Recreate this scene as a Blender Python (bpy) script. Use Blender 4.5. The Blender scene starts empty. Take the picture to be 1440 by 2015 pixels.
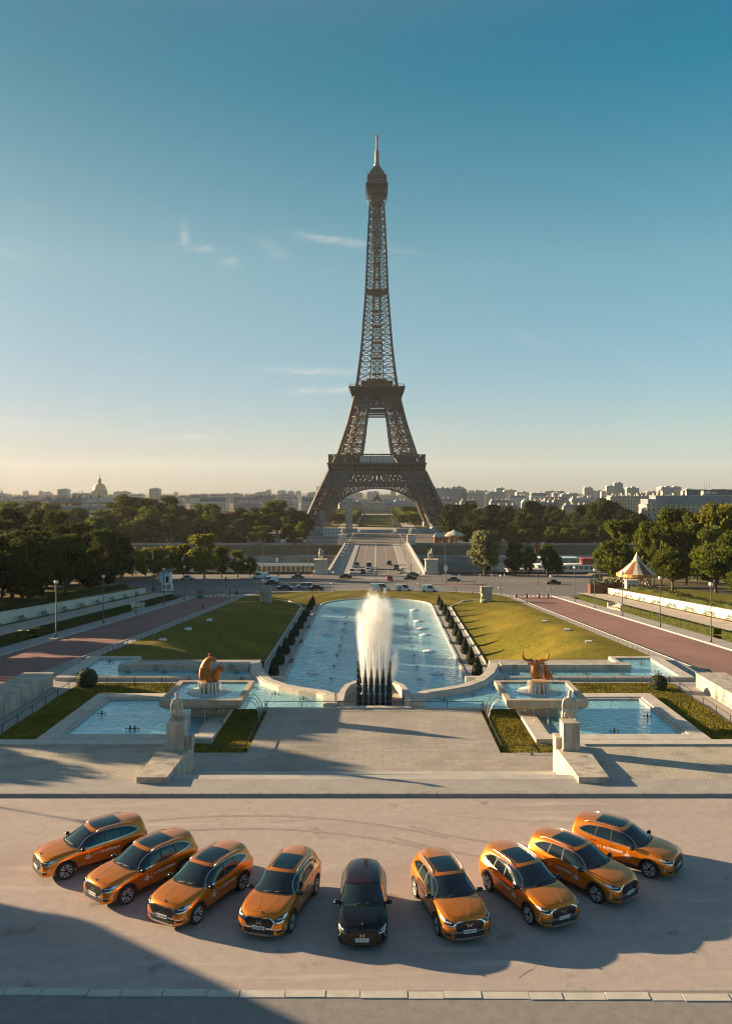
import bpy, bmesh, math, random
from mathutils import Vector, Matrix, Euler
from mathutils.bvhtree import BVHTree
R = math.radians
rnd = random.Random(7)
C = bpy.context.scene.collection
SC = bpy.context.scene

# ------------------------------------------------------------------ camera
F = 1550.0 / 2015.0                       # focal length in units of the picture height
CAMX, CAMZ = 0.24, 16.1
cam_d = bpy.data.cameras.new('camera'); cam = bpy.data.objects.new('camera', cam_d); C.objects.link(cam)
cam_d.sensor_fit = 'VERTICAL'; cam_d.sensor_height = 36.0; cam_d.sensor_width = 36.0
cam_d.lens = 36.0 * F
cam_d.shift_x = -22.0 / 2015.0
cam_d.shift_y = -(1007.5 - 965.0) / 2015.0
cam_d.clip_start = 0.5; cam_d.clip_end = 60000
cam.location = (CAMX, 0, CAMZ); cam.rotation_euler = (R(90), 0, 0)
SC.camera = cam

# ------------------------------------------------------------------ sky, sun, exposure
SUN_EL, SUN_AZ = 12.3, 19.5               # elevation; angle from -X towards +Y
sd = Vector((-math.cos(R(SUN_AZ)) * math.cos(R(SUN_EL)), math.sin(R(SUN_AZ)) * math.cos(R(SUN_EL)), math.sin(R(SUN_EL))))
w = bpy.data.worlds.new('World'); SC.world = w; w.use_nodes = True
nt = w.node_tree; N = nt.nodes; L = nt.links
bg = N['Background']; bg.inputs[1].default_value = 0.15
sky = N.new('ShaderNodeTexSky'); sky.sky_type = 'NISHITA'; sky.sun_disc = False
sky.sun_elevation = R(SUN_EL); sky.sun_rotation = math.atan2(sd.x, sd.y)
sky.altitude = 50; sky.air_density = 1.0; sky.dust_density = 0.5; sky.ozone_density = 3.0
tc = N.new('ShaderNodeTexCoord'); sp = N.new('ShaderNodeSeparateXYZ'); L.new(tc.outputs['Generated'], sp.inputs[0])
SKYNODES = (N, L, bg, sky, tc, sp)
sun_d = bpy.data.lights.new('sun', 'SUN'); sun_o = bpy.data.objects.new('sun', sun_d); C.objects.link(sun_o)
sun_d.energy = 5.0; sun_d.angle = R(0.5); sun_d.color = (1.0, 0.72, 0.42)
sun_o.rotation_euler = sd.to_track_quat('Z', 'Y').to_euler(); sun_o.location = (-100, 40, 80)
SC.view_settings.view_transform = 'Standard'; SC.view_settings.look = 'None'
SC.view_settings.gamma = 1.0; SC.view_settings.exposure = 0.0
SC.render.engine = 'CYCLES'
SC.cycles.use_denoising = True; SC.cycles.filter_width = 1.15; SC.cycles.adaptive_threshold = 0.006
SC.cycles.denoising_prefilter = 'ACCURATE'
SC.cycles.max_bounces = 6; SC.cycles.transparent_max_bounces = 16
SC.cycles.volume_bounces = 3; SC.cycles.volume_step_rate = 1.0

# ------------------------------------------------------------------ materials
MATS = {}
def mat(name, col, rough=0.8, metal=0.0, var=0.0, scale=1.0, bump=0.0, bscale=None, coat=0.0, spec=None, detail=4.0,
        stretch=(1, 1, 1), var2=None, emit=None, alpha=None):
    """Principled material whose base colour wanders by noise between col*(1-var) and col*(1+var)."""
    if name in MATS: return MATS[name]
    m = bpy.data.materials.new(name); m.use_nodes = True
    n = m.node_tree.nodes; l = m.node_tree.links; b = n['Principled BSDF']
    b.inputs['Roughness'].default_value = rough; b.inputs['Metallic'].default_value = metal
    b.inputs['Base Color'].default_value = (*col, 1)
    if spec is None and rough > .85: spec = .12
    if coat: b.inputs['Coat Weight'].default_value = coat; b.inputs['Coat Roughness'].default_value = 0.04
    if spec is not None: b.inputs['Specular IOR Level'].default_value = spec
    if emit: b.inputs['Emission Color'].default_value = (*emit[:3], 1); b.inputs['Emission Strength'].default_value = emit[3]
    if alpha is not None: b.inputs['Alpha'].default_value = alpha
    m['col'] = col
    if var or bump:
        t = n.new('ShaderNodeTexCoord'); mp = n.new('ShaderNodeMapping'); l.new(t.outputs['Object'], mp.inputs[0])
        mp.inputs['Scale'].default_value = stretch
    if var:
        nz = n.new('ShaderNodeTexNoise'); nz.inputs['Scale'].default_value = scale; nz.inputs['Detail'].default_value = detail
        nz.inputs['Roughness'].default_value = 0.65
        l.new(mp.outputs[0], nz.inputs['Vector'])
        r = n.new('ShaderNodeValToRGB'); c0 = [max(0, c * (1 - var)) for c in col]; c1 = [c * (1 + var) for c in col]
        if var2: c1 = list(var2)
        r.color_ramp.elements[0].position = 0.3; r.color_ramp.elements[1].position = 0.7
        r.color_ramp.elements[0].color = (*c0, 1); r.color_ramp.elements[1].color = (*c1, 1)
        l.new(nz.outputs[0], r.inputs[0]); l.new(r.outputs[0], b.inputs['Base Color'])
        m['ramp'] = r.name
    if bump:
        nb = n.new('ShaderNodeTexNoise'); nb.inputs['Scale'].default_value = bscale or scale * 4; nb.inputs['Detail'].default_value = 3
        l.new(mp.outputs[0], nb.inputs['Vector'])
        bp = n.new('ShaderNodeBump'); bp.inputs['Strength'].default_value = bump; bp.inputs['Distance'].default_value = 0.05
        l.new(nb.outputs[0], bp.inputs['Height']); l.new(bp.outputs[0], b.inputs['Normal'])
    MATS[name] = m
    return m

def over_noise(m, col2, scale, lo, hi, coord='Object', stretch=(1, 1, 1), detail=5):
    """Mix a second colour (stains, wear, patches) over a material's base colour by a noise mask."""
    n = m.node_tree.nodes; l = m.node_tree.links; b = n['Principled BSDF']
    t = n.new('ShaderNodeTexCoord'); mp = n.new('ShaderNodeMapping'); mp.inputs['Scale'].default_value = stretch
    l.new(t.outputs[coord], mp.inputs[0])
    nz = n.new('ShaderNodeTexNoise'); nz.inputs['Scale'].default_value = scale; nz.inputs['Detail'].default_value = detail
    l.new(mp.outputs[0], nz.inputs['Vector'])
    r = n.new('ShaderNodeMapRange'); r.inputs[1].default_value = lo; r.inputs[2].default_value = hi
    l.new(nz.outputs[0], r.inputs[0])
    mx = n.new('ShaderNodeMix'); mx.data_type = 'RGBA'
    l.new(r.outputs[0], mx.inputs[0]); mx.inputs[7].default_value = (*col2, 1)
    src = b.inputs['Base Color'].links[0].from_socket if b.inputs['Base Color'].links else None
    if src: l.new(src, mx.inputs[6])
    else: mx.inputs[6].default_value = b.inputs['Base Color'].default_value
    l.new(mx.outputs[2], b.inputs['Base Color'])
    return m

def over_bricks(m, size, w, h, mortar, msize=0.02, dark=0.85, offset=0.5, rot=(0, 0, 0), coord='Object', tone=None):
    """Multiply slab / masonry joints into a material (a surface pattern)."""
    n = m.node_tree.nodes; l = m.node_tree.links; b = n['Principled BSDF']
    t = n.new('ShaderNodeTexCoord'); mp = n.new('ShaderNodeMapping'); mp.inputs['Rotation'].default_value = rot
    l.new(t.outputs[coord], mp.inputs[0])
    br = n.new('ShaderNodeTexBrick'); br.inputs['Scale'].default_value = size
    br.inputs['Brick Width'].default_value = w; br.inputs['Row Height'].default_value = h
    br.inputs['Mortar Size'].default_value = msize; br.offset = offset
    br.inputs['Color1'].default_value = (1, 1, 1, 1); br.inputs['Color2'].default_value = (dark, dark, dark * 0.98, 1)
    br.inputs['Mortar'].default_value = (mortar, mortar, mortar, 1)
    l.new(mp.outputs[0], br.inputs['Vector'])
    mx = n.new('ShaderNodeMix'); mx.data_type = 'RGBA'; mx.blend_type = 'MULTIPLY'; mx.inputs[0].default_value = 1
    src = b.inputs['Base Color'].links[0].from_socket if b.inputs['Base Color'].links else None
    if src: l.new(src, mx.inputs[6])
    else: mx.inputs[6].default_value = b.inputs['Base Color'].default_value
    l.new(br.outputs[0], mx.inputs[7]); l.new(mx.outputs[2], b.inputs['Base Color'])
    return m

# ------------------------------------------------------------------ mesh builder
class MB:
    def __init__(s): s.v = []; s.f = []; s.m = []; s.mi = 0; s.sm = []
    def add(s, verts, faces, smooth=False):
        o = len(s.v); s.v.extend([tuple(p) for p in verts])
        for f in faces: s.f.append([i + o for i in f]); s.m.append(s.mi); s.sm.append(smooth)
        return s
    def box(s, c, size, rz=0.0):
        x, y, z = size[0] / 2, size[1] / 2, size[2] / 2
        pts = [Vector((sx * x, sy * y, sz * z)) for sz in (-1, 1) for sy in (-1, 1) for sx in (-1, 1)]
        if rz:
            M = Matrix.Rotation(rz, 3, 'Z'); pts = [M @ p for p in pts]
        c = Vector(c)
        return s.add([p + c for p in pts], [(0, 2, 3, 1), (4, 5, 7, 6), (0, 1, 5, 4), (2, 6, 7, 3), (0, 4, 6, 2), (1, 3, 7, 5)])
    def bx(s, x0, x1, y0, y1, z0, z1): return s.box(((x0 + x1) / 2, (y0 + y1) / 2, (z0 + z1) / 2), (x1 - x0, y1 - y0, z1 - z0))
    def beam(s, p, q, wd, ht=None):
        p = Vector(p); q = Vector(q); d = q - p
        if d.length < 1e-6: return s
        d.normalize(); up = Vector((0, 0, 1)) if abs(d.z) < 0.95 else Vector((0, 1, 0))
        a = d.cross(up).normalized() * wd / 2; b = a.cross(d).normalized() * (ht or wd) / 2
        return s.add([p - a - b, p + a - b, p + a + b, p - a + b, q - a - b, q + a - b, q + a + b, q - a + b],
                     [(0, 1, 2, 3), (7, 6, 5, 4), (0, 4, 5, 1), (1, 5, 6, 2), (2, 6, 7, 3), (3, 7, 4, 0)])
    def tube(s, pts, radii, n=8, caps=True):
        pts = [Vector(p) for p in pts]
        if not hasattr(radii, '__len__'): radii = [radii] * len(pts)
        rings = []
        for i, p in enumerate(pts):
            d = (pts[min(i + 1, len(pts) - 1)] - pts[max(i - 1, 0)]).normalized()
            up = Vector((0, 0, 1)) if abs(d.z) < 0.9 else Vector((0, 1, 0))
            a = d.cross(up).normalized(); b = a.cross(d)
            rings.append([p + (a * math.cos(2 * math.pi * k / n) + b * math.sin(2 * math.pi * k / n)) * radii[i] for k in range(n)])
        vs = [q for r in rings for q in r]; fs = []
        for i in range(len(pts) - 1):
            for k in range(n): fs.append((i * n + k, i * n + (k + 1) % n, (i + 1) * n + (k + 1) % n, (i + 1) * n + k))
        s.add(vs, fs, True)
        if caps:
            o = len(s.v) - len(vs)
            for f in ([o + n - 1 - k for k in range(n)], [o + (len(pts) - 1) * n + k for k in range(n)]):
                s.f.append(f); s.m.append(s.mi); s.sm.append(False)
        return s
    def lathe(s, prof, n=16, c=(0, 0, 0), smooth=True, sq=None, caps=True):
        """prof = [(radius, z)...]; sq=(ax, ay) squashes the circle."""
        vs = []; fs = []; ax, ay = sq or (1, 1)
        for r, z in prof:
            for k in range(n):
                a = 2 * math.pi * k / n; vs.append((c[0] + r * ax * math.cos(a), c[1] + r * ay * math.sin(a), c[2] + z))
        for i in range(len(prof) - 1):
            for k in range(n): fs.append((i * n + k, i * n + (k + 1) % n, (i + 1) * n + (k + 1) % n, (i + 1) * n + k))
        s.add(vs, fs, smooth)
        o = len(s.v) - len(vs)
        if not caps: return s
        if prof[0][0] > 1e-4: s.f.append([o + n - 1 - k for k in range(n)]); s.m.append(s.mi); s.sm.append(False)
        if prof[-1][0] > 1e-4: s.f.append([o + (len(prof) - 1) * n + k for k in range(n)]); s.m.append(s.mi); s.sm.append(False)
        return s
    def prism(s, poly, z0, z1):
        """poly counter-clockwise in plan; z0, z1 numbers or functions of (x, y)."""
        n = len(poly); f0 = z0 if callable(z0) else (lambda x, y: z0); f1 = z1 if callable(z1) else (lambda x, y: z1)
        vs = [(x, y, f0(x, y)) for x, y in poly] + [(x, y, f1(x, y)) for x, y in poly]
        return s.add(vs, [list(range(n))[::-1], list(range(n, 2 * n))] + [(i, (i + 1) % n, n + (i + 1) % n, n + i) for i in range(n)])
    def ball(s, c, r, n=10, m=7, sq=(1, 1, 1)):
        prof = [(r * math.sin(math.pi * i / m), -r * math.cos(math.pi * i / m)) for i in range(m + 1)]
        prof[0] = (1e-5, -r); prof[-1] = (1e-5, r)
        return s.lathe([(a, z * sq[2]) for a, z in prof], n, c, True, (sq[0], sq[1]))
    def grid(s, nx, ny, fn, smooth=True):
        vs = [fn(i / nx, j / ny) for j in range(ny + 1) for i in range(nx + 1)]
        return s.add(vs, [(j * (nx + 1) + i, j * (nx + 1) + i + 1, (j + 1) * (nx + 1) + i + 1, (j + 1) * (nx + 1) + i) for j in range(ny) for i in range(nx)], smooth)
    def wall(s, path, w, z0, z1, closed=False):
        """solid band of width w along a plan path; z0/z1 numbers or functions."""
        P = [Vector(p) for p in path]; n = len(P); lft = []; rgt = []
        for i in range(n):
            if closed: a, b = P[(i - 1) % n], P[(i + 1) % n]
            else: a, b = P[max(i - 1, 0)], P[min(i + 1, n - 1)]
            d1 = (P[i] - a).normalized() if (P[i] - a).length > 1e-6 else (b - P[i]).normalized()
            d2 = (b - P[i]).normalized() if (b - P[i]).length > 1e-6 else d1
            d = (d1 + d2).normalized(); nrm = Vector((-d.y, d.x)); k = 1 / max(0.4, abs(Vector((-d1.y, d1.x)).dot(nrm)))
            lft.append(P[i] + nrm * w / 2 * k); rgt.append(P[i] - nrm * w / 2 * k)
        f0 = z0 if callable(z0) else (lambda x, y: z0); f1 = z1 if callable(z1) else (lambda x, y: z1)
        vs = []
        for a, b in zip(lft, rgt):
            vs += [(a.x, a.y, f0(a.x, a.y)), (b.x, b.y, f0(b.x, b.y)), (b.x, b.y, f1(b.x, b.y)), (a.x, a.y, f1(a.x, a.y))]
        fs = []
        m = n if closed else n - 1
        for i in range(m):
            o = 4 * i; q = 4 * ((i + 1) % n)
            for k in range(4): fs.append((o + k, o + (k + 1) % 4, q + (k + 1) % 4, q + k))
        if not closed: fs += [(3, 2, 1, 0), tuple(4 * (n - 1) + k for k in range(4))]
        return s.add(vs, fs)
    def mesh(s, name, mats):
        me = bpy.data.meshes.new(name); me.from_pydata(s.v, [], s.f)
        for m in (mats if isinstance(mats, (list, tuple)) else [mats]): me.materials.append(m)
        me.polygons.foreach_set('material_index', s.m); me.polygons.foreach_set('use_smooth', s.sm)
        me.update(); return me
    def build(s, name, mats, parent=None, loc=None, fix=True):
        me = s.mesh(name, mats)
        if fix:
            bm = bmesh.new(); bm.from_mesh(me); bmesh.ops.recalc_face_normals(bm, faces=bm.faces); bm.to_mesh(me); bm.free()
        o = bpy.data.objects.new(name, me); C.objects.link(o)
        if parent: o.parent = parent
        if loc: o.location = loc
        return o

def tag(o, label, cat, group=None):
    o['label'] = label; o['category'] = cat
    if group: o['group'] = group
    return o
def thing(name, label, cat, loc=(0, 0, 0), rz=0.0, group=None):
    o = bpy.data.objects.new(name, None); C.objects.link(o); o.location = loc; o.rotation_euler = (0, 0, rz); o.empty_display_size = 0.3
    return tag(o, label, cat, group)
def setting(o, kind='structure'): o['kind'] = kind; return o
KIDS = {}
def copy_tree(o, parent=None):
    c = o.copy(); C.objects.link(c)
    if parent: c.parent = parent
    for ch in (KIDS.get(o.name) or list(o.children)): copy_tree(ch, c)
    return c
def stamp(proto, loc, rz=0.0, label=None, scale=None, group=None):
    c = copy_tree(proto); c.location = loc; c.rotation_euler = (0, 0, rz)
    if scale: c.scale = scale if hasattr(scale, '__len__') else (scale,) * 3
    if label: c['label'] = label
    if group: c['group'] = group
    return c
def lerp(a, b, t): return a + (b - a) * t
def interp(tab, x):
    if x <= tab[0][0]: return tab[0][1]
    for (x0, y0), (x1, y1) in zip(tab, tab[1:]):
        if x <= x1: return y0 + (y1 - y0) * (x - x0) / (x1 - x0)
    return tab[-1][1]
def text_mesh(txt, size=1.0, extrude=0.0, align='CENTER', bold=0.0, spacing=1.0):
    cu = bpy.data.curves.new('writing', 'FONT'); cu.body = txt; cu.size = size; cu.extrude = extrude; cu.align_x = align
    cu.offset = bold; cu.space_character = spacing; cu.resolution_u = 2
    o = bpy.data.objects.new('writing', cu); C.objects.link(o)
    dg = bpy.context.evaluated_depsgraph_get(); dg.update()
    me = bpy.data.meshes.new_from_object(o.evaluated_get(dg))
    vs = [v.co.copy() for v in me.vertices]; fs = [list(p.vertices) for p in me.polygons]
    bpy.data.objects.remove(o); bpy.data.curves.remove(cu); bpy.data.meshes.remove(me)
    return vs, fs
# sky: Nishita, graded by elevation and by bearing, with thin cirrus
EXPO = 1.84
SC.view_settings.exposure = EXPO
bg.inputs[1].default_value = 0.13 * 2 ** (1.2 - EXPO)
def mnode(op, a, b=None, c=None, clamp=False):
    n = N.new('ShaderNodeMath'); n.operation = op; n.use_clamp = clamp
    for i, v in enumerate((a, b, c)):
        if v is None: continue
        if isinstance(v, (int, float)): n.inputs[i].default_value = v
        else: L.new(v, n.inputs[i])
    return n.outputs[0]
def ramp(src, pts):
    r = N.new('ShaderNodeValToRGB'); e = r.color_ramp.elements
    while len(e) < len(pts): e.new(0.5)
    for i, (p, c) in enumerate(pts): e[i].position = p; e[i].color = (c[0] / 2, c[1] / 2, c[2] / 2, 1)
    L.new(src, r.inputs[0]); return r.outputs[0]
sx, sy, sz = sp.outputs
left = ramp(sz, [(0.0, (.29, .41, .68)), (.015, (.33, .43, .69)), (.068, (.73, .675, .737)), (.267, (1.086, 1.06, .78)), (.458, (.40, .875, .68)), (.50, (.40, .87, .68)), (.68, (1.55, 1.2, .98))])
right = ramp(sz, [(0.0, (.74, .92, 1.38)), (.015, (.73, .93, 1.33)), (.068, (1.107, 1.11, 1.127)), (.269, (1.04, 1.417, 1.107)), (.461, (.06, 1.14, 1.0)), (.50, (.08, 1.1, 1.0)), (.68, (1.5, 1.3, 1.08))])
hyp = mnode('SQRT', mnode('ADD', mnode('MULTIPLY', sx, sx), mnode('MULTIPLY', sy, sy)))
tx = N.new('ShaderNodeMapRange'); tx.inputs[1].default_value = -.383; tx.inputs[2].default_value = .365
L.new(mnode('DIVIDE', sx, mnode('MAXIMUM', hyp, .001)), tx.inputs[0])
mx = N.new('ShaderNodeMix'); mx.data_type = 'RGBA'; L.new(tx.outputs[0], mx.inputs[0]); L.new(left, mx.inputs[6]); L.new(right, mx.inputs[7])
gr = N.new('ShaderNodeMix'); gr.data_type = 'RGBA'; gr.blend_type = 'MULTIPLY'; gr.inputs[0].default_value = 1
L.new(sky.outputs[0], gr.inputs[6]); L.new(mx.outputs[2], gr.inputs[7])
# cirrus wisps, placed by bearing (p) and slope (q)
ys_ = mnode('MAXIMUM', sy, .05)
pp = mnode('DIVIDE', sx, ys_); qq = mnode('DIVIDE', sz, ys_)
def wisp(px, py, a, b, tilt, bend=0.0):
    dp = mnode('SUBTRACT', pp, (px - 742) / 1550); dq = mnode('SUBTRACT', qq, (965 - py) / 1550)
    ct, st = math.cos(R(tilt)), math.sin(R(tilt))
    u = mnode('DIVIDE', mnode('ADD', mnode('MULTIPLY', dp, ct), mnode('MULTIPLY', dq, st)), a / 1550)
    v = mnode('DIVIDE', mnode('SUBTRACT', mnode('MULTIPLY', dq, ct), mnode('MULTIPLY', dp, st)), b / 1550)
    if bend: v = mnode('SUBTRACT', v, mnode('MULTIPLY', mnode('MULTIPLY', u, u), bend))
    d = mnode('ADD', mnode('MULTIPLY', u, u), mnode('MULTIPLY', v, v))
    return mnode('POWER', 2.718, mnode('MULTIPLY', d, -1.0))
ws = [(wisp(364, 466, 8, 22, 8), .30), (wisp(395, 488, 42, 8, -6), .22), (wisp(456, 514, 20, 9, 0), .26), (wisp(540, 492, 34, 14, -28), .14),
      (wisp(655, 472, 70, 9, -9), .26), (wisp(780, 493, 50, 4, -6), .10), (wisp(612, 730, 95, 5.5, -2), .42), (wisp(650, 768, 75, 6, 2), .34), (wisp(355, 860, 60, 3.5, 0), .25), (wisp(60, 830, 90, 5, -3), .15), (wisp(30, 505, 40, 8, -20), .10), (wisp(5, 596, 18, 4, -15), .12), (wisp(1040, 668, 50, 10, -25), .07), (wisp(1230, 700, 40, 10, -30), .05)]
tot = None
for o_, k in ws:
    t = mnode('MULTIPLY', o_, k * 1.15); tot = t if tot is None else mnode('ADD', tot, t)
cn = N.new('ShaderNodeTexNoise'); cn.inputs['Scale'].default_value = 26; cn.inputs['Detail'].default_value = 7; cn.inputs['Distortion'].default_value = 1.2
cm = N.new('ShaderNodeMapping'); cm.inputs['Scale'].default_value = (1, 1, 3.2); cm.inputs['Rotation'].default_value = (0, R(12), 0)
L.new(tc.outputs['Generated'], cm.inputs[0]); L.new(cm.outputs[0], cn.inputs['Vector'])
cr = N.new('ShaderNodeMapRange'); cr.inputs[1].default_value = .32; cr.inputs[2].default_value = .68; cr.inputs[3].default_value = .1; cr.inputs[4].default_value = 1.3
L.new(cn.outputs[0], cr.inputs[0])
cf = mnode('MULTIPLY', tot, cr.outputs[0], clamp=True)
cl = N.new('ShaderNodeMix'); cl.data_type = 'RGBA'; L.new(cf, cl.inputs[0]); L.new(gr.outputs[2], cl.inputs[6])
cl.inputs[7].default_value = (3.0, 2.75, 2.4, 1)
L.new(cl.outputs[2], bg.inputs[0])
# ------------------------------------------------------------------ palette of the setting
M_asph = mat('plaza_asphalt', (0.40, 0.345, 0.315), 0.92, var=0.13, scale=2.2, bump=0.12, bscale=60, detail=12)
over_noise(M_asph, (0.30, 0.25, 0.235), 0.11, 0.5, 0.75, stretch=(1, 2.6, 1), detail=9)
over_noise(M_asph, (0.33, 0.28, 0.26), 22, 0.5, 0.62, detail=4)
over_noise(M_asph, (0.46, 0.41, 0.37), 0.9, 0.58, 0.75, stretch=(0.2, 1.8, 1), detail=8)
over_noise(M_asph, (0.24, 0.2, 0.185), 0.5, 0.64, 0.72, stretch=(1, 1, 1), detail=10)
M_asph2 = mat('service_lane_asphalt', (0.235, 0.22, 0.21), 0.9, var=0.16, scale=2.5, bump=0.25, bscale=30, detail=8)
M_road = mat('junction_asphalt', (0.105, 0.10, 0.10), 0.85, var=0.2, scale=0.08, detail=8, bump=0.1, bscale=12)
over_noise(M_road, (0.16, 0.15, 0.145), 0.05, 0.55, 0.7, stretch=(0.3, 2, 1))
M_redroad = mat('red_asphalt', (0.25, 0.145, 0.125), 0.9, var=0.15, scale=0.15, detail=8, bump=0.15, bscale=14)
over_noise(M_redroad, (0.19, 0.12, 0.11), 0.08, 0.5, 0.7, stretch=(2.5, 0.4, 1))
M_pave = mat('pavement_concrete', (0.33, 0.31, 0.29), 0.9, var=0.13, scale=0.7, detail=7, bump=0.1, bscale=12)
M_gravel = mat('gravel', (0.40, 0.36, 0.30), 1.0, var=0.35, scale=9, detail=6, bump=0.9, bscale=14)
over_noise(M_gravel, (0.25, 0.23, 0.20), 0.6, 0.5, 0.75)
M_sand = mat('sandy_path', (0.42, 0.37, 0.31), 1.0, var=0.15, scale=0.5, detail=7, bump=0.2, bscale=9)
M_stone = mat('pale_stone', (0.47, 0.43, 0.37), 0.85, var=0.13, scale=1.3, detail=7, bump=0.12, bscale=10)
over_noise(M_stone, (0.26, 0.235, 0.20), 0.8, 0.56, 0.8, stretch=(1, 1, 0.35), detail=8)
M_stone2 = mat('weathered_stone', (0.42, 0.38, 0.32), 0.9, var=0.2, scale=1.5, detail=8, bump=0.2, bscale=8)
over_noise(M_stone2, (0.17, 0.155, 0.135), 1.1, 0.5, 0.75, stretch=(1.4, 1.4, 0.3), detail=8)
M_kerb = mat('kerb_granite', (0.36, 0.35, 0.33), 0.85, var=0.15, scale=2, detail=6)
M_slab = mat('terrace_slabs', (0.35, 0.315, 0.28), 0.85, var=0.14, scale=0.5, detail=8, bump=0.08, bscale=12)
over_noise(M_slab, (0.22, 0.20, 0.18), 0.25, 0.5, 0.75, detail=7)
over_bricks(M_slab, 1.0, 1.25, 0.55, 0.55, 0.018, 0.86)
M_grass = mat('lawn_grass', (0.125, 0.108, 0.010), 1.0, var=0.45, scale=1.6, detail=12, bump=1.0, bscale=16)
over_noise(M_grass, (0.235, 0.17, 0.022), 0.10, 0.48, 0.72, detail=10)
over_noise(M_grass, (0.06, 0.068, 0.010), 5.0, 0.5, 0.66, detail=6)
M_earth = mat('bare_earth', (0.14, 0.115, 0.075), 1.0, var=0.3, scale=0.05, detail=8)
M_dark = mat('dark_iron', (0.035, 0.035, 0.037), 0.55, var=0.2, scale=6)
M_white = mat('white_paint', (0.74, 0.73, 0.70), 0.7, var=0.12, scale=2, detail=6)
M_ltmetal = mat('galvanised_steel', (0.45, 0.45, 0.44), 0.45, 0.7, var=0.1, scale=4)

def water(name, col, wave, scale, stretch=(1, 1, 1)):
    m = mat(name, col, 0.07, var=0.22, scale=0.12, detail=6, spec=.75)
    n = m.node_tree.nodes; l = m.node_tree.links; b = n['Principled BSDF']
    t = n.new('ShaderNodeTexCoord'); mp = n.new('ShaderNodeMapping'); mp.inputs['Scale'].default_value = stretch
    l.new(t.outputs['Object'], mp.inputs[0])
    a = n.new('ShaderNodeTexNoise'); a.inputs['Scale'].default_value = scale; a.inputs['Detail'].default_value = 5; a.inputs['Distortion'].default_value = 0.8
    l.new(mp.outputs[0], a.inputs['Vector'])
    bp = n.new('ShaderNodeBump'); bp.inputs['Strength'].default_value = wave; bp.inputs['Distance'].default_value = 0.22
    l.new(a.outputs[0], bp.inputs['Height']); l.new(bp.outputs[0], b.inputs['Normal'])
    b.inputs['IOR'].default_value = 1.33; b.inputs['Metallic'].default_value = .32
    return m
M_water = water('pool_water', (0.31, 0.58, 0.65), 1.0, 1.25, (.8, 1.1, 1))
M_water2 = water('basin_water', (0.26, 0.55, 0.62), 0.45, 2.4)
M_river = water('river_water', (0.10, 0.16, 0.17), 0.5, 0.4)

# ------------------------------------------------------------------ heights
def zr(Y):
    if Y < 46.2: return 0.0
    if Y < 194: return -1.6 - 0.0672 * (Y - 70)
    return lerp(-9.93, -14.2, min(1, (Y - 194) / 89))
def smooth(t): t = max(0, min(1, t)); return t * t * (3 - 2 * t)
def xin(Y):                                     # inner (pool side) edge of the lawns
    if Y < 174: return interp([(78, 11.6), (90, 12.6), (112, 16.6), (174, 16.6)], Y)
    if Y < 178: return lerp(16.6, 13.0, (Y - 174) / 4)
    if Y < 189.1: return 13.0 * math.sqrt(max(0, 1 - ((Y - 178) / 11.15) ** 2))
    return 0.0
def xout(Y): return 31.7 if Y < 190 else 31.7 * math.sqrt(max(0, 1 - ((Y - 190) / 19) ** 2)) ** 0.8
def lawnz(x, Y):
    zi = lerp(-1.75, -9.75, smooth((Y - 80) / 32)) if Y < 174 else (-9.68 if Y < 190 else min(-9.68, zr(Y) + .17))
    zo = zr(Y) + (0.05 if Y < 186 else .14) if Y > 86 else lerp(-1.75, zr(86), smooth((Y - 82) / 4))
    a, b = xin(Y), xout(Y)
    t = (abs(x) - a) / max(0.01, b - a)
    z = lerp(zi, zo, smooth(min(1, t * 1.15)) ** 0.8)
    return z

def ground_z(x, Y):
    ax = abs(x)
    if Y < 44: return -0.5
    if Y < 212:
        if ax < 31.8: return -11.4
        return zr(Y) - 0.35 + (0.9 if ax > 56 and Y < 185 else 0)
    if Y < 284: return zr(Y) - 0.3 + (1.0 if ax > 75 else 0)
    if Y < 437: return -24.0
    return -14.5
m = MB()
xs = [-3900, -2900, -2000, -900, -500, -300, -200, -140, -100, -76, -74, -56.2, -55.8, -44, -31.8, -31.6, -12, 0, 12, 31.6, 31.8, 44, 55.8, 56.2, 74, 76, 100, 140, 200, 300, 500, 900, 2000, 2900, 3900]
ys = [-90, -60, 43.9, 44.1, 60, 80, 100, 130, 160, 194, 211.9, 212.1, 240, 283.5, 284, 350, 436.5, 437, 500, 600, 800, 1200, 2000, 4000, 6500, 8900]
vs = [(x, y, ground_z(x, y)) for y in ys for x in xs]; nx = len(xs)
m.add(vs, [(j * nx + i, j * nx + i + 1, (j + 1) * nx + i + 1, (j + 1) * nx + i) for j in range(len(ys) - 1) for i in range(nx - 1)])
setting(m.build('ground', M_earth))

def strip(name, x0, x1, y0, y1, dz, mt, step=6.0, zf=zr):
    m = MB(); n = max(1, int((y1 - y0) / step))
    m.grid(1, n, lambda u, v: (lerp(x0, x1, u), lerp(y0, y1, v), zf(lerp(y0, y1, v)) + dz))
    return setting(m.build(name, mt))

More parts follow.
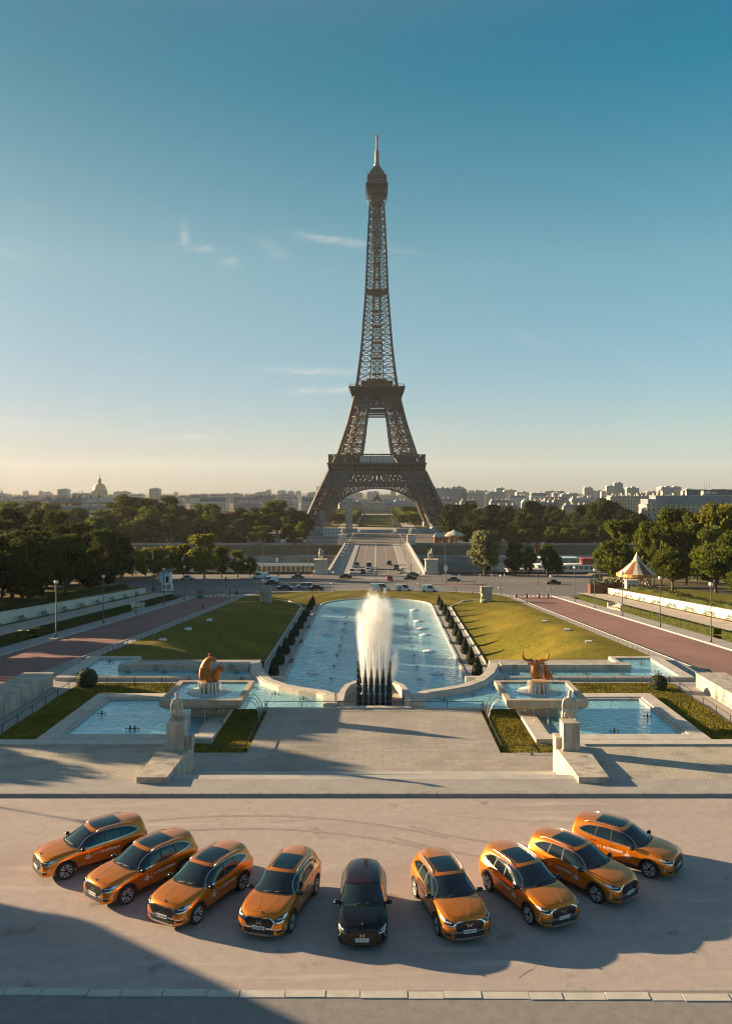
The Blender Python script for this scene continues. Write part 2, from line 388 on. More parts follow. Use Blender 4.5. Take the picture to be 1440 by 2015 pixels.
# plaza, service lane, gutter stones
m = MB(); m.bx(-70, 70, 25.35, 41.4, -0.6, 0.0); setting(m.build('plaza', M_asph))
m = MB(); m.bx(-70, 70, -40, 24.95, -0.6, 0.004); setting(m.build('service_lane', M_asph2))
Mg = mat('gutter_stone', (0.45, 0.43, 0.38), 0.85, var=0.14, scale=1.4, detail=7, bump=0.15, bscale=12)
x = -22.0; i = 0
m = MB()
while x < 22:
    ln = 1.28 + 0.25 * math.sin(i * 2.3)
    m.bx(x + 0.015, x + ln - 0.015, 24.97 - 0.013 * x - 0.02 + 0.02 * math.sin(i * 1.7), 25.32 - 0.013 * x - 0.02 + 0.02 * math.sin(i * 1.7), -0.3, 0.03 + 0.008 * math.sin(i * 3.1)); x += ln; i += 1
setting(m.build('gutter', Mg))
m = MB(); m.bx(-70, 70, 24.5, 25.9, -0.5, -0.005)
setting(m.build('gutter_bed', M_asph2))

# kerb, sidewalk, stair down to the terrace
m = MB(); x = -40.0; i = 0
while x < 40:
    m.bx(x + 0.008, x + 1.55 - 0.008, 41.4, 41.75, -0.3, 0.165 + 0.003 * math.sin(i * 1.9)); x += 1.55; i += 1
setting(m.build('kerb', mat('kerb_stone_front', (0.30, 0.285, 0.265), 0.85, var=0.2, scale=1.5, detail=7, bump=0.15, bscale=9)))
m = MB(); m.bx(-70, 70, 41.75, 43.55, -0.6, 0.15)
setting(m.build('sidewalk', M_pave))
m = MB(); m.bx(-11.15, 11.15, 43.55, 44.3, -0.6, 0.10)
n = 10
for k in range(n): m.bx(-11.15, 11.15, 44.3 + k * 0.4, 44.3 + (k + 1) * 0.4 if k < n - 1 else 48.8, -2, 0.1 - (k + 1) * 0.14)
Mst = mat('stair_stone', (0.40, 0.38, 0.34), 0.85, var=0.15, scale=0.9, detail=7, bump=0.1, bscale=10)
setting(m.build('steps', Mst))
for s in (-1, 1):
    m = MB(); x0, x1 = sorted((s * 13.0, s * 60.0)); m.bx(x0, x1, 43.55, 49.35, -0.6, 0.10)
    setting(m.build('gravel_bed', M_gravel))
    m = MB(); x0, x1 = sorted((s * 12.9, s * 60.0)); m.bx(x0, x1, 49.35, 50.25, -1.7, 0.22)
    setting(m.build('ledge', M_stone))

# lower platform, terrace slabs, lower lawns
half = [(31.5, 48.6), (31.5, 82.6), (11.9, 82.6), (11.9, 77.5), (11.2, 75), (9.9, 71.2), (8.3, 69.3), (4.4, 67.5), (3.3, 68.6), (2.9, 70.2), (1.5, 71.0)]
poly = half + [(-x, y) for x, y in half[::-1]]
m = MB(); m.prism(poly, -11.6, -1.66); setting(m.build('platform', M_pave))
m = MB(); m.bx(-8.45, 8.45, 48.8, 63.15, -1.66, -1.40); setting(m.build('terrace', M_slab))
m = MB()
for s in (-1, 1):
    x0, x1 = sorted((s * 8.45, s * 13.0)); m.bx(x0, x1, 48.8, 52.55, -1.66, -1.402)
setting(m.build('terrace_side', M_slab))
for s in (-1, 1):
    m = MB(); x0, x1 = sorted((s * 8.47, s * 27.1))
    m.grid(40, 50, lambda u, v: (lerp(x0, x1, u), lerp(52.57, 72.4, v), -1.58 + 0.035 * math.sin(lerp(x0, x1, u) * 1.3) * math.sin(v * 19) + rnd.uniform(-.012, .012)))
    setting(m.build('grass', M_grass))

# the two long side lawns and the grass beyond the pool, in one sheet per side
ysl = [78, 80, 81, 82, 83, 84, 85, 86, 87, 88] + [88 + 2 * i for i in range(1, 44)] + [175 + .8 * i for i in range(1, 44)]
for s in (-1, 1):
    m = MB(); nu = 34; vs = []
    for Y in ysl:
        a, b = xin(Y), max(xout(Y), xin(Y) + .01)
        for i in range(nu + 1):
            x = lerp(a, b, i / nu); vs.append((s * x, Y, lawnz(x, Y) + 0.16 * math.sin(x * .7 + Y * .19) * math.sin(Y * .11 + x * .3) * min(1, 4 * (i / nu) * (1 - i / nu)) + rnd.uniform(-.02, .02)))
    m.add(vs, [(j * (nu + 1) + i, j * (nu + 1) + i + 1, (j + 1) * (nu + 1) + i + 1, (j + 1) * (nu + 1) + i) for j in range(len(ysl) - 1) for i in range(nu)], True)
    setting(m.build('lawn', M_grass))

# main pool
def pool_end(n=24): return [(12.7 * math.cos(math.pi * k / n), 178 + 11 * math.sin(math.pi * k / n)) for k in range(n + 1)]
m = MB(); p = [(-12.7, 70), (12.7, 70)] + pool_end()
m.add([(x, y, -9.9) for x, y in p], [list(range(len(p)))]); setting(m.build('pool_water', M_water))
m = MB()
for s in (-1, 1): x0, x1 = sorted((s * 12.7, s * 16.3)); m.bx(x0, x1, 80, 178.2, -11, -9.78)
setting(m.build('pool_walk', M_pave))
m = MB(); m.wall([(12.55, 84)] + [(x * .99, y) for x, y in pool_end()] + [(-12.55, 84)], 0.4, -11, -9.7); setting(m.build('pool_kerb', M_stone))
m = MB()
for s in (-1, 1):
    m.wall([(s * 16.45, 100), (s * 16.45, 174.4)], 0.22, -11, -9.58)
    m.wall([(s * 16.45, 174.4), (s * 20.0, 181), (s * 24.3, 182.4)], 0.3, lambda x, y: lawnz(abs(x), y) - .4, lambda x, y: lawnz(abs(x), y) + .14)
setting(m.build('lawn_kerb', M_stone))

# side roads: pavement, kerb, red carriageway, outer kerb and pavement, hedge bank, sandy path
for s in (-1, 1):
    strip('road_verge', *sorted((s * 31.6, s * 33.3)), 60, 196, 0.06, M_pave)
    strip('side_road', *sorted((s * 33.3, s * 43.1)), 40, 196, 0.0, M_redroad)
    strip('side_pavement', *sorted((s * 43.1, s * 46.3)), 40, 192, 0.12, M_pave)
    strip('hedge_bank', *sorted((s * 46.3, s * 48.8)), 60, 190, 0.5, M_grass)
    strip('sandy_path', *sorted((s * 48.8, s * 54.2)), 60, 192, 0.95, M_sand)
    strip('path_grass', *sorted((s * 54.2, s * 55.4)), 60, 190, 1.0, M_grass)
    strip('park_lawn', *sorted((s * 55.5, s * 73)), 50, 192, 2.3 if s > 0 else 2.3, M_grass)
    strip('park_ground', *sorted((s * 73, s * 190)), 50, 200, 2.25, mat('park_earth', (0.075, 0.06, 0.035), 1.0, var=0.3, scale=0.3, detail=8))
    m = MB(); yy = [60, 100, 140, 193.9, 196]
    m.wall([(s * 33.25, y) for y in yy], .22, lambda x, y: zr(y) - .1, lambda x, y: zr(y) + .12); m.wall([(s * 43.1, y) for y in yy[:-1]], .25, lambda x, y: zr(y) - .1, lambda x, y: zr(y) + .17)
    setting(m.build('road_kerb', M_kerb))

# road junction below the gardens, quay and bridge approach
m = MB(); m.grid(2, 24, lambda u, v: (lerp(-260, 260, u), lerp(189, 283, v), zr(lerp(189, 283, v)) - 0.02)); setting(m.build('junction_road', M_road))
m = MB(); p = [(x, y) for x, y in [(-33, 190)] ]
path = [(-(xout(Y) + 1.6), Y) for Y in [190, 194, 198, 201, 204, 206, 208]] + [(xout(Y) + 1.6, Y) for Y in [208, 206, 204, 201, 198, 194, 190]]
m.wall(path, 2.6, lambda x, y: zr(y) - .5, lambda x, y: zr(y) + .13); setting(m.build('lawn_pavement', M_pave))

# cracks and tyre marks on the plaza
M_crack = mat('crack_fill', (0.20, 0.165, 0.15), .95, var=.3, scale=3); M_tyremark = mat('tyre_mark', (0.31, 0.265, 0.245), .9, var=.12, scale=2)
rc = random.Random(12)
for x0, y0, dx, dy, n in ((-4.8, 38.2, .6, .12, 5), (3, 39.2, .8, -.10, 9), (4.9, 26.0, .3, .32, 5)):
    p = [(x0, y0)]
    for k in range(n): p.append((p[-1][0] + dx * rc.uniform(.6, 1.3), p[-1][1] + dy + rc.uniform(-.16, .16)))
    m = MB()
    for a, b in zip(p, p[1:]):
        w_ = rc.uniform(.006, .016); m.add([(a[0], a[1] - w_, .004), (b[0], b[1] - w_, .004), (b[0], b[1] + w_, .004), (a[0], a[1] + w_, .004)], [(0, 1, 2, 3)])
    setting(m.build('plaza_crack', M_crack))
for x0, y0, r_, a0, a1 in ((-6, 20, 17.5, 60, 105), (-6, 20, 19.0, 60, 105), (9, 48, 14.0, 235, 290), (9, 48, 12.5, 235, 290), (2.2, 34, 3.4, 300, 350)):
    m = MB(); n = 22; prev = None
    for k in range(n + 1):
        a = R(lerp(a0, a1, k / n)); q = [(x0 + (r_ + d) * math.cos(a), y0 + (r_ + d) * math.sin(a), .005) for d in (-.1, .1)]
        if prev: m.add([prev[0], prev[1], q[1], q[0]], [(0, 1, 2, 3)])
        prev = q
    setting(m.build('tyre_mark', M_tyremark))
# ------------------------------------------------------------------ the iron tower
TD = 630.0
M_iron = mat('tower_iron', (0.105, 0.088, 0.076), 0.6, var=0.18, scale=0.15, detail=5)
M_iron2 = mat('tower_sunlit_inner_iron', (0.16, 0.085, 0.045), 0.6, var=0.25, scale=0.2)  # sunlit glow of the inner ironwork painted in as a warmer brown
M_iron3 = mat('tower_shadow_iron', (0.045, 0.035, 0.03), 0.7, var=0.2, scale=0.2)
M_glass_t = mat('gallery_glass', (0.35, 0.42, 0.42), 0.08, 0.3, var=0.1, scale=1)
def tw(y, wpx): h = wpx * TD / (1550 + wpx); return (CAMZ - (y - 965) * (TD - h) / 1550, h)
OUT = sorted(tw(*p) for p in [(1052, 153), (1010, 134), (973, 117.6), (957, 109), (929, 96), (894, 78), (835, 58.5), (776, 43.5), (752, 39.5), (700, 32.5), (671, 29.5), (571, 22), (490, 18.8), (397, 13.8)])
INN = sorted(tw(*p) for p in [(1052, 116), (1025, 102), (958, 73), (929, 52), (891, 30), (812, 18.5), (776, 15), (745, 13), (671, 9.5), (571, 5), (500, 1.5)])
def to(z): return interp(OUT, z)
def ti(z): return interp(INN, z)
def zy(y, wpx=40): return tw(y, wpx)[0]
tower = thing('lattice_tower', 'tall brown wrought iron lattice tower standing on four arched legs beyond the river', 'tower', (0, TD, 0))
ZB = -14.4; Z1a, Z1b = zy(957, 109), zy(929, 96); Z1 = zy(912, 96); Z1t = zy(895, 90); Z2a, Z2b, Z2 = zy(799, 48), zy(775, 46), zy(761, 50)
def rot4(mb, k):
    c, s = [(1, 0), (0, 1), (-1, 0), (0, -1)][k]
    mb.v = [(x * c - y * s, x * s + y * c, z) for x, y, z in mb.v]; return mb
def zlevels(a, b, n, k=1.0): return [lerp(a, b, (i / n) ** k) for i in range(n + 1)]
def legmesh(sx, sy, levels, wc, wb, sub=2):
    m = MB()
    def cor(z):
        o, i = to(z), max(ti(z), 0.0); return [(sx * o, sy * o, z), (sx * o, sy * i, z), (sx * i, sy * i, z), (sx * i, sy * o, z)]
    for a, b in zip(levels, levels[1:]):
        A, B = cor(a), cor(b); A = [Vector(p) for p in A]; B = [Vector(p) for p in B]
        for k in range(4): m.beam(A[k], B[k], wc)
        for k in range(4):
            j = (k + 1) % 4
            m.beam(A[k], A[j], wb * 1.3)
            for q in range(sub):
                for r_ in range(2):
                    f0, f1 = q / sub, (q + 1) / sub; g0, g1 = r_ / 2, (r_ + 1) / 2
                    def P(u, v): return (A[k].lerp(B[k], v)).lerp(A[j].lerp(B[j], v), u)
                    m.beam(P(f0, g0), P(f1, g1), wb * .8); m.beam(P(f1, g0), P(f0, g1), wb * .8)
            if sub > 1:
                m.beam(A[k].lerp(A[j], .5), B[k].lerp(B[j], .5), wb)
        # inner bracing: stairs, lift rails and cross girders
        m.mi = 1
        m.beam(A[0].lerp(A[2], .5), B[0].lerp(B[2], .5), wc * .8)
        m.beam(A[0].lerp(A[2], .35), B[0].lerp(B[2], .35), wb); m.beam(A[1], A[3], wb); m.beam(A[0], A[2], wb)
        m.beam(A[1].lerp(A[3], .3), B[1].lerp(B[3], .7), wb * 1.2)
        m.beam(A[1].lerp(A[3], .7), B[1].lerp(B[3], .3), wb); m.beam(A[0].lerp(A[2], .2), B[0].lerp(B[2], .8), wb)
        m.mi = 0
    return m
for sx in (-1, 1):
    for sy in (-1, 1):
        m = legmesh(sx, sy, zlevels(ZB + 3, Z1b, 6), 1.7, .6)
        m2 = legmesh(sx, sy, zlevels(Z1b, Z2, 9), 1.25, .42); m.mi = 0
        o = len(m.v); m.v += m2.v; m.f += [[i + o for i in f] for f in m2.f]; m.m += m2.m; m.sm += m2.sm
        lg = m.build('leg', [M_iron, M_iron2], tower, fix=False)
        c = (to(ZB + 3) + ti(ZB + 3)) / 2; h = to(ZB + 3) - ti(ZB + 3)
        mp = MB(); mp.box((sx * (c + 1), sy * (c + 1), ZB + 1.2), (h + 5, h + 5, 4.2)); mp.box((sx * (c + 1), sy * (c + 1), ZB + 3.7), (h + 3.4, h + 3.4, .9))
        mp.build('masonry_pier', M_stone2, tower)
# arches with their lattice web, one per side
def archpt(t, outer):
    # t from -1..1 along the half-ellipse
    a = t * math.pi / 2 * 0.97
    rx, top = (46.5, zy(947, 100)) if outer else (41.8, zy(960.5, 105))
    base = -17.0
    x = rx * math.sin(a); z = base + (top - base) * math.cos(a) ** .92
    return x, z
for k in range(4):
    m = MB(); n = 46
    for i in range(n):
        t0, t1 = -1 + 2 * i / n, -1 + 2 * (i + 1) / n
        for d in (0.0, 4.5):
            pts = []
            for t in (t0, t1):
                for ou in (False, True):
                    x, z = archpt(t, ou); z = max(z, ZB + .5); pts.append(Vector((x, -(to(z) - d), z)))
            a, b, c, e = pts
            m.beam(a, c, .9); m.beam(b, e, .9); m.beam(a, e, .35); m.beam(b, c, .35); m.beam(a, b, .4)
        x, z = archpt(t0, False); z = max(z, ZB + .5); x1, z1 = archpt(t1, False); z1 = max(z1, ZB + .5)
        m.add([(x, -to(z), z - .4), (x1, -to(z1), z1 - .4), (x1, -(to(z1) - 4.5), z1 - .4), (x, -(to(z) - 4.5), z - .4)], [(0, 1, 2, 3)])
        # spandrel posts up to the girder
        xo, zo = archpt(t0, True)
        if zo < Z1a - .3 and abs(xo) < ti(zo) + 3 and zo > Z1a - 22:
            m.beam((xo, -to(zo), zo), (xo, -to(Z1a), Z1a), .45)
            xn, zn = archpt(t1, True)
            if zn < Z1a: m.beam((xo, -to(zo), lerp(zo, Z1a, .5)), (xn, -to(zn), Z1a), .35)
    rot4(m, k).build('arch', M_iron, tower, fix=False)
def lattice_band(m, za, zb, n, wd, half=None, dpt=0.0):
    ha, hb = (half or to(za)), (half or to(zb))
    ya, yb = -(to(za) - dpt), -(to(zb) - dpt)
    for i in range(n):
        u0, u1 = -1 + 2 * i / n, -1 + 2 * (i + 1) / n
        m.beam((u0 * ha, ya, za), (u1 * hb, yb, zb), wd); m.beam((u1 * ha, ya, za), (u0 * hb, yb, zb), wd)
    m.beam((-ha, ya, za), (ha, ya, za), wd * 2); m.beam((-hb, yb, zb), (hb, yb, zb), wd * 2)
for k in range(4):
    m = MB()
    lattice_band(m, Z1a, lerp(Z1a, Z1b, .3), 44, .35); lattice_band(m, lerp(Z1a, Z1b, .3), Z1b, 22, .6); lattice_band(m, lerp(Z1a, Z1b, .3), Z1b, 44, .28)
    m.mi = 1; lattice_band(m, lerp(Z1a, Z1b, .3), Z1b, 22, .5, dpt=6); lattice_band(m, Z1a, lerp(Z1a, Z1b, .3), 30, .4, dpt=6)
    # frieze with its ribs
    h = tw(912, 95)[1]; h2 = tw(929, 93)[1]
    m.add([(-h2, -h2, Z1b), (h2, -h2, Z1b), (h, -h, Z1), (-h, -h, Z1)], [(0, 1, 2, 3)]); m.mi = 0
    m.beam((-h - .8, -h - .6, Z1), (h + .8, -h - .6, Z1), 1.2); m.beam((-h2, -h2 - .3, Z1b), (h2, -h2 - .3, Z1b), .9); m.beam((-h, -h - .2, lerp(Z1b, Z1, .55)), (h, -h - .2, lerp(Z1b, Z1, .55)), .4)
    for i in range(21):
        u = -1 + i / 10; m.beam((u * h2, -h2 - .35, Z1b), (u * h, -h - .5, Z1), .5)
    # gallery posts, rail and roof
    for i in range(29):
        u = -1 + i / 14; m.beam((u * h, -h, Z1), (u * h, -h, Z1t), .28)
    m.beam((-h, -h, Z1 + 1.2), (h, -h, Z1 + 1.2), .2); m.beam((-h - .5, -h + .8, Z1t), (h + .5, -h + .8, Z1t), 2.6, .6)
    rot4(m, k).build('lower_gallery', [M_iron, M_iron3], tower, fix=False)
    m = MB(); m.box((0, -h + 5, (Z1 + Z1t) / 2), (26, 3.0, (Z1t - Z1) * .8)); p = rot4(m, k).build('glass_pavilion', M_glass_t, tower)
    m = MB()
    for i in range(4): m.box((-12.9 + i * 8.6, -h + 3.4, (Z1 + Z1t) / 2), (.3, .25, (Z1t - Z1) * .85))
    m.box((0, -h + 5, Z1t + .6), (28, 5, .5)); rot4(m, k).build('mullion', M_iron, p)
m = MB(); h = tw(912, 95)[1]; hin = 16
for x0, x1, y0, y1 in ((-h, h, -h, -hin), (-h, h, hin, h), (-h, -hin, -hin, hin), (hin, h, -hin, hin)): m.bx(x0 + .2, x1 - .2, y0 + .2, y1 - .2, Z1 - 1, Z1)
for s in (-1, 1):
    for q in (-1, 1): m.box((s * 23, q * 23, Z1 + 3), (14, 14, 6))
m.build('lower_deck', M_iron, tower)
# second gallery
for k in range(4):
    m = MB()
    lattice_band(m, Z2a, lerp(Z2a, Z2b, .38), 24, .22); lattice_band(m, lerp(Z2a, Z2b, .38), Z2b, 6, .5); lattice_band(m, lerp(Z2a, Z2b, .38), Z2b, 12, .25)
    m.mi = 1; lattice_band(m, Z2a, lerp(Z2a, Z2b, .38), 24, .22, dpt=4); lattice_band(m, lerp(Z2a, Z2b, .38), Z2b, 14, .7, dpt=5); m.mi = 0
    zc, zd = zy(812, 48), zy(801, 48); hi = ti(zc)
    for q in (0, 2.5):
        for r_ in range(2):
            lattice_band(m, lerp(zc, zd, r_ / 2), lerp(zc, zd, (r_ + 1) / 2), 10, .3, half=hi, dpt=q)
    h0 = tw(775, 50)[1]; h1 = tw(763, 54)[1]
    m.add([(-h0, -h0, Z2b), (h0, -h0, Z2b), (h1, -h1, Z2), (-h1, -h1, Z2)], [(0, 1, 2, 3)]); m.m[-1] = 1
    m.beam((-h1 - .4, -h1 - .3, Z2), (h1 + .4, -h1 - .3, Z2), .8)
    for i in range(15): u = -1 + i / 7; m.beam((u * h0, -h0 - .2, Z2b), (u * h1, -h1 - .3, Z2), .25)
    for i in range(31): u = -1 + i / 15; m.beam((u * h1, -h1, Z2), (u * h1, -h1, Z2 + 2.6), .13)
    m.beam((-h1, -h1, Z2 + 1.3), (h1, -h1, Z2 + 1.3), .2); m.beam((-h1, -h1, Z2 + 2.5), (h1, -h1, Z2 + 2.5), .14)
    rot4(m, k).build('upper_gallery', [M_iron, M_iron3], tower, fix=False)
m = MB(); h1 = tw(763, 53.5)[1]; m.bx(-h1, h1, -h1, h1, Z2 - .8, Z2 - .1); m.bx(-11, 11, -11, 11, Z2, Z2 + 5); m.bx(-12.5, 12.5, -12.5, 12.5, Z2 + 5, Z2 + 5.5)
m.bx(-8, 8, -8, 8, Z2 + 5.5, Z2 + 8)
m.build('upper_deck', M_iron2, tower)
# spire
zt = zy(397, 14)
lv = [Z2]; 
while lv[-1] < zt - 3: lv.append(lv[-1] + max(3.4, 1.02 * (to(lv[-1]) - ti(lv[-1])) * 1.0))
lv[-1] = zt
m = MB()
for a, b in zip(lv, lv[1:]):
    oa, ob = to(a), to(b); ia, ib = max(0, ti(a)), max(0, ti(b))
    for k in range(4):
        c, s = [(1, 0), (0, 1), (-1, 0), (0, -1)][k]
        def W(x, y, z): return (x * c - y * s, x * s + y * c, z)
        m.beam(W(-oa, -oa, a), W(-ob, -ob, b), 1.15)
        m.beam(W(-oa, -oa, a), W(oa, -oa, a), .38)
        if ia > .8:
            for q in (-1, 1):
                m.beam(W(q * ia, -oa, a), W(q * ib, -ob, b), .6)
                zm = (a + b) / 2; om, im = to(zm), max(0, ti(zm))
                for (z0, o0, i0), (z1, o1, i1) in (((a, oa, ia), (zm, om, im)), ((zm, om, im), (b, ob, ib))):
                    m.beam(W(q * o0, -o0, z0), W(q * i1, -o1, z1), .34); m.beam(W(q * i0, -o0, z0), W(q * o1, -o1, z1), .34)
                m.beam(W(q * om, -om, zm), W(q * im, -om, zm), .3)
        else:
            m.beam(W(0, -oa, a), W(0, -ob, b), .8); m.beam(W(-oa, -oa, a), W(oa, -ob, b), .3); m.beam(W(oa, -oa, a), W(-oa, -ob, b), .3); m.beam(W(-oa / 2, -oa, a), W(-ob / 2, -ob, b), .5); m.beam(W(oa / 2, -oa, a), W(ob / 2, -ob, b), .5)
            for q in (-1, 1):
                m.beam(W(q * oa, -oa, a), W(0, -ob, b), .3); m.beam(W(0, -oa, a), W(q * ob, -ob, b), .3)
    m.mi = 1
    m.beam((-oa, -oa, a), (oa, oa, a), .3); m.beam((-oa, oa, a), (oa, -oa, a), .3); m.mi = 0
m.build('spire', [M_iron, M_iron2], tower, fix=False)
m = MB(); z = Z2; i = 0
while z < zt:
    r_ = 3.3 if z < 180 else 2.6
    z1 = min(z + 4.2, zt)
    for sx in (-1, 1):
        for sy in (-1, 1): m.beam((sx * r_, sy * r_, z), (sx * r_, sy * r_, z1), .55)
        m.beam((sx * r_, -r_, z), (-sx * r_, -r_, z1), .4); m.beam((sx * r_, r_, z), (-sx * r_, r_, z1), .4); m.beam((-r_, sx * r_, z), (r_, sx * r_, z), .45)
        m.beam((sx * r_, -r_, z), (sx * r_, r_, z1), .4); m.beam((sx * r_ * .5, -r_, z), (sx * r_ * .5, -r_, z1), .4)
    if i % 3 == 0: m.box((0, 0, z), (2 * r_ + 1.2, 2 * r_ + 1.2, .5))
    z = z1; i += 1
zm = zy(570, 22); m.bx(-to(zm) * .9, to(zm) * .9, -to(zm) * .9, to(zm) * .9, zm - .35, zm + .35); m.bx(-to(zm) * .5, to(zm) * .5, -to(zm) * .5, to(zm) * .5, zm + .35, zm + 2.0)
m.build('lift_shaft', M_iron2, tower, fix=False)
# top cabin and mast
def sq(m, prof):
    for (h0, z0), (h1, z1) in zip(prof, prof[1:]):
        m.add([(-h0, -h0, z0), (h0, -h0, z0), (h0, h0, z0), (-h0, h0, z0), (-h1, -h1, z1), (h1, -h1, z1), (h1, h1, z1), (-h1, h1, z1)],
              [(0, 1, 5, 4), (1, 2, 6, 5), (2, 3, 7, 6), (3, 0, 4, 7)])
P = lambda y, wpx: (tw(y, wpx)[1], tw(y, wpx)[0])
m = MB(); sq(m, [P(399, 12), P(380, 13), P(379, 19), P(360, 20), P(357, 19.5), P(356.5, 17), P(349, 17), P(348.5, 19), P(343, 19), P(342.5, 15), P(337, 14), P(333, 10), P(327, 6), P(325.5, 0.5)])
for q in (-1, 1):
    for r_ in (-1, 1):
        m.beam((q * P(397, 13.8)[0], r_ * P(397, 13.8)[0], P(397, 14)[1]), (q * P(379, 20)[0], r_ * P(379, 20)[0], P(379, 20)[1]), .5)
for i in range(26):
    a = i / 26 * 2 * math.pi; hx, hy = math.cos(a), math.sin(a); k = P(357, 20.5)[0] / max(abs(hx), abs(hy))
    m.beam((hx * k, hy * k, P(360, 20)[1]), (hx * k, hy * k, P(351, 20)[1] + (1.5 if i % 4 == 0 else 0)), .2)
    k *= .86; m.beam((hx * k, hy * k, P(345, 20)[1]), (hx * k, hy * k, P(336, 20)[1] + (2.5 if i % 5 == 0 else 0)), .22)
for k in range(4):
    q = MB(); h_ = P(370, 20.8)[0]
    for i in range(11): u = -1 + i / 5; q.beam((u * h_, -h_ - .1, P(379, 20)[1]), (u * h_, -h_ - .15, P(360, 20)[1]), .28)
    q.beam((-h_, -h_ - .2, P(369, 20)[1]), (h_, -h_ - .2, P(369, 20)[1]), .5); q.beam((-h_, -h_ - .2, P(360, 20)[1]), (h_, -h_ - .2, P(360, 20)[1]), .7)
    rot4(q, k); o_ = len(m.v); m.v += q.v; m.f += [[i + o_ for i in f] for f in q.f]; m.m += q.m; m.sm += q.sm
m.build('top_cabin', M_iron, tower)
for k in range(4):
    q = MB(); h_ = P(370, 20.8)[0]; q.add([(-h_ * .97, -h_ - .06, P(367.5, 20)[1]), (h_ * .97, -h_ - .06, P(367.5, 20)[1]), (h_ * .97, -h_ - .06, P(361, 20)[1]), (-h_ * .97, -h_ - .06, P(361, 20)[1])], [(0, 1, 2, 3)])
    h_ = P(346, 19)[0]; q.add([(-h_, -h_ - .03, P(347, 19)[1]), (h_, -h_ - .03, P(347, 19)[1]), (h_, -h_ - .03, P(344, 19)[1]), (-h_, -h_ - .03, P(344, 19)[1])], [(0, 1, 2, 3)])
    rot4(q, k).build('window_band', M_dark, tower)
m = MB(); z = lambda y: zy(y, 3)
m.lathe([(2.6, z(330)), (2.4, z(322)), (1.7, z(318)), (1.7, z(308)), (1.9, z(307)), (1.5, z(304)), (1.5, z(297)), (.8, z(296)), (.72, z(268)), (.3, z(267)), (.25, z(262))], 8)
for y in (321, 316, 311, 306, 301, 297): m.lathe([(1.1, z(y)), (2.2, z(y - .4)), (1.1, z(y - 1.2))], 8)
for a in range(8): m.beam((0, 0, z(267)), (2.1 * math.cos(a * .785), 2.1 * math.sin(a * .785), z(266)), .35)
for y in range(270, 296, 3): m.lathe([(.7, z(y)), (1.0, z(y - .5)), (.7, z(y - 1))], 6)
m.build('antenna', mat('antenna_paint', (0.22, 0.2, 0.19), .6), tower)
# ------------------------------------------------------------------ river, quays, bridge
def px2(x, Y): return CAMX + (x - 742) * Y / 1550.0          # bearing and distance to a plan position
def pz(y, Y): return CAMZ - (y - 965) * Y / 1550.0
m = MB(); m.bx(-700, 700, 283, 440, -23.0, -22.2); setting(m.build('river', M_river))
m = MB(); m.bx(-700, -20.5, 282.5, 284, -23, -14.15); m.bx(20.5, 700, 282.5, 284, -23, -14.15); setting(m.build('near_quay', M_stone2))
M_quay = mat('quay_stone', (0.30, 0.28, 0.25), 0.9, var=0.25, scale=0.12, detail=9, bump=0.1, bscale=3)
over_noise(M_quay, (0.12, 0.115, 0.105), 0.08, 0.48, 0.7, stretch=(1, 1, 2.4), detail=9)
m = MB(); m.bx(-700, 700, 438, 441, -24, -14.2); m.bx(-700, 700, 424, 438, -24, -19.5); setting(m.build('far_quay', M_quay))
m = MB(); m.bx(-700, -19.5, 437.6, 438.4, -14.2, -13.1); m.bx(19.5, 700, 437.6, 438.4, -14.2, -13.1)
o = m.build('parapet', M_quay); tag(o, 'long grey stone parapet on top of the far river quay', 'wall')
for s in (-1, 1):
    m = MB(); x0, x1 = sorted((s * 21.5, s * 320)); m.bx(x0, x1, 282.6, 283.2, -14.2, -13.2)
    tag(m.build('parapet', M_dark), 'dark low parapet along the near quay, ' + ('left' if s < 0 else 'right') + ' of the bridge', 'wall')
m = MB(); m.bx(-320, 320, 272, 281.5, -15, -13.95); setting(m.build('quay_pavement', mat('quay_paving', (0.24, 0.2, 0.18), .9, var=.15, scale=.2, detail=7)))
m = MB(); m.bx(24, 140, 266, 272, -14.8, -13.75); setting(m.build('red_path', M_redroad))
bridge = thing('stone_bridge', 'wide stone bridge carrying the road over the river towards the tower', 'bridge', (0, 0, 0))
m = MB(); m.bx(-17.8, 17.8, 281, 441, -15.6, -14.22); m.build('deck', M_stone2, bridge)
for k in range(4): m = MB(); m.bx(-17.2, 17.2, 309 + k * 33, 313 + k * 33, -24, -15.6); m.build('pier', M_stone2, bridge)
M_bridge_road = mat('bridge_asphalt', (0.15, 0.128, 0.115), .85, var=.14, scale=.1, detail=8)
m = MB(); m.add([(-9.6, 276, -14.15), (9.6, 276, -14.15), (9.6, 442, -14.15), (-9.6, 442, -14.15)], [(0, 1, 2, 3)]); m.build('carriageway', M_bridge_road, bridge)
for s in (-1, 1):
    m = MB(); x0, x1 = sorted((s * 9.6, s * 17.2)); m.bx(x0, x1, 281, 441, -14.3, -13.97); m.build('walkway', M_pave, bridge)
    m = MB(); x0, x1 = sorted((s * 17.0, s * 17.7)); m.bx(x0, x1, 284, 438, -14.3, -12.95); x0, x1 = sorted((s * 16.9, s * 17.8)); m.bx(x0, x1, 284, 438, -12.95, -12.8); m.build('parapet', M_stone, bridge)
M_line = mat('road_paint', (0.62, 0.60, 0.56), .7, var=.15, scale=1.5)
m = MB()
for x in (-.75, -.45): m.bx(x - .08, x + .08, 288, 436, -14.148, -14.138)
for x in (-5.2, -4.9 + 9.2): 
    for k in range(24): m.bx(x - .07, x + .07, 290 + k * 6, 293 + k * 6, -14.148, -14.138)
m.bx(-9.3, -9.1, 286, 438, -14.148, -14.138); m.bx(9.1, 9.3, 286, 438, -14.148, -14.138)
m.build('lane_marking', M_line, bridge)
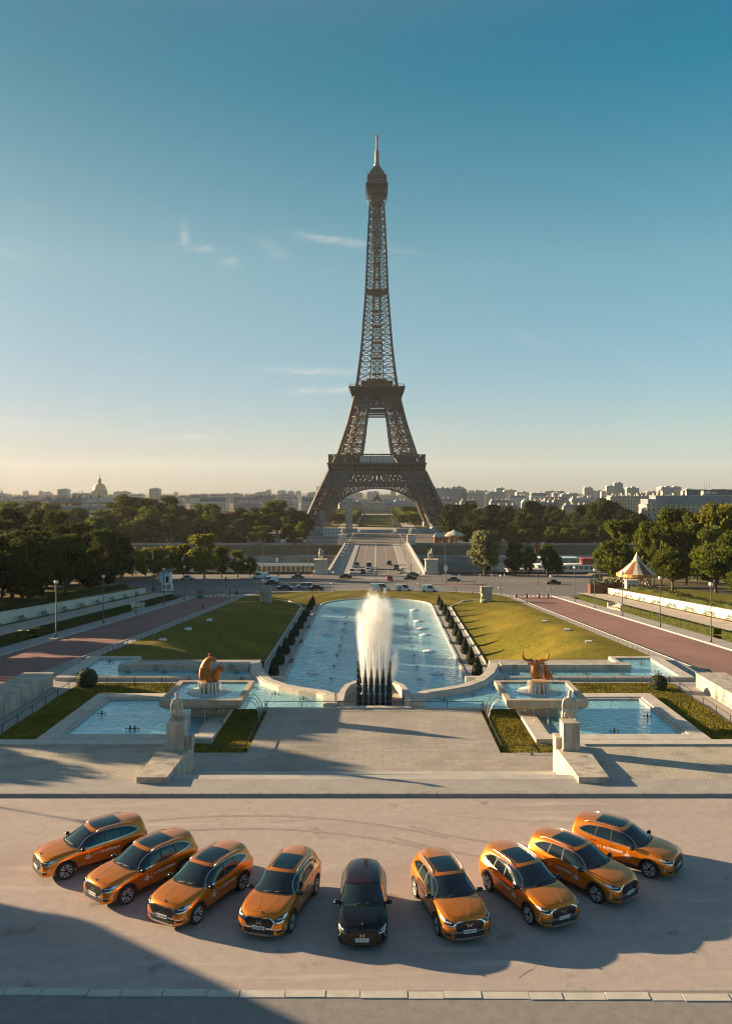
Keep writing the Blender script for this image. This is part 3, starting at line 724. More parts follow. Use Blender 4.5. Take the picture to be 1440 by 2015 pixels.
# zebra crossings and stop lines on the junction
m = MB()
for k in range(16): m.bx(-9 + k * 1.15, -8.45 + k * 1.15, 279.2, 281.4, -14.0, -13.955 + 0.0)
o = m.build('crossing_marking', M_line); setting(o)
for s in (-1, 1):
    m = MB()
    for k in range(9): m.box((s * (34.2 + k * 1.05), 192.5, zr(192.5) + .045), (.55, 3.0, .012))
    setting(m.build('crossing_marking', M_line))
m = MB()
for k in range(40): m.box((-60 + k * 3.2, 246, zr(246) + .03), (1.5, .14, .01))
setting(m.build('lane_marking', M_line))
m = MB()
for k in range(12): m.box((-6 + k * .9, 262, zr(262) + .03), (.5, 2.2, .01))
setting(m.build('crossing_marking', M_line))

# pylons with horse groups
def horse_group(loc, s, name_lbl):
    t = thing('statue_pylon', name_lbl, 'statue', loc)
    m = MB(); m.box((0, 0, .7), (5.2, 5.6, 1.4)); m.box((0, 0, 3.3), (4.3, 4.8, 3.9)); m.box((0, 0, 5.4), (4.8, 5.3, .35)); m.build('pedestal', M_stone, t)
    m = MB()
    m.tube([(0, 1.6, 7.3), (0, .6, 7.5), (0, -.7, 7.7), (0, -1.5, 8.4), (0, -1.9, 9.3)], [.55, .8, .75, .5, .32], 8)          # horse trunk and neck
    m.tube([(0, -1.8, 9.3), (0, -2.2, 9.35), (0, -2.75, 8.9)], [.28, .3, .14], 7)
    for q in (-.35, .35):
        m.tube([(q, -.9, 7.5), (q, -1.2, 6.7), (q, -.95, 5.6)], [.3, .17, .13], 6); m.tube([(q, 1.3, 7.3), (q, 1.7, 6.6), (q, 1.4, 5.6)], [.38, .2, .14], 6)
    m.tube([(0, 1.9, 7.4), (0, 2.5, 7.0), (0, 2.5, 6.2)], [.15, .2, .08], 6)
    m.tube([(-.9 * s, -.8, 5.6), (-.9 * s, -.8, 6.6), (-.9 * s, -.85, 7.6), (-.9 * s, -.8, 8.1), (-.9 * s, -.8, 8.35)], [.28, .3, .4, .2, .14], 7); m.ball((-.9 * s, -.82, 8.65), .25)
    m.tube([(-.8 * s, -.8, 7.95), (-.4 * s, -1.3, 8.3), (-.1 * s, -1.7, 8.7)], [.15, .12, .09], 6)
    m.build('horse_group', M_stone2, t)
for x, Y, lb in ((-20.1, 283.5, 'horse and warrior stone group on the near left pylon of the bridge'), (19.7, 283.5, 'sunlit horse and warrior stone group on the near right pylon of the bridge'),
                 (-19.2, 440, 'horse and warrior stone group on the far left pylon of the bridge'), (19.2, 440, 'horse and warrior stone group on the far right pylon of the bridge')):
    horse_group((x, Y, -14.2), -1 if x < 0 else 1, lb)

# ------------------------------------------------------------------ long park beyond the tower
m = MB()
for y0, y1 in ((655, 742), (752, 840), (850, 985)): m.bx(-14.5, 14, y0, y1, -15, -14.2)
setting(m.build('park_lawn', M_grass))
M_path = mat('park_path', (0.42, 0.38, 0.33), 1, var=.1, scale=.05)
m = MB(); m.bx(-32, 32, 560, 1010, -15, -14.3); setting(m.build('park_path', M_path))
m = MB(); m.bx(-400, 400, 441, 560, -15, -14.32); setting(m.build('quay_road', mat('quay_road_asphalt', (0.17, 0.155, 0.145), .9, var=.2, scale=.05, detail=7)))
M_hedge = mat('clipped_foliage', (0.085, 0.105, 0.018), 1, var=.4, scale=.8, detail=9, bump=1, bscale=2.5)
def leafy_box(m, c, size, rz=0, n=0, sz=.3):
    m.box(c, size, rz)
    for i in range(n):
        u = [rnd.uniform(-.5, .5) for _ in range(3)]; k = rnd.choice((0, 0, 1, 1, 2)); u[k] = .5 if (k == 2 or rnd.random() < .5) else -.5
        p = Vector((u[0] * size[0], u[1] * size[1], u[2] * size[2]))
        if rz: p = Matrix.Rotation(rz, 3, 'Z') @ p
        leaf(m, p + Vector(c), sz * rnd.uniform(.6, 1.3), rnd)
def leaf(m, p, s, r):
    n = Vector((r.uniform(-1, 1), r.uniform(-1, 1), r.uniform(-.6, 1))).normalized()
    a = n.orthogonal().normalized() * s; b = n.cross(a).normalized() * s * .7
    o = len(m.v); m.v += [tuple(p - a), tuple(p + b), tuple(p + a * 1.1), tuple(p - b)]; m.f.append([o, o + 1, o + 2, o + 3]); m.m.append(m.mi); m.sm.append(False)
m = MB(); leafy_box(m, (0, 0, 5.2), (8.5, 12, 6.6), 0, 500, .8); me_box = m.mesh('box_crown', M_hedge)
m = MB()
for q in (-3.5, 3.5): m.tube([(0, q, 0), (0, q, 2.2)], .3, 6)
M_bark = mat('bark', (0.12, 0.095, 0.07), .95, var=.3, scale=2); me_trk = m.mesh('box_trunk', M_bark)
for s in (-1, 1):
    for row, x in enumerate((23.5, 34.5, 46)):
        for k in range(17 if row == 0 else 13):
            Y = 700 + k * 18 if row == 0 else 730 + k * 20
            t = thing('clipped_tree', 'box-clipped tree in the rows ' + ('left' if s < 0 else 'right') + ' of the long park lawn', 'tree', (s * x, Y, -14.3), 0, 'box-clipped trees along the long park')
            for nm, me in (('crown', me_box), ('trunk', me_trk)):
                c = bpy.data.objects.new(nm, me); C.objects.link(c); c.parent = t
m = MB()
for s in (-1, 1): m.bx(s * 15.2 - .7, s * 15.2 + .7, 655, 985, -14.4, -13.0)
setting(m.build('lawn_hedge', mat('dark_hedge', (0.03, 0.045, 0.012), 1, var=.3, scale=1)))

# ------------------------------------------------------------------ city
def facade(name, wall, win, pitch=2.6, floor=3.1, wx=.42, wz=.55, z0=0.9):
    m = mat(name, wall, .85, var=.1, scale=.12, detail=6); n = m.node_tree.nodes; l = m.node_tree.links; b = n['Principled BSDF']
    t = n.new('ShaderNodeTexCoord'); s = n.new('ShaderNodeSeparateXYZ'); l.new(t.outputs['Object'], s.inputs[0])
    def M(op, a, c=None, d=None):
        q = n.new('ShaderNodeMath'); q.operation = op
        for i, v in enumerate((a, c, d)):
            if v is None: continue
            if isinstance(v, (int, float)): q.inputs[i].default_value = v
            else: l.new(v, q.inputs[i])
        return q.outputs[0]
    u = M('FRACT', M('DIVIDE', M('ADD', M('ADD', s.outputs[0], s.outputs[1]), 500.0), pitch)); v = M('FRACT', M('DIVIDE', M('ADD', s.outputs[2], 500.0 * floor - z0), floor))
    mu = M('LESS_THAN', M('ABSOLUTE', M('SUBTRACT', u, .5)), wx / 2); mv = M('LESS_THAN', M('ABSOLUTE', M('SUBTRACT', v, .5)), wz / 2)
    g = n.new('ShaderNodeNewGeometry'); sg = n.new('ShaderNodeSeparateXYZ'); l.new(g.outputs['Normal'], sg.inputs[0])
    up = M('LESS_THAN', M('ABSOLUTE', sg.outputs[2]), .5)
    k = M('MULTIPLY', M('MULTIPLY', mu, mv), up)
    # string courses between the floors
    cs = M('MULTIPLY', M('LESS_THAN', v, .09), up)
    mx = n.new('ShaderNodeMix'); mx.data_type = 'RGBA'; l.new(k, mx.inputs[0]); l.new(b.inputs['Base Color'].links[0].from_socket, mx.inputs[6]); mx.inputs[7].default_value = (*win, 1)
    m2 = n.new('ShaderNodeMix'); m2.data_type = 'RGBA'; l.new(cs, m2.inputs[0]); l.new(mx.outputs[2], m2.inputs[6]); m2.inputs[7].default_value = tuple(c * .78 for c in wall) + (1,)
    l.new(m2.outputs[2], b.inputs['Base Color']); l.new(M('SUBTRACT', .85, M('MULTIPLY', k, .6)), b.inputs['Roughness'])
    return m
F_cream = facade('facade_cream_stone', (0.46, 0.40, 0.32), (0.07, 0.07, 0.075))
F_grey = facade('facade_grey_stone', (0.36, 0.34, 0.32), (0.06, 0.06, 0.07), 2.9, 3.2)
F_white = facade('facade_white_render', (0.55, 0.54, 0.51), (0.12, 0.13, 0.15), 3.3, 2.9, .6, .5)
F_brick = facade('facade_red_brick', (0.20, 0.10, 0.075), (0.05, 0.05, 0.055), 2.8, 3.1)
F_glass = facade('facade_curtain_glass', (0.30, 0.34, 0.35), (0.12, 0.17, 0.19), 2.0, 3.5, .8, .75)
F_slab = facade('facade_concrete_slab', (0.42, 0.41, 0.40), (0.10, 0.11, 0.12), 3.0, 2.8, .62, .5)
M_zinc = mat('zinc_roof', (0.20, 0.215, 0.235), .5, .2, var=.2, scale=.2, detail=6)
M_zinc2 = mat('pale_roof', (0.36, 0.36, 0.35), .7, var=.15, scale=.2)
M_clay = mat('clay_pots', (0.33, 0.18, 0.12), .9)
def stone_block(w, d, h, wall, roof=M_zinc, chim=4, seed=0, mans=4.2):
    """street block: walls, mansard roof with dormers, chimney stacks"""
    r = random.Random(seed)
    a = MB(); a.box((0, 0, h / 2), (w, d, h)); a.box((0, 0, h + .2), (w + .9, d + .9, .4))
    b = MB(); i = 1.6
    b.add([(-w / 2, -d / 2, h + .4), (w / 2, -d / 2, h + .4), (w / 2, d / 2, h + .4), (-w / 2, d / 2, h + .4),
           (-w / 2 + i, -d / 2 + i, h + mans), (w / 2 - i, -d / 2 + i, h + mans), (w / 2 - i, d / 2 - i, h + mans), (-w / 2 + i, d / 2 - i, h + mans)],
          [(0, 1, 5, 4), (1, 2, 6, 5), (2, 3, 7, 6), (3, 0, 4, 7), (4, 5, 6, 7)])
    for k in range(int(w / 3.6)):
        x = -w / 2 + 2.2 + k * 3.6
        for sy in (-1, 1): b.box((x, sy * (d / 2 - .7), h + 1.7), (1.5, 1.6, 2.2))
    c = MB()
    for k in range(chim):
        x = -w / 2 + (k + .5) * w / chim + r.uniform(-.8, .8); y = r.uniform(-.25, .25) * d
        c.box((x, y, h + mans + .6), (.9, d * r.uniform(.2, .4), 3.0)); c.mi = 1
        for q in range(5): c.box((x, y - d * .1 + q * d * .05, h + mans + 2.5), (.45, .45, .9))
        c.mi = 0
    return [('wall', a.mesh('block_wall', wall)), ('roof', b.mesh('block_roof', roof)), ('chimney', c.mesh('block_chimney', [F_cream if wall != F_brick else F_brick, M_clay]))]
def modern_block(w, d, h, wall, seed=0, step=True):
    r = random.Random(seed); a = MB(); a.box((0, 0, h / 2), (w, d, h)); b = MB()
    b.box((0, 0, h + .25), (w + .3, d + .3, .5)); b.box((w * .15, 0, h + 1.6), (w * .3, d * .5, 2.6))
    if step: b.box((-w * .25, 0, h + 1.2), (w * .2, d * .6, 1.6))
    for k in range(4): b.tube([(r.uniform(-.4, .4) * w, r.uniform(-.3, .3) * d, h), (r.uniform(-.4, .4) * w, 0, h + r.uniform(2, 5))], .12, 5)
    return [('wall', a.mesh('slab_wall', wall)), ('roof', b.mesh('slab_roof', M_zinc2))]
def put(name, parts, label, x, Y, z=-14.5, rz=0.0, scale=1, group=None, cat='building'):
    t = thing(name, label, cat, (x, Y, z), rz, group); t.scale = scale if hasattr(scale, '__len__') else (scale,) * 3
    for nm, me in parts:
        o = bpy.data.objects.new(nm, me); C.objects.link(o); o.parent = t
    return t
blocks = [stone_block(26, 15, 18, F_cream, seed=1), stone_block(34, 15, 19, F_grey, seed=2, chim=5), stone_block(22, 16, 17, F_cream, seed=3, chim=3), stone_block(30, 15, 20, F_white, seed=4, chim=5), stone_block(28, 15, 18, F_grey, M_zinc2, seed=5)]
brick_b = stone_block(30, 16, 20, F_brick, seed=6)
mods = [modern_block(38, 16, 26, F_white, 1), modern_block(30, 18, 30, F_slab, 2), modern_block(48, 16, 22, F_slab, 3), modern_block(24, 20, 34, F_glass, 4)]
def row(Y, x0, x1, ytop, jit, seed, name, label, group, skip=None, mix=blocks, gap=2, base_h=22.5):
    """a row of street blocks whose roofs reach about the given height"""
    r = random.Random(seed); X = px2(x0, Y)
    while X < px2(x1, Y):
        p = r.choice(mix); wdt = 30
        Yj = Y + r.uniform(-25, 25); zt_ = pz(ytop + r.uniform(-jit, jit), Yj); sc = max(.55, (zt_ + 14.5) / base_h)
        px_ = 742 + (X - CAMX) * 1550 / Yj
        if not (skip and skip[0] < px_ < skip[1]):
            put(name, p, label, X + 15, Yj, rz=r.choice((0, 0, .12, -.15, math.pi)), scale=(1, 1, sc), group=group)
        X += 32 + gap + r.uniform(-6, 10)
G1, G2, G3, G4 = 'street blocks far left behind the trees', 'street blocks far right behind the trees', 'pale blocks on the left skyline', 'pale blocks on the right skyline'
row(760, -20, 330, 985, 5, 11, 'apartment_block', 'stone apartment block with a zinc roof behind the trees at far left', G1)
row(900, -20, 700, 983, 4, 12, 'apartment_block', 'stone apartment block with a zinc roof behind the trees at far left', G1, skip=(205, 340))
row(1250, -30, 690, 978, 3, 13, 'apartment_block', 'small pale block in the roofscape left of the tower', G3)
row(1900, -40, 690, 973.5, 2.5, 14, 'apartment_block', 'small pale block in the roofscape left of the tower', G3, mix=blocks + mods)
row(820, 880, 1190, 989, 4, 15, 'apartment_block', 'sunlit cream stone block with chimneys behind the trees right of the tower', G2, mix=[blocks[0], blocks[2], blocks[0], blocks[1]])
row(1050, 850, 1260, 981, 4, 16, 'apartment_block', 'sunlit cream stone block with chimneys behind the trees right of the tower', G2, mix=[blocks[0], blocks[2], blocks[4]])
row(1500, 850, 1460, 975, 4, 17, 'apartment_block', 'small pale block in the roofscape right of the tower', G4, mix=blocks + mods)
row(2200, 850, 1480, 971, 3, 18, 'apartment_block', 'small pale block in the roofscape right of the tower', G4, mix=mods)
row(1300, 690, 830, 984, 3, 19, 'apartment_block', 'hazy pale block behind the school building under the arch', 'hazy blocks under the arch', mix=blocks + mods[:1])
row(2000, 690, 830, 974, 3, 20, 'apartment_block', 'hazy pale block behind the school building under the arch', 'hazy blocks under the arch', mix=mods)
# single towers and slabs on the skyline: (px left, px right, top y, distance, facade, words)
for i, (a, b, yt, Y, fc, lb) in enumerate([
    (47, 56, 967, 2600, F_slab, 'slim pale tower block on the skyline at far left'), (78, 85, 967, 2600, F_slab, 'slim pale tower next to a lower block at far left'),
    (88, 101, 969, 2400, F_white, 'wide stepped white block beside the slim tower at far left'), (343, 350, 969, 3000, F_slab, 'lone hazy tower above the trees left of centre'),
    (524, 534, 965, 2800, F_slab, 'tallest hazy tower of the skyline between the dome and the iron tower'), (510, 523, 969, 2700, F_white, 'broad hazy slab left of the tallest hazy tower'),
    (547, 563, 966, 2600, F_slab, 'broad hazy block left of the iron tower'), (566, 579, 967, 2700, F_slab, 'middle hazy tower left of the iron tower'),
    (582, 592, 967, 2700, F_slab, 'hazy square tower nearest the left tower leg'), (606, 624, 970, 1900, F_slab, 'grey slab touching the left tower leg'),
    (497, 512, 973, 2600, F_white, 'low hazy block left of the broad slab'),
    (440, 450, 975, 2800, F_white, 'small hazy block on the left skyline above the roofs'), (384, 392, 975, 2800, F_white, 'narrow small hazy block on the left skyline'),
    (990, 1012, 965, 2000, F_slab, 'grey square office slab right of the crane'), (1014, 1038, 969, 1900, F_white, 'stepped white block with a dark roof box right of the crane'),
    (938, 975, 972, 1700, F_white, 'long low white block under the crane'), (1060, 1080, 975, 1800, F_white, 'low white block left of the twin towers'),
    (1086, 1104, 971, 1700, F_slab, 'grey block with a white side left of the twin towers'), (1191, 1207, 957, 1500, F_slab, 'lower brown half of the twin towers on the right'),
    (1206, 1223, 951, 1520, F_glass, 'taller glass half of the twin towers on the right'), (1110, 1140, 972, 1900, F_white, 'long white block left of the twin towers'),
    (785, 792, 972, 2500, F_slab, 'thin hazy tower seen under the arch'), (697, 706, 969, 2500, F_slab, 'hazy tower seen at the left inside the arch'), (768, 778, 966, 2400, F_slab, 'hazy tower seen at the right inside the arch')]):
    w_ = (b - a) * Y / 1550; h_ = pz(yt, Y) + 14.5
    put('skyline_tower', modern_block(w_, w_ * .7, h_, fc, 30 + i), lb, px2((a + b) / 2, Y), Y, rz=0)
# glass office right behind the tower leg
t = thing('glass_office', 'large rounded glass office block just right of the tower leg', 'building', (px2(888, 1500), 1500, -14.5))
m = MB(); h_ = pz(962, 1500) + 14.5; m.prism([(-30, -8), (22, -8), (28, -2), (28, 8), (-30, 8)], 0, h_ * .8); m.prism([(-32, -9), (16, -9), (24, 0), (24, 9), (-32, 9)], h_ * .5, h_); m.build('wall', F_glass, t)
m = MB(); m.bx(-32, 20, -8.5, 8.5, h_, h_ + .8); m.build('roof', M_zinc2, t)
w_ = 17 * 1500 / 1550; put('glass_office', modern_block(w_, 12, pz(962, 1500) + 14.5, F_glass, 77), 'square glass office block between the rounded one and the crane', px2(908, 1500), 1500)
# tower crane
t = thing('construction_crane', 'pale yellow tower crane on the skyline right of the tower', 'crane', (px2(938, 1600), 1600, -14.5))
M_crane = mat('crane_paint', (0.5, 0.45, 0.33), .6); H = pz(965, 1600) + 14.5
m = MB(); m.beam((0, 0, 0), (0, 0, H), 1.3); m.build('mast', M_crane, t)
m = MB(); m.beam((-24, 0, H), (9, 0, H), .9); m.beam((0, 0, H), (0, 0, H + 4), .6); m.beam((0, 0, H + 4), (-15, 0, H + .4), .25); m.box((8, 0, H - .8), (3, 1.4, 1.8)); m.build('jib', M_crane, t)
# domes
def dome_church(name, label, x, Y, ytop, wpx, gold=False):
    k = Y / 1550; r_ = wpx * k / 2; H = pz(ytop, Y) + 14.5; zb = pz(985, Y) + 14.5
    t = thing(name, label, 'dome', (px2(x, Y), Y, -14.5))
    m = MB(); m.box((0, 0, zb * .5), (r_ * 3, r_ * 3, zb)); m.lathe([(r_ * 1.05, zb - 2), (r_ * 1.05, zb + (H - zb) * .08), (r_, zb + (H - zb) * .09), (r_, zb + (H - zb) * .34), (r_ * 1.06, zb + (H - zb) * .35)], 24)
    for a in range(16): m.beam((math.cos(a * .3927) * r_ * 1.04, math.sin(a * .3927) * r_ * 1.04, zb), (math.cos(a * .3927) * r_ * 1.04, math.sin(a * .3927) * r_ * 1.04, zb + (H - zb) * .34), r_ * .1)
    m.build('drum', F_cream, t)
    md = M_gild if gold else M_zinc2
    m = MB(); z0 = zb + (H - zb) * .35; hd = (H - zb) * .27
    m.lathe([(r_ * .98 * math.cos(a) ** .8 if a < 1.5 else r_ * .2, z0 + hd * math.sin(a)) for a in [i * 1.45 / 8 for i in range(9)]], 24)
    m.build('cupola', md, t)
    m = MB(); z1 = z0 + hd; q = H - z1
    m.lathe([(r_ * .24, z1 - .5), (r_ * .24, z1 + q * .3), (r_ * .3, z1 + q * .31), (r_ * .16, z1 + q * .45), (r_ * .05, z1 + q * .55), (.15, H)], 12); m.build('lantern', M_gild if gold else md, t)
M_gild = mat('gilded_lead', (0.46, 0.36, 0.20), .6, .1, var=.35, scale=.3)
dome_church('domed_church', 'large gilded church dome with a tall lantern on the left skyline', 196.5, 1700, 930, 27, True)
dome_church('domed_church', 'small distant grey dome left of the gilded dome', 162, 3300, 959, 9)
dome_church('domed_church', 'tiny hazy dome on the skyline left of centre', 404, 3600, 971, 6)
dome_church('domed_church', 'dark bell-shaped dome cut by the left edge of the photo', 4, 800, 959, 10)
put('brick_block', brick_b, 'dark red brick block with a flat roof in front of the gilded dome', px2(170, 700), 700, scale=(1.0, 1, .98), rz=.1)
put('brick_block', modern_block(26, 16, 20.5, F_glass, 5), 'dark grey office block beside the red brick block', px2(197, 690), 690)
put('apartment_block', blocks[3], 'pale block with a long white roof below the red brick block', px2(165, 620), 620, scale=(1.5, 1, .75))
put('apartment_block', brick_b, 'low red brick building left of the dark brick block', px2(108, 800), 800, scale=(.8, 1, .9))
# hotel slab with roof sign
t = put('hotel_block', modern_block(58, 18, pz(964, 900) + 14.5 - 2, F_white, 9, False), 'wide hotel slab with a dark sign band on its roof at far right', px2(1395, 900), 900)
zt_ = pz(964, 900) + 14.5
m = MB(); m.bx(-30, 26, -9.8, -9.2, zt_ - 6.5, zt_ + .5); m.bx(12, 13.2, -10, -9, zt_ - 6.5, zt_ + 1.2); sb = m.build('sign_band', mat('sign_blue', (0.045, 0.075, 0.10), .5, var=.15, scale=.4), t)
vs, fs = text_mesh('pullman', 5.2); m = MB(); m.add([(x - 4, -9.9, y + zt_ - 4.3) for x, y, z in vs], fs); m.build('sign_lettering', mat('sign_white', (0.85, 0.85, 0.83), .6), sb)
m = MB()
for q in range(3): m.tube([(-6 + q * 3, 0, zt_), (-6 + q * 3, 0, zt_ + 9)], .12, 5)
m.build('aerial', M_dark, t)
put('apartment_block', stone_block(64, 16, 24, F_cream, M_zinc2, 8, 41, 2.0), 'long cream block with roof terraces right of the twin towers', px2(1262, 760), 760, rz=-.05, scale=(1, 1, .98))
# big corner block among the trees at right
t = thing('corner_building', 'large grey and cream apartment building with balconies rising behind the right trees', 'building', (px2(1462, 470), 470, -14.5), -.10)
F_big = facade('facade_big_block', (0.43, 0.40, 0.35), (0.06, 0.065, 0.07), 2.9, 3.3, .42, .62)
Hb = pz(993, 470) + 14.5
m = MB(); m.bx(-56, 60, 0, 22, 0, Hb); m.bx(-53, 60, -.6, 0, 3.5, Hb - 6); m.build('wall', F_big, t)
m = MB()
for z_ in (7.5, 14.2, Hb - 3.4, Hb): m.bx(-57.5, 61, -1.1, .1, z_, z_ + .3)
for z_ in (8.3, Hb - 2.6):
    m.bx(-57.4, 61, -1.05, -.98, z_ + .35, z_ + .45)
m.build('balcony', M_stone, t)
m = MB(); m.bx(-55, 60, 1.5, 21, Hb, Hb + 3.2); m.bx(-50, 60, 3.5, 20, Hb + 3.2, Hb + 5.4)
for k in range(14): m.box((-50 + k * 8, 2.2, Hb + 1.6), (2.2, 2.4, 2.9))
m.build('roof', M_zinc, t)
M_slate = mat('slate_dome', (0.06, 0.07, 0.09), .5, .2)
for k in (0, 1, 2, 8): m = MB(); m.box((-44 + k * 12, 11, Hb + 6.6), (1.2, 5, 3.4)); m.build('chimney', F_cream, t)
# school building closing the long park
t = thing('palace_building', 'long classical building with a square dome closing the park under the arch', 'building', (px2(742, 1060), 1060, -14.4))
m = MB(); m.bx(-62, 62, 0, 14, 0, 10.5); m.bx(-12, 12, -4, 16, 0, 13.5); m.bx(-66, -52, -3, 15, 0, 12); m.bx(52, 66, -3, 15, 0, 12); m.prism([(-12.5, -4.6), (12.5, -4.6), (12.5, -3.8), (-12.5, -3.8)], 13.5, lambda x, y: 14.1); m.build('wall', F_grey, t)
m = MB()
for k in range(8): m.tube([(-9 + k * 2.57, -4.6, 1.5), (-9 + k * 2.57, -4.6, 11.5)], .5, 8)
m.add([(-12, -4.7, 13.6), (12, -4.7, 13.6), (0, -4.7, 17.5)], [(0, 1, 2)]); m.build('portico', M_stone, t)
m = MB(); m.prism([(-62, 0), (62, 0), (62, 14), (-62, 14)], 10.5, 11.0); m.add([(-62, 0, 11), (62, 0, 11), (60, 7, 15), (-60, 7, 15), (62, 14, 11), (-62, 14, 11)], [(0, 1, 2, 3), (4, 5, 3, 2), (1, 4, 2), (0, 3, 5)]); m.build('roof', M_zinc, t)
m = MB(); m.lathe([(8.6, 13.5), (8.3, 16), (7.2, 19), (5.0, 21.5), (2.4, 22.8), (1.8, 23), (1.8, 24.5), (.3, 25.5), (.1, 31)], 4, smooth=False); m.v = [((x - y) * .7071, (x + y) * .7071 + 4, z) for x, y, z in m.v]; m.build('square_dome', M_slate, t)
# ------------------------------------------------------------------ trees
def leafmat(name, col, var=.45, trans=.35, col2=None):
    m = mat(name, col, .75, var=var, scale=.45, detail=6, var2=col2); n = m.node_tree.nodes; l = m.node_tree.links; b = n['Principled BSDF']
    b.inputs['Specular IOR Level'].default_value = .08
    tr = n.new('ShaderNodeBsdfTranslucent'); mx = n.new('ShaderNodeMixShader'); mx.inputs[0].default_value = trans
    oi = n.new('ShaderNodeObjectInfo'); hs = n.new('ShaderNodeHueSaturation'); src = b.inputs['Base Color'].links[0].from_socket
    mr = n.new('ShaderNodeMapRange'); mr.inputs[3].default_value = .7; mr.inputs[4].default_value = 1.3; l.new(oi.outputs['Random'], mr.inputs[0])
    l.new(mr.outputs[0], hs.inputs['Value']); l.new(src, hs.inputs['Color'])
    l.new(hs.outputs[0], b.inputs['Base Color']); l.new(hs.outputs[0], tr.inputs[0])
    l.new(b.outputs[0], mx.inputs[1]); l.new(tr.outputs[0], mx.inputs[2]); l.new(mx.outputs[0], n['Material Output'].inputs[0])
    return m
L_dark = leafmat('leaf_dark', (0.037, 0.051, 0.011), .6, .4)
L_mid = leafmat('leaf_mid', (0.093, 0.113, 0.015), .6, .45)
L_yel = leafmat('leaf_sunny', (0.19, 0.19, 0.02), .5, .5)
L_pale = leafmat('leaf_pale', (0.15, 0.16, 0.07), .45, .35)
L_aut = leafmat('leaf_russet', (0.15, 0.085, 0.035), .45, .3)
def tree_mesh(seed, H=16.0, rad=6.0, trunk_h=1.6, nleaf=6400, ls=.40, flat=1.0, lobes=44, leafm=L_mid, core=True):
    """unit tree: tapered trunk with limbs, crown of leaf clumps with gaps; returns trunk and crown meshes"""
    r = random.Random(seed); tk = MB(); cr = MB()
    cz = trunk_h + (H - trunk_h) * .52; rz_ = (H - trunk_h) * .52 * flat
    pts = [(0, 0, 0), (.1, .05, trunk_h * .5), (0, 0, trunk_h), (r.uniform(-.4, .4), r.uniform(-.4, .4), cz), (0, 0, H * .86)]
    tk.tube(pts, [H * .030, H * .023, H * .019, H * .011, H * .004], 7)
    cl = []
    for i in range(lobes):
        a = r.uniform(0, 2 * math.pi); v = r.uniform(-.95, 1.0); k = math.sqrt(max(0, 1 - v * v * .85)) * r.uniform(.45, 1.0)
        c = Vector((math.cos(a) * rad * k * .82, math.sin(a) * rad * k * .82, cz + v * rz_ * .84)); s = rad * r.uniform(.17, .36)
        cl.append((c, s))
    for c, s in cl[:8]: tk.tube([(0, 0, trunk_h * r.uniform(.75, 1.2)), tuple(Vector((0, 0, trunk_h)).lerp(c, .55) + Vector((0, 0, -.3))), tuple(c)], [H * .011, H * .007, H * .003], 5)
    per = nleaf // lobes
    for c, s in cl:
        for q in range(per):
            d = Vector((r.gauss(0, 1), r.gauss(0, 1), r.gauss(0, 1))).normalized(); d.z *= .72
            p = c + d * s * (r.random() ** .30) * r.uniform(.85, 1.22)
            leaf(cr, p, ls * r.uniform(.6, 1.35), r)
    if core:                                    # the shaded inner boughs that close the crown
        for c, s in cl:
            cc = Vector((0, 0, cz)).lerp(c, .7); k0 = len(cr.v); cr.ball(tuple(cc), s * .62, 6, 4)
            for q in range(k0, len(cr.v)):
                v = Vector(cr.v[q]); cr.v[q] = tuple(v + (v - cc) * r.uniform(-.35, .3))
    return [('trunk', tk.mesh('tree_trunk', M_bark)), ('crown', cr.mesh('tree_crown', leafm))]
TREES = {}
for nm, lm in (('dark', L_dark), ('mid', L_mid), ('yel', L_yel), ('pale', L_pale), ('aut', L_aut)):
    TREES[nm] = [tree_mesh(100 + i * 7 + len(nm), leafm=lm) for i in range(3 if nm in ('dark', 'mid') else 2)]
TREES['park'] = [tree_mesh(301 + i, H=10, rad=4.6, trunk_h=2.4, nleaf=9000, ls=.20, lobes=50, leafm=L_mid) for i in range(2)]
TREES['dome'] = [tree_mesh(401, H=12, rad=6.6, trunk_h=.6, nleaf=6500, ls=.30, lobes=50, leafm=L_dark)]
nat = {'dark': (16, 6), 'mid': (16, 6), 'yel': (16, 6), 'pale': (16, 6), 'aut': (16, 6), 'park': (10, 4.6), 'dome': (12, 6.6)}
rt = random.Random(99)
def tree(kind, X, Y, z, H, rad, label, group=None, name='tree'):
    h0, r0 = nat[kind]; parts = rt.choice(TREES[kind])
    t = thing(name, label, 'tree', (X, Y, z), rt.uniform(0, 6.28), group); t.scale = (rad / r0, rad / r0, H / h0)
    for nm, me in parts:
        o = bpy.data.objects.new(nm, me); C.objects.link(o); o.parent = t
    return t
def gz_at(X, Y):
    a = abs(X)
    if Y < 190 and a > 55.5: return zr(Y) + 2.25
    if Y < 283: return zr(Y)
    return -14.4
def treepx(kind, x, ytop, Y, wpx, label, group=None, dz=0.0):
    X = px2(x, Y); z = gz_at(X, Y) + dz; tree(kind, X, Y, z, pz(ytop, Y) - z, wpx * Y / 1550 / 2, label, group)
GL = 'tall trees in the wood beyond the river at left'; GR = 'tall trees in the wood beyond the river at right'; GP = 'big trees in the left park'; GPR = 'big trees in the right park'
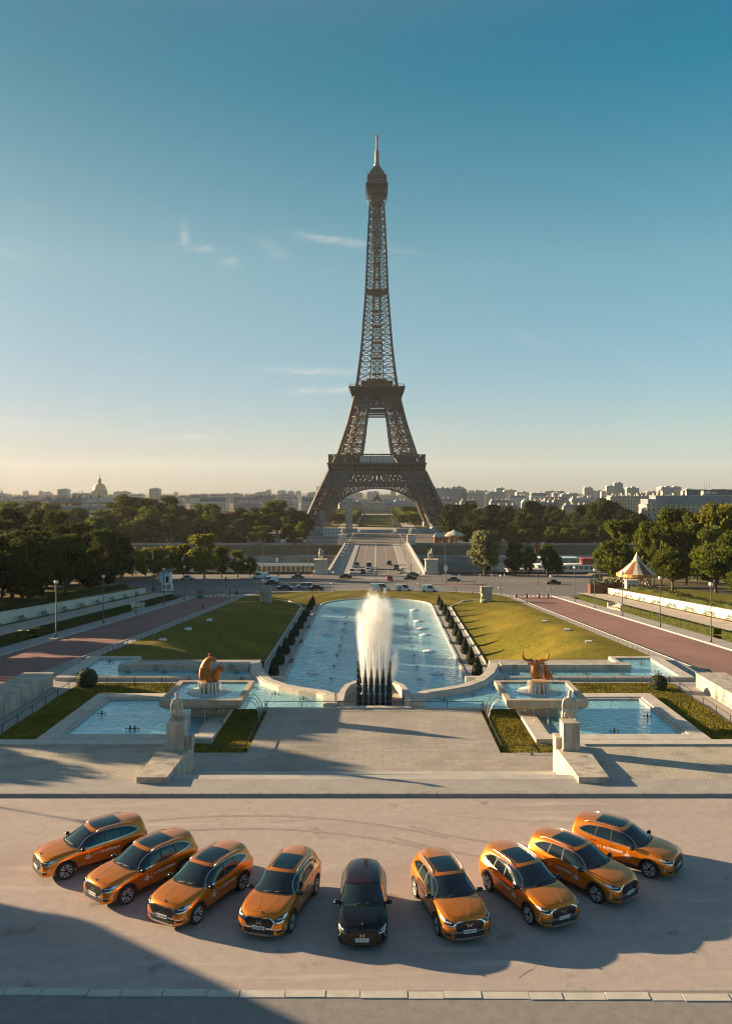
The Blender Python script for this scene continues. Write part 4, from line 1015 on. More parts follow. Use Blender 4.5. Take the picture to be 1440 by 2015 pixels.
# wood beyond the river, left: (x, top y, distance, width px, kind)
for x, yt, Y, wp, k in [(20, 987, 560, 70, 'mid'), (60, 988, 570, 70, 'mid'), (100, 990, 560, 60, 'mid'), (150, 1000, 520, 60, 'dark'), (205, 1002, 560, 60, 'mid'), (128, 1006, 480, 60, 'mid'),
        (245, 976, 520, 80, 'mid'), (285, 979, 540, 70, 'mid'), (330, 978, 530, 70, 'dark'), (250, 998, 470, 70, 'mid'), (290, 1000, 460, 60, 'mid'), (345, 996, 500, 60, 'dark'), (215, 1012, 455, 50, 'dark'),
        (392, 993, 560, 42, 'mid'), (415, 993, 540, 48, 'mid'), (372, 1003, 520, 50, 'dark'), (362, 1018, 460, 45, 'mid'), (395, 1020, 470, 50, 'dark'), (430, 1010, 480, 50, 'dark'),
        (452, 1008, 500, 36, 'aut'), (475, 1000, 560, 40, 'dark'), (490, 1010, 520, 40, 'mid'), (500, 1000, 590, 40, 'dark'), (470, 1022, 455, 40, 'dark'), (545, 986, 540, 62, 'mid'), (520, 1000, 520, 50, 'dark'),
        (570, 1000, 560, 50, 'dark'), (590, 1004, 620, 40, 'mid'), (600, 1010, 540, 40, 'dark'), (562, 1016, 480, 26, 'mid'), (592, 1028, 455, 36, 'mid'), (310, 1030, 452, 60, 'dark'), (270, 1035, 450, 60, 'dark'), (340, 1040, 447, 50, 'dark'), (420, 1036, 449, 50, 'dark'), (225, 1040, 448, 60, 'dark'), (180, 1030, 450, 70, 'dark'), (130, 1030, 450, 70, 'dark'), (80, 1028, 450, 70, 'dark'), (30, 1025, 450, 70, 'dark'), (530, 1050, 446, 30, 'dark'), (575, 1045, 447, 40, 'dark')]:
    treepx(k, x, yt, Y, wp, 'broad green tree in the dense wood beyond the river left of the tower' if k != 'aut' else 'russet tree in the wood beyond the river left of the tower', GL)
treepx('yel', 516, 1034, 449, 50, 'bright yellow-green round tree on the far quay left of the tower')
treepx('aut', 440, 1049, 446, 24, 'small orange-brown tree on the far quay behind the sunlit row')
treepx('aut', 471, 1045, 446, 22, 'reddish slim tree on the far quay left of the yellow tree')
treepx('dark', 452, 1055, 446, 34, 'low dark bushy tree between the two russet trees on the far quay')
for x in (640, 655, 668, 690): treepx('mid', x, 1006 + abs(x - 650) * .15, 760, 26, 'small hazy tree seen through the left foot of the tower', 'hazy trees at the tower foot')
for x in (795, 808, 822, 838): treepx('mid', x, 996 + abs(x - 800) * .1, 820, 24, 'small hazy tree seen under the right side of the arch', 'hazy trees under the arch')
# right of the tower
treepx('dome', 881, 1006, 455, 52, 'very dark dome-shaped tree at the right foot of the tower')
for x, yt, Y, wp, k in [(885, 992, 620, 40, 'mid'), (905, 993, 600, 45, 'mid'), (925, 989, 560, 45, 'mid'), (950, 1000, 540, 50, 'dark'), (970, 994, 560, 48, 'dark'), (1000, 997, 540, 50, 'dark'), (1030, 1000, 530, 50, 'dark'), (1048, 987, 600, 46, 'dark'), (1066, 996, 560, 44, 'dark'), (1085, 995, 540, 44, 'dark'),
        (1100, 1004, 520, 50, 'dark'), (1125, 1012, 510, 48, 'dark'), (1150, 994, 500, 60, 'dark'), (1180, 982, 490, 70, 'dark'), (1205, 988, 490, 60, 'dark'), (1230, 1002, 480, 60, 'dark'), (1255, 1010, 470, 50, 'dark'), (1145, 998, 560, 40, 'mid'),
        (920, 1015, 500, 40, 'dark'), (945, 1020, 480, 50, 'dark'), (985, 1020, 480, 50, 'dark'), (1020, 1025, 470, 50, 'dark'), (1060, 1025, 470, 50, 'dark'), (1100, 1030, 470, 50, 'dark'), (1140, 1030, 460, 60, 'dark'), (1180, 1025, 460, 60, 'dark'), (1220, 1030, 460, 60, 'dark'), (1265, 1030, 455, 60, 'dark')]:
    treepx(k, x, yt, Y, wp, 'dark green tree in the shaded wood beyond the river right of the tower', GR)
for x, yt, Y, wp, k in [(918, 1046, 448, 22, 'mid'), (962, 1040, 447, 30, 'mid'), (1004, 1034, 447, 36, 'mid'), (1040, 1042, 446, 26, 'mid'), (1085, 1036, 446, 42, 'mid'), (1105, 1050, 446, 26, 'yel'), (1130, 1048, 446, 24, 'mid'), (1150, 1042, 446, 22, 'mid'), (1062, 1054, 444, 30, 'mid'), (1170, 1060, 444, 60, 'dark'), (1120, 1062, 444, 50, 'dark'), (1030, 1062, 444, 40, 'dark')]:
    treepx(k, x, yt, Y, wp, 'small light green tree along the far quay right of the tower', 'small trees along the far right quay')
# near bank
treepx('pale', 952, 1045, 281, 64, 'pale silvery plane tree standing alone on the near quay right of the bridge')
treepx('mid', 1012, 1066, 279, 48, 'round dark tree right of the pale plane tree on the near quay')
treepx('mid', 1040, 1078, 279, 30, 'small tree in front of the flags on the near quay')
treepx('mid', 1078, 1072, 278, 40, 'leafy tree right of the flags on the near quay')
treepx('mid', 1097, 1096, 276, 28, 'smallest bushy tree on the near quay by the moored boat')
treepx('dark', 955, 1066, 283, 30, 'dark tree close behind the pale plane tree')
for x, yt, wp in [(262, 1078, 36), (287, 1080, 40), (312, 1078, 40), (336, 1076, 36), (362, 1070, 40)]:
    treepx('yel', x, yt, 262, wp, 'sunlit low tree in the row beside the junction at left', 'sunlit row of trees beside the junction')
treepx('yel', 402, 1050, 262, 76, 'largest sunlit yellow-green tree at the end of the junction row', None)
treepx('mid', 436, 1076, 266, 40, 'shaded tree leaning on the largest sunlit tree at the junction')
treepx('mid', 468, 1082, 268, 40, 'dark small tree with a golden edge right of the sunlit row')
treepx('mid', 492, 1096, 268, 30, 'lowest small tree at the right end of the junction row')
# left park
for x, yt, Y, wp, k in [(25, 1001, 250, 90, 'dark'), (75, 1005, 262, 90, 'dark'), (115, 1008, 255, 90, 'dark'), (150, 1030, 235, 80, 'dark'), (185, 1022, 262, 66, 'mid'), (215, 1042, 240, 70, 'dark'), (240, 1058, 235, 50, 'dark'), (10, 1025, 215, 90, 'dark'), (60, 1035, 228, 90, 'dark'), (110, 1036, 226, 80, 'dark'), (165, 1060, 218, 70, 'dark'), (210, 1075, 216, 60, 'dark')]:
    treepx(k, x, yt, Y, wp, 'tall dark tree in the thick shaded park at left', GP)
treepx('park', 68, 1052, 176, 126, 'broad tree with sunlit top leaves in front of the dark park at left')
treepx('park', 5, 1085, 150, 90, 'dark leafy tree at the left edge above the retaining wall', None)
# right park
for x, yt, Y, wp, k in [(1222, 1022, 225, 90, 'mid'), (1275, 1031, 235, 66, 'mid'), (1325, 1003, 250, 90, 'mid'), (1370, 1008, 240, 80, 'mid'), (1412, 990, 225, 90, 'yel'), (1448, 995, 230, 80, 'mid'), (1300, 1040, 228, 70, 'mid'), (1350, 1035, 222, 70, 'mid'), (1400, 1040, 215, 80, 'mid'), (1440, 1050, 205, 80, 'mid')]:
    treepx(k, x, yt, Y, wp, 'tall sunlit green tree in the park behind the carousel', GPR)
treepx('park', 1322, 1082, 178, 92, 'spreading tree right of the carousel with a bare trunk')
treepx('park', 1408, 1074, 172, 110, 'broad spreading tree right of the bare-trunked one above the white wall')
treepx('park', 1180, 1082, 262, 34, 'narrow tree behind the carousel left of the big green tree')
treepx('park', 1456, 1124, 150, 60, 'low leafy tree cut by the right edge of the photo')
# trees of the left park outside the frame whose shade falls across the lawns
for X, Y, H, rd in [(-60, 64, 10, 5), (-64, 78, 12, 5.5), (-58, 92, 11, 5), (-70, 96, 13, 6), (-62, 106, 12, 5.5), (-76, 112, 14, 6), (-66, 122, 13, 6), (-60, 136, 12, 5), (-74, 132, 14, 6), (-80, 150, 14, 6), (-66, 150, 12, 5.5), (-72, 166, 12, 5.5), (-88, 130, 15, 7), (-90, 100, 15, 7), (-84, 84, 14, 6)]:
    tree('dark', X, Y, gz_at(X, Y), H, rd, 'dark park tree at the left whose shade falls over the lawn', 'shade trees at the left')

TREES['bush'] = [tree_mesh(501 + i, H=4, rad=4.2, trunk_h=.1, nleaf=2600, ls=.34, lobes=26, leafm=(L_dark, L_mid)[i], flat=1.2) for i in range(2)]
nat['bush'] = (4, 4.2)
for s, n_, lb in ((-1, 34, 'low dark shrub filling the foot of the wood left of the tower'), (1, 40, 'low dark shrub filling the foot of the wood right of the tower')):
    for i in range(n_):
        X = s * (36 + i * 7.2) + rt.uniform(-2, 2); Y = (443.5, 452, 468)[i % 3] + rt.uniform(-1, 3)
        if abs(X) < 72 and Y < 460: continue
        tree('bush', X, Y, -14.4, rt.uniform(3.2, 5.5) * (1 if i % 3 == 0 else 1.8), rt.uniform(4.5, 6.5), lb, 'shrubs at the foot of the wood', 'shrub')
for X, Y, H, rd in [(-53, 57, 9, 4.5), (-57, 66, 12, 5), (-50, 74, 10, 4.5), (-64, 70, 12, 5.5)]:
    tree('dark', X, Y, gz_at(X, Y), H, rd, 'dark park tree at the left whose shade falls over the lawn', 'shade trees at the left')

for i in range(11):
    X, Y = -66 - (i % 3) * 5, 126 + i * 7.0
    tree('dark', X, Y, gz_at(X, Y), rt.uniform(12, 15.5), rt.uniform(4.8, 6), 'tall dark tree in the thick shaded park at left', GP)
for i in range(8):
    X, Y = -84 - (i % 2) * 9, 150 + i * 9.0
    tree('dark', X, Y, gz_at(X, Y), rt.uniform(13, 17), rt.uniform(5.5, 7), 'tall dark tree in the thick shaded park at left', GP)
# ------------------------------------------------------------------ fountains and terrace
def onp(px, py, z):
    Y = (CAMZ - z) * 1550 / (py - 965); return px2(px, Y), Y
SIDE = {-1: 'left', 1: 'right'}
M_fall = mat('falling_water', (0.75, 0.78, 0.78), .35, alpha=.62)
M_foam = mat('foam', (0.62, 0.66, 0.66), .6, alpha=.5)
def figure(edges_pts, edges, radii, sub=2):
    """one continuous skinned body from a skeleton"""
    me = bpy.data.meshes.new('skeleton'); me.from_pydata(edges_pts, edges, []); o = bpy.data.objects.new('skeleton', me); C.objects.link(o)
    md = o.modifiers.new('skin', 'SKIN'); md.use_smooth_shade = True
    for i, r_ in enumerate(radii):
        v = me.skin_vertices[0].data[i]; v.radius = r_ if hasattr(r_, '__len__') else (r_, r_); v.use_root = (i == 0)
    ms = o.modifiers.new('s', 'SUBSURF'); ms.levels = sub; ms.render_levels = sub
    dg = bpy.context.evaluated_depsgraph_get(); dg.update()
    out = bpy.data.meshes.new_from_object(o.evaluated_get(dg)); bpy.data.objects.remove(o); out.materials.clear()
    return out
for s in (-1, 1):
    sd_ = SIDE[s]
    # lower square basin
    t = thing('square_basin', 'low square stone basin of blue water on the ' + sd_ + ' lawn below the raised bowl', 'basin', (0, 0, 0))
    m = MB(); m.wall([(s * 11.9, 55.6), (s * 23.0, 55.6), (s * 23.0, 66.9), (s * 11.9, 66.9)], 1.15, -1.9, -1.27, True); m.wall([(s * 12.6, 56.3), (s * 22.3, 56.3), (s * 22.3, 66.2), (s * 12.6, 66.2)], .3, -1.9, -1.36, True)
    m.build('rim', M_stone, t)
    m = MB(); x0, x1 = sorted((s * 12.3, s * 22.6)); m.bx(x0, x1, 56.0, 66.5, -1.8, -1.5); m.build('water', M_water2, t)
    # upper L-shaped channel
    t = thing('channel_basin', 'long narrow L-shaped water channel behind the ' + sd_ + ' bowl', 'basin', (0, 0, 0))
    m = MB(); m.wall([(s * 8.5, 73.8), (s * 29.8, 73.8)], .6, -1.9, -1.34); m.wall([(s * 29.2, 74.1), (s * 29.2, 82.3)], 1.2, -1.9, -1.33); m.wall([(s * 29.8, 82.4), (s * 24.6, 82.4)], .7, -1.9, -1.32); m.wall([(s * 24.7, 82.7), (s * 24.7, 77.9)], .45, -1.9, -1.345); m.build('rim', M_stone, t)
    m = MB(); m.wall([(s * 25.0, 77.5), (s * 12.3, 77.5)], 1.25, -1.9, -.92); m.build('back_wall', M_stone2, t)
    m = MB(); x0, x1 = sorted((s * 11.3, s * 28.7)); m.bx(x0, x1, 74.0, 77.0, -1.8, -1.5); x0, x1 = sorted((s * 24.85, s * 28.7)); m.bx(x0, x1, 77.0, 82.1, -1.8, -1.501); m.build('water', M_water2, t)
    # curved wall round the head of the pool
    cw = curve_ = None
    path = [(s * 11.75, 78.2), (s * 11.55, 76.6), (s * 10.8, 74.0), (s * 9.55, 71.2), (s * 8.0, 69.3), (s * 6.2, 68.1), (s * 4.6, 67.3), (s * 3.75, 66.4), (s * 3.55, 63.5)]
    m = MB(); m.wall(path, 1.15, -2.0, -1.08); m.wall([(x, y + .0) for x, y in path], .75, -1.08, -1.02)
    tag(m.build('curved_wall', M_stone), 'low curved stone wall at the head of the pool, ' + sd_ + ' of the water cannons', 'wall')
    m = MB(); pts = [(s * 3.0, 63.4), (s * 11.2, 63.4), (s * 11.2, 73.6), (s * 10.9, 73.6), (s * 9.4, 70.9), (s * 7.9, 69.1), (s * 4.5, 67.2), (s * 3.6, 66.2)]
    m.add([(x, y, -1.5) for x, y in pts], [list(range(8))]); m.add([(s * 9.0, 63.4, -1.502), (s * 17.0, 66.0, -1.502), (s * 17.0, 73.6, -1.502), (s * 9.0, 73.6, -1.502)], [(0, 1, 2, 3)]); setting(m.build('fountain_water', M_water2))
    # stone block between the side road and the sunken path
    m = MB(); m.bx(*sorted((s * 29.0, s * 31.6)), 50.4, 71.2, -2.2, -.42); m.bx(*sorted((s * 28.95, s * 31.65)), 50.4, 71.25, -.42, -.36)
    tag(m.build('parapet_block', M_stone2), 'massive low stone parapet beside the sunken path at the ' + sd_ + ' edge', 'wall')
    # wedge wall, pedestal, statue
    t = thing('stair_wall', 'flat-topped sloping stone wall flanking the ' + sd_ + ' end of the stairs', 'wall', (0, 0, 0))
    m = MB(); pl_ = [(s * 11.2, 42.9), (s * 12.85, 42.9), (s * 13.1, 49.2), (s * 11.2, 49.2)]; pl_ = pl_ if s > 0 else pl_[::-1]
    m.prism(pl_, -1.7, lambda x, y: .48 - (y - 42.9) * .022); m.build('wall', M_stone2, t)
    t = thing('pedestal', 'plain square stone pedestal on the ' + sd_ + ' stair wall', 'pedestal', (s * 11.95, 48.0, .36))
    m = MB(); m.box((0, 0, .85), (1.0, 1.0, 1.7)); m.box((0, 0, .06), (1.1, 1.1, .14)); m.build('block', M_stone2, t)
    m = MB(); m.box((-s * .68 if s > 0 else .72, .35, .35), (.35, .9, .75)); m.build('step_block', M_stone2, t)
    st = thing('statue', ('pale stone figure of a woman with tied hair, from behind on left pedestal' if s < 0 else 'pale stone figure of a broad-backed man, seen from behind on right pedestal'), 'statue', (s * 11.95, 48.0, 2.06))
    k = 1.26 if s > 0 else 1.16; b = 1.16 if s > 0 else .95
    P = [(0, .05, .22), (0, 0, .42), (0, -.02, .72), (0, 0, 1.0), (0, .02, 1.16), (0, .03, 1.30), (0, .03, 1.44), (.22 * b, 0, 1.06), (.285 * b, -.02, .78), (.255 * b, .06, .40), (.26 * b, .12, .10), (-.22 * b, 0, 1.06), (-.285 * b, -.02, .78), (-.255 * b, .06, .40), (-.26 * b, .12, .10), (.17, .18, .2), (.2, .66, .24), (.2, .7, -.1), (-.17, .18, .2), (-.2, .66, .24), (-.2, .7, -.1)]
    E = [(0, 1), (1, 2), (2, 3), (3, 4), (4, 5), (5, 6), (3, 7), (7, 8), (8, 9), (9, 10), (3, 11), (11, 12), (12, 13), (13, 14), (0, 15), (15, 16), (16, 17), (0, 18), (18, 19), (19, 20)]
    Rr = [(.25, .2), (.21, .16), (.22 * b, .16), (.2 * b, .15), .09, (.115, .125), (.10, .11), .10, .085, .06, .055, .10, .085, .06, .055, .14, .11, .08, .14, .11, .08]
    fm = figure([(x * k, y * k, z * k) for x, y, z in P], E, Rr); fm.materials.append(M_stone2)
    bo = child0 = bpy.data.objects.new('body', fm); C.objects.link(bo); bo.parent = st
    m = MB(); m.ball((0, -.05 * k, 1.42 * k), .115, 10, 7, (1, 1.05, .9))
    if s < 0: m.ball((0, -.15, 1.34 * k), .07, 8, 6)
    m.build('hair', M_stone2, st)
    # raised square bowl
    bw = thing('fountain_bowl', 'raised square stone bowl brimming with water at ' + sd_ + ', carrying a gilded animal group', 'fountain', (s * 13.05, 62.4, 0))
    m = MB(); hw = 3.1
    def ringz(h, z): return [(-h, -h, z), (h, -h, z), (h, h, z), (-h, h, z)]
    lv_ = [(hw - .42, .02), (hw - .42, .30), (hw, .30), (hw, -.05), (hw - .12, -.3), (hw - .5, -.5), (hw - 1.5, -.66), (hw - 1.9, -.7), (hw - 1.9, -1.6)]
    vs = [p for h, z in lv_ for p in ringz(h, z)]
    fs = [(4 * i + k_, 4 * i + (k_ + 1) % 4, 4 * i + 4 + (k_ + 1) % 4, 4 * i + 4 + k_) for i in range(len(lv_) - 1) for k_ in range(4)]
    m.add(vs, fs); m.build('bowl', M_bowl if 'M_bowl' in globals() else mat('bowl_stone', (0.40, 0.33, 0.25), .85, var=.22, scale=1.2, detail=8, bump=.15, bscale=9), bw)
    m = MB(); m.bx(-hw + .35, hw - .35, -hw + .35, hw - .35, 0, .16); m.build('water', M_water2, bw)
    m = MB()
    for q in (-.75, .35, 1.35) if s < 0 else (-1.05, 0, 1.0):
        m.tube([(q, -hw + .3, -.42), (q, -hw + .05, -.5), (q + .01, -hw - .1, -.9), (q, -hw - .12, -1.5)], [.03, .035, .03, .045], 6)
    for q in (-1.4, -.5, .4):
        m.tube([(-s * (hw - .1), q, -.25), (-s * (hw + .35), q, -.12), (-s * (hw + .75), q, -.45), (-s * (hw + 1.0), q, -1.0), (-s * (hw + 1.1), q, -1.5)], [.03, .04, .045, .05, .07], 6)
    m.build('water_spout', M_fall, bw)
    m = MB(); m.lathe([(.78, .1), (.74, .95), (.66, 1.02)], 20); m.build('drum', mat('ochre_stone', (0.40, 0.25, 0.12), .8, var=.3, scale=2, detail=7), bw)
    m = MB(); nseg = 64
    for a in range(nseg):
        if (a * 7) % 10 < 6:
            a0, a1 = 2 * math.pi * a / nseg, 2 * math.pi * (a + .9) / nseg; ro = .98 + .14 * math.sin(a * 2.1)
            pr = [(.78, 1.0), (.92, .92), (ro, .5), (ro + .06, .12)]
            vs = [(r_ * math.cos(q), r_ * math.sin(q), z) for r_, z in pr for q in (a0, a1)]
            m.add(vs, [(0, 1, 3, 2), (2, 3, 5, 4), (4, 5, 7, 6)], True)
    m.build('water_veil', M_fall, bw)
    m = MB(); m.lathe([(1.0, .175), (1.75, .17)], 28); m.build('foam_ring', M_foam, bw)
    M_gold = mat('gilded_bronze', (0.46, 0.15, 0.03), .45, .35, var=.4, scale=1.6, detail=7)
    if s < 0:
        g = thing('horse_sculpture', 'orange gilded bronze group of two rearing horse heads on the left bowl', 'sculpture', (s * 13.05, 62.4, 1.02))
        P = [(-.25, 0, 0), (-.30, 0, .5), (-.26, 0, .95), (-.12, 0, 1.36), (.04, -.05, 1.58), (.30, -.12, 1.55), (.52, -.2, 1.44)]
        fm = figure(P, [(i, i + 1) for i in range(6)], [(.46, .42), (.44, .40), (.36, .36), (.29, .30), (.25, .24), (.19, .17), .13]); fm.materials.append(M_gold); o = bpy.data.objects.new('tall_horse', fm); C.objects.link(o); o.parent = g
        P = [(.25, .1, 0), (.36, .1, .35), (.52, .1, .68), (.66, .05, .92), (.84, 0, .86), (.95, -.08, .68)]
        fm = figure(P, [(i, i + 1) for i in range(5)], [(.40, .38), (.36, .34), .30, .25, .19, .13]); fm.materials.append(M_gold); o = bpy.data.objects.new('short_horse', fm); C.objects.link(o); o.parent = g
        m = MB()
        fm = figure([(0, -.12, 0), (-.02, -.2, .4), (.0, -.22, .75), (0, -.24, .98), (0, -.26, 1.14), (.2, -.3, .7), (.3, -.3, .95), (-.2, -.3, .7), (-.28, -.32, 1.05)], [(0, 1), (1, 2), (2, 3), (3, 4), (2, 5), (5, 6), (2, 7), (7, 8)], [.24, .2, .17, .07, .11, .07, .05, .07, .05]); fm.materials.append(M_gold); o = bpy.data.objects.new('rider', fm); C.objects.link(o); o.parent = g
        for x, z in ((0, 1.76), (.62, 1.08)):
            for q in (-.1, .1): m.lathe([(.05, 0), (.03, .1), (.002, .2)], 6, (x, q, z))
        m.build('ear', M_gold, g)
        for q in range(5): m = MB(); m.tube([(-.46 + q * .09, -.30, .1), (-.50 + q * .1, -.32, .55), (-.46 + q * .1, -.27, 1.0)], .04, 5); m.build('mane_lock', M_gold, g)
    else:
        g = thing('bull_sculpture', 'golden bronze bull with tall lyre horns on the right bowl', 'sculpture', (s * 13.05, 62.4, 1.02))
        P = [(-.15, -.25, .15), (-.18, -.2, .55), (-.2, -.05, .95), (-.22, .05, 1.28), (-.2, -.25, 1.42), (-.2, -.5, 1.32)]
        fm = figure(P, [(i, i + 1) for i in range(5)], [(.40, .4), (.42, .42), (.36, .38), (.28, .3), (.22, .22), (.15, .14)]); fm.materials.append(M_gold); o = bpy.data.objects.new('bull_body', fm); C.objects.link(o); o.parent = g
        m = MB()
        for q in (-1, 1): m.tube(curve([(-.2 + q * .2, .05, 1.45), (-.2 + q * .55, .05, 1.42), (-.2 + q * .78, .05, 1.55), (-.2 + q * .82, .05, 1.82), (-.2 + q * .76, .05, 2.05)], 5) if False else [(-.2 + q * .2, .05, 1.45), (-.2 + q * .52, .05, 1.42), (-.2 + q * .74, .05, 1.52), (-.2 + q * .82, .05, 1.8), (-.2 + q * .78, .05, 2.08)], [.12, .105, .09, .065, .015], 8)
        m.build('horn', M_gold, g)
        m = MB()
        for q in (-1, 1): m.tube([(-.2 + q * .25, 0, 1.25), (-.2 + q * .45, -.02, 1.22), (-.2 + q * .6, 0, 1.2)], [.06, .1, .03], 7)
        m.build('ear', M_gold, g)
        P = [(.45, 0, 0), (.52, -.05, .4), (.48, 0, .75), (.36, 0, 1.0), (.5, -.15, 1.1), (.7, -.3, .5), (.78, -.35, .1)]
        fm = figure(P, [(0, 1), (1, 2), (2, 3), (3, 4), (1, 5), (5, 6)], [(.22, .2), (.2, .2), .16, .11, .07, .08, .05]); fm.materials.append(M_gold); o = bpy.data.objects.new('deer', fm); C.objects.link(o); o.parent = g
    g.scale = (1.25, 1.25, 1.12)
    # clipped ball shrub
    m = MB(); r_ = .95 if s < 0 else .75; m.ball((0, 0, r_ * .75), r_ * .93, 18, 12)
    for q in range(1500):
        d = Vector((rnd.gauss(0, 1), rnd.gauss(0, 1), rnd.gauss(0, 1))).normalized(); leaf(m, d * r_ * rnd.uniform(.93, 1.03) + Vector((0, 0, r_ * .75)), .05 * rnd.uniform(.6, 1.3), rnd)
    o = m.build('ball_shrub', mat('box_leaf', (0.018, 0.032, 0.010), .8, var=.4, scale=6), None, (s * (25.9 if s < 0 else 25.2), 71.0 if s < 0 else 70.0, -1.6), fix=False)
    tag(o, ('large' if s < 0 else 'small') + ' clipped ball shrub on the corner of the ' + sd_ + ' lower lawn', 'shrub')
    # weathered stone relief blocks on the lawns
    bm_ = MB(); bm_.grid(1, 1, lambda u, v: (0, 0, 0)); bm_ = MB()
    X0 = s * 24.6
    hgt = 3.6; n1, n2 = 9, 12; vs = []; fs = []
    rr_ = random.Random(40 + s)
    per = [(-1.25, -.9), (-.6, -1.0), (0, -1.0), (.6, -1.0), (1.25, -.9), (1.3, 0), (1.25, .9), (0, 1.0), (-1.25, .9), (-1.3, 0)]
    for j in range(n2 + 1):
        for (x, y) in per:
            k = 1 + rr_.uniform(-.11, .07); vs.append((x * k, y * k, hgt * j / n2 + (rr_.uniform(-.12, .12) if j == n2 else 0)))
    n = len(per)
    for j in range(n2):
        for i in range(n): fs.append((j * n + i, j * n + (i + 1) % n, (j + 1) * n + (i + 1) % n, (j + 1) * n + i))
    fs.append([n2 * n + i for i in range(n)]); bm_.add(vs, fs)
    for q in range(10): bm_.ball((rr_.uniform(-1, 1), -.95, rr_.uniform(.3, 3.2)), rr_.uniform(.14, .3), 7, 5, (1, .8, 1.5))
    o = bm_.build('stone_relief', mat('carved_stone', (0.36, 0.32, 0.27), .9, var=.35, scale=1.6, detail=9, bump=.6, bscale=3), None, (X0, 176, lawnz(24.6, 176) - .05))
    tag(o, 'rough carved stone block standing at the far end of the ' + sd_ + ' lawn', 'stone block')
    # cone yews
    for k in range(10):
        if s < 0 and k == 0:
            m = MB(); prof = [(.25, .05), (.66, .3), (.74, .65), (.62, 1.25), (.40, 1.95), (.16, 2.5), (.02, 2.72)]
            m.lathe([(r_ * .95, z) for r_, z in prof], 14)
            for q in range(1300):
                z = rnd.uniform(.1, 2.68); a = rnd.uniform(0, 6.283); r_ = interp([(z_, rr2) for rr2, z_ in prof], z) * rnd.uniform(.95, 1.06)
                leaf(m, Vector((r_ * math.cos(a), r_ * math.sin(a), z)), .07 * rnd.uniform(.6, 1.3), rnd)
            cone_me = m.mesh('yew_foliage', mat('yew_leaf', (0.016, 0.030, 0.010), .85, var=.45, scale=5))
        o = bpy.data.objects.new('cone_yew', cone_me); C.objects.link(o); sc_ = 1.04 - .022 * k + rnd.uniform(-.05, .05)
        o.location = (s * 14.15 + rnd.uniform(-.1, .1), 109.3 + 7.55 * k, -9.8); o.scale = (sc_, sc_, sc_ * 1.02); o.rotation_euler = (0, 0, k * 1.3)
        ordn = ['nearest', 'second', 'third', 'fourth', 'fifth', 'sixth', 'seventh', 'eighth', 'ninth', 'farthest'][k]
        tag(o, 'dark cone-shaped yew, ' + ordn + ' along the ' + sd_ + ' side of the pool', 'shrub', 'cone yews along the ' + sd_ + ' pool side')

# terrace railing and lawn railings
def railing(path, h, label, zf, post=1.6, name='railing', mt=None, rails=(1.0,), thick=.05):
    m = MB(); P = [Vector(p) for p in path]
    for a, b in zip(P, P[1:]):
        n = max(1, round((b - a).length / post)); prev = None
        for i in range(n + 1):
            q = a.lerp(b, i / n); z = zf(q.x, q.y)
            m.beam((q.x, q.y, z - .1), (q.x, q.y, z + h), thick)
            if prev:
                for r_ in rails: m.beam((prev[0], prev[1], prev[2] + h * r_), (q.x, q.y, z + h * r_), thick * .8)
            prev = (q.x, q.y, z)
    return tag(m.build(name, mt or M_dark, fix=False), label, 'railing')
railing([(-8.75, 63.25), (8.75, 63.25)], .55, 'low dark iron railing between the terrace and the water cannons', lambda x, y: -1.4, 2.9)
for s in (-1, 1):
    railing([(s * 8.6, 63.2), (s * 8.55, 52.7), (s * 12.6, 52.7)], .55, 'low iron railing round the small lawn at the ' + SIDE[s] + ' of the terrace', lambda x, y: -1.5, 2.4)
    railing([(s * 27.1, 55.0), (s * 27.1, 72.5), (s * 12, 72.5)], .6, 'low railing along the outer edge of the ' + SIDE[s] + ' lower lawn', lambda x, y: -1.6, 2.6)
    railing([(s * 31.7, 84), (s * 31.7, 188)], .55, 'long low railing between the ' + SIDE[s] + ' big lawn and the red road', lambda x, y: zr(y), 1.9, rails=(.95,), mt=mat('grey_iron', (0.07, 0.07, 0.072), .6))
m = MB(); m.bx(-3.0, 3.0, 63.05, 63.6, -1.8, -1.28); setting(m.build('terrace_kerb', M_stone))
m = MB(); m.bx(-9.4, -3.05, 63.05, 63.45, -1.8, -1.36); m.bx(3.05, 9.4, 63.05, 63.45, -1.8, -1.36); setting(m.build('terrace_kerb', M_stone))

# water cannons in their stone recess
t = thing('cannon_recess', 'U-shaped pale stone recess holding the water cannons at the head of the pool', 'fountain', (0, 0, 0))
m = MB(); m.wall([(-2.75, 63.5), (-2.65, 66.8), (-2.35, 68.7), (-1.6, 70.0), (1.6, 70.0), (2.35, 68.7), (2.65, 66.8), (2.75, 63.5)], .5, -2.2, -.85); m.build('rim', M_stone, t)
m = MB(); m.add([(-2.6, 63.6, -1.6), (2.6, 63.6, -1.6), (2.5, 67, -1.6), (1.6, 69.8, -1.6), (-1.6, 69.8, -1.6), (-2.5, 67, -1.6)], [(0, 1, 2, 3, 4, 5)]); m.build('floor', M_sand, t)
M_cannon = mat('cannon_blue_grey', (0.17, 0.26, 0.29), .45, .15, var=.3, scale=2)
M_can2 = mat('cannon_dark', (0.02, 0.032, 0.035), .6, .2)
t = thing('water_cannon', 'battery of twenty dark blue-green water cannons in five columns under the big jets', 'water cannon', (0, 63.9, -1.6))
m = MB()
for x0 in (-1.42, 1.18):
    m.prism([(x0, .1), (x0 + .24, .1), (x0 + .24, 3.6), (x0, 3.6)], 0, lambda x, y: .5 + y * .72)
    for q in range(6): m.box((x0 + .12, .5 + q * .55, 1.0 + q * .39), (.34, .2, .3))
m.prism([(-1.2, .9), (1.2, .9), (1.2, 3.6), (-1.2, 3.6)], 0, lambda x, y: -.2 + y * .72); m.build('housing', M_can2, t)
JET = []
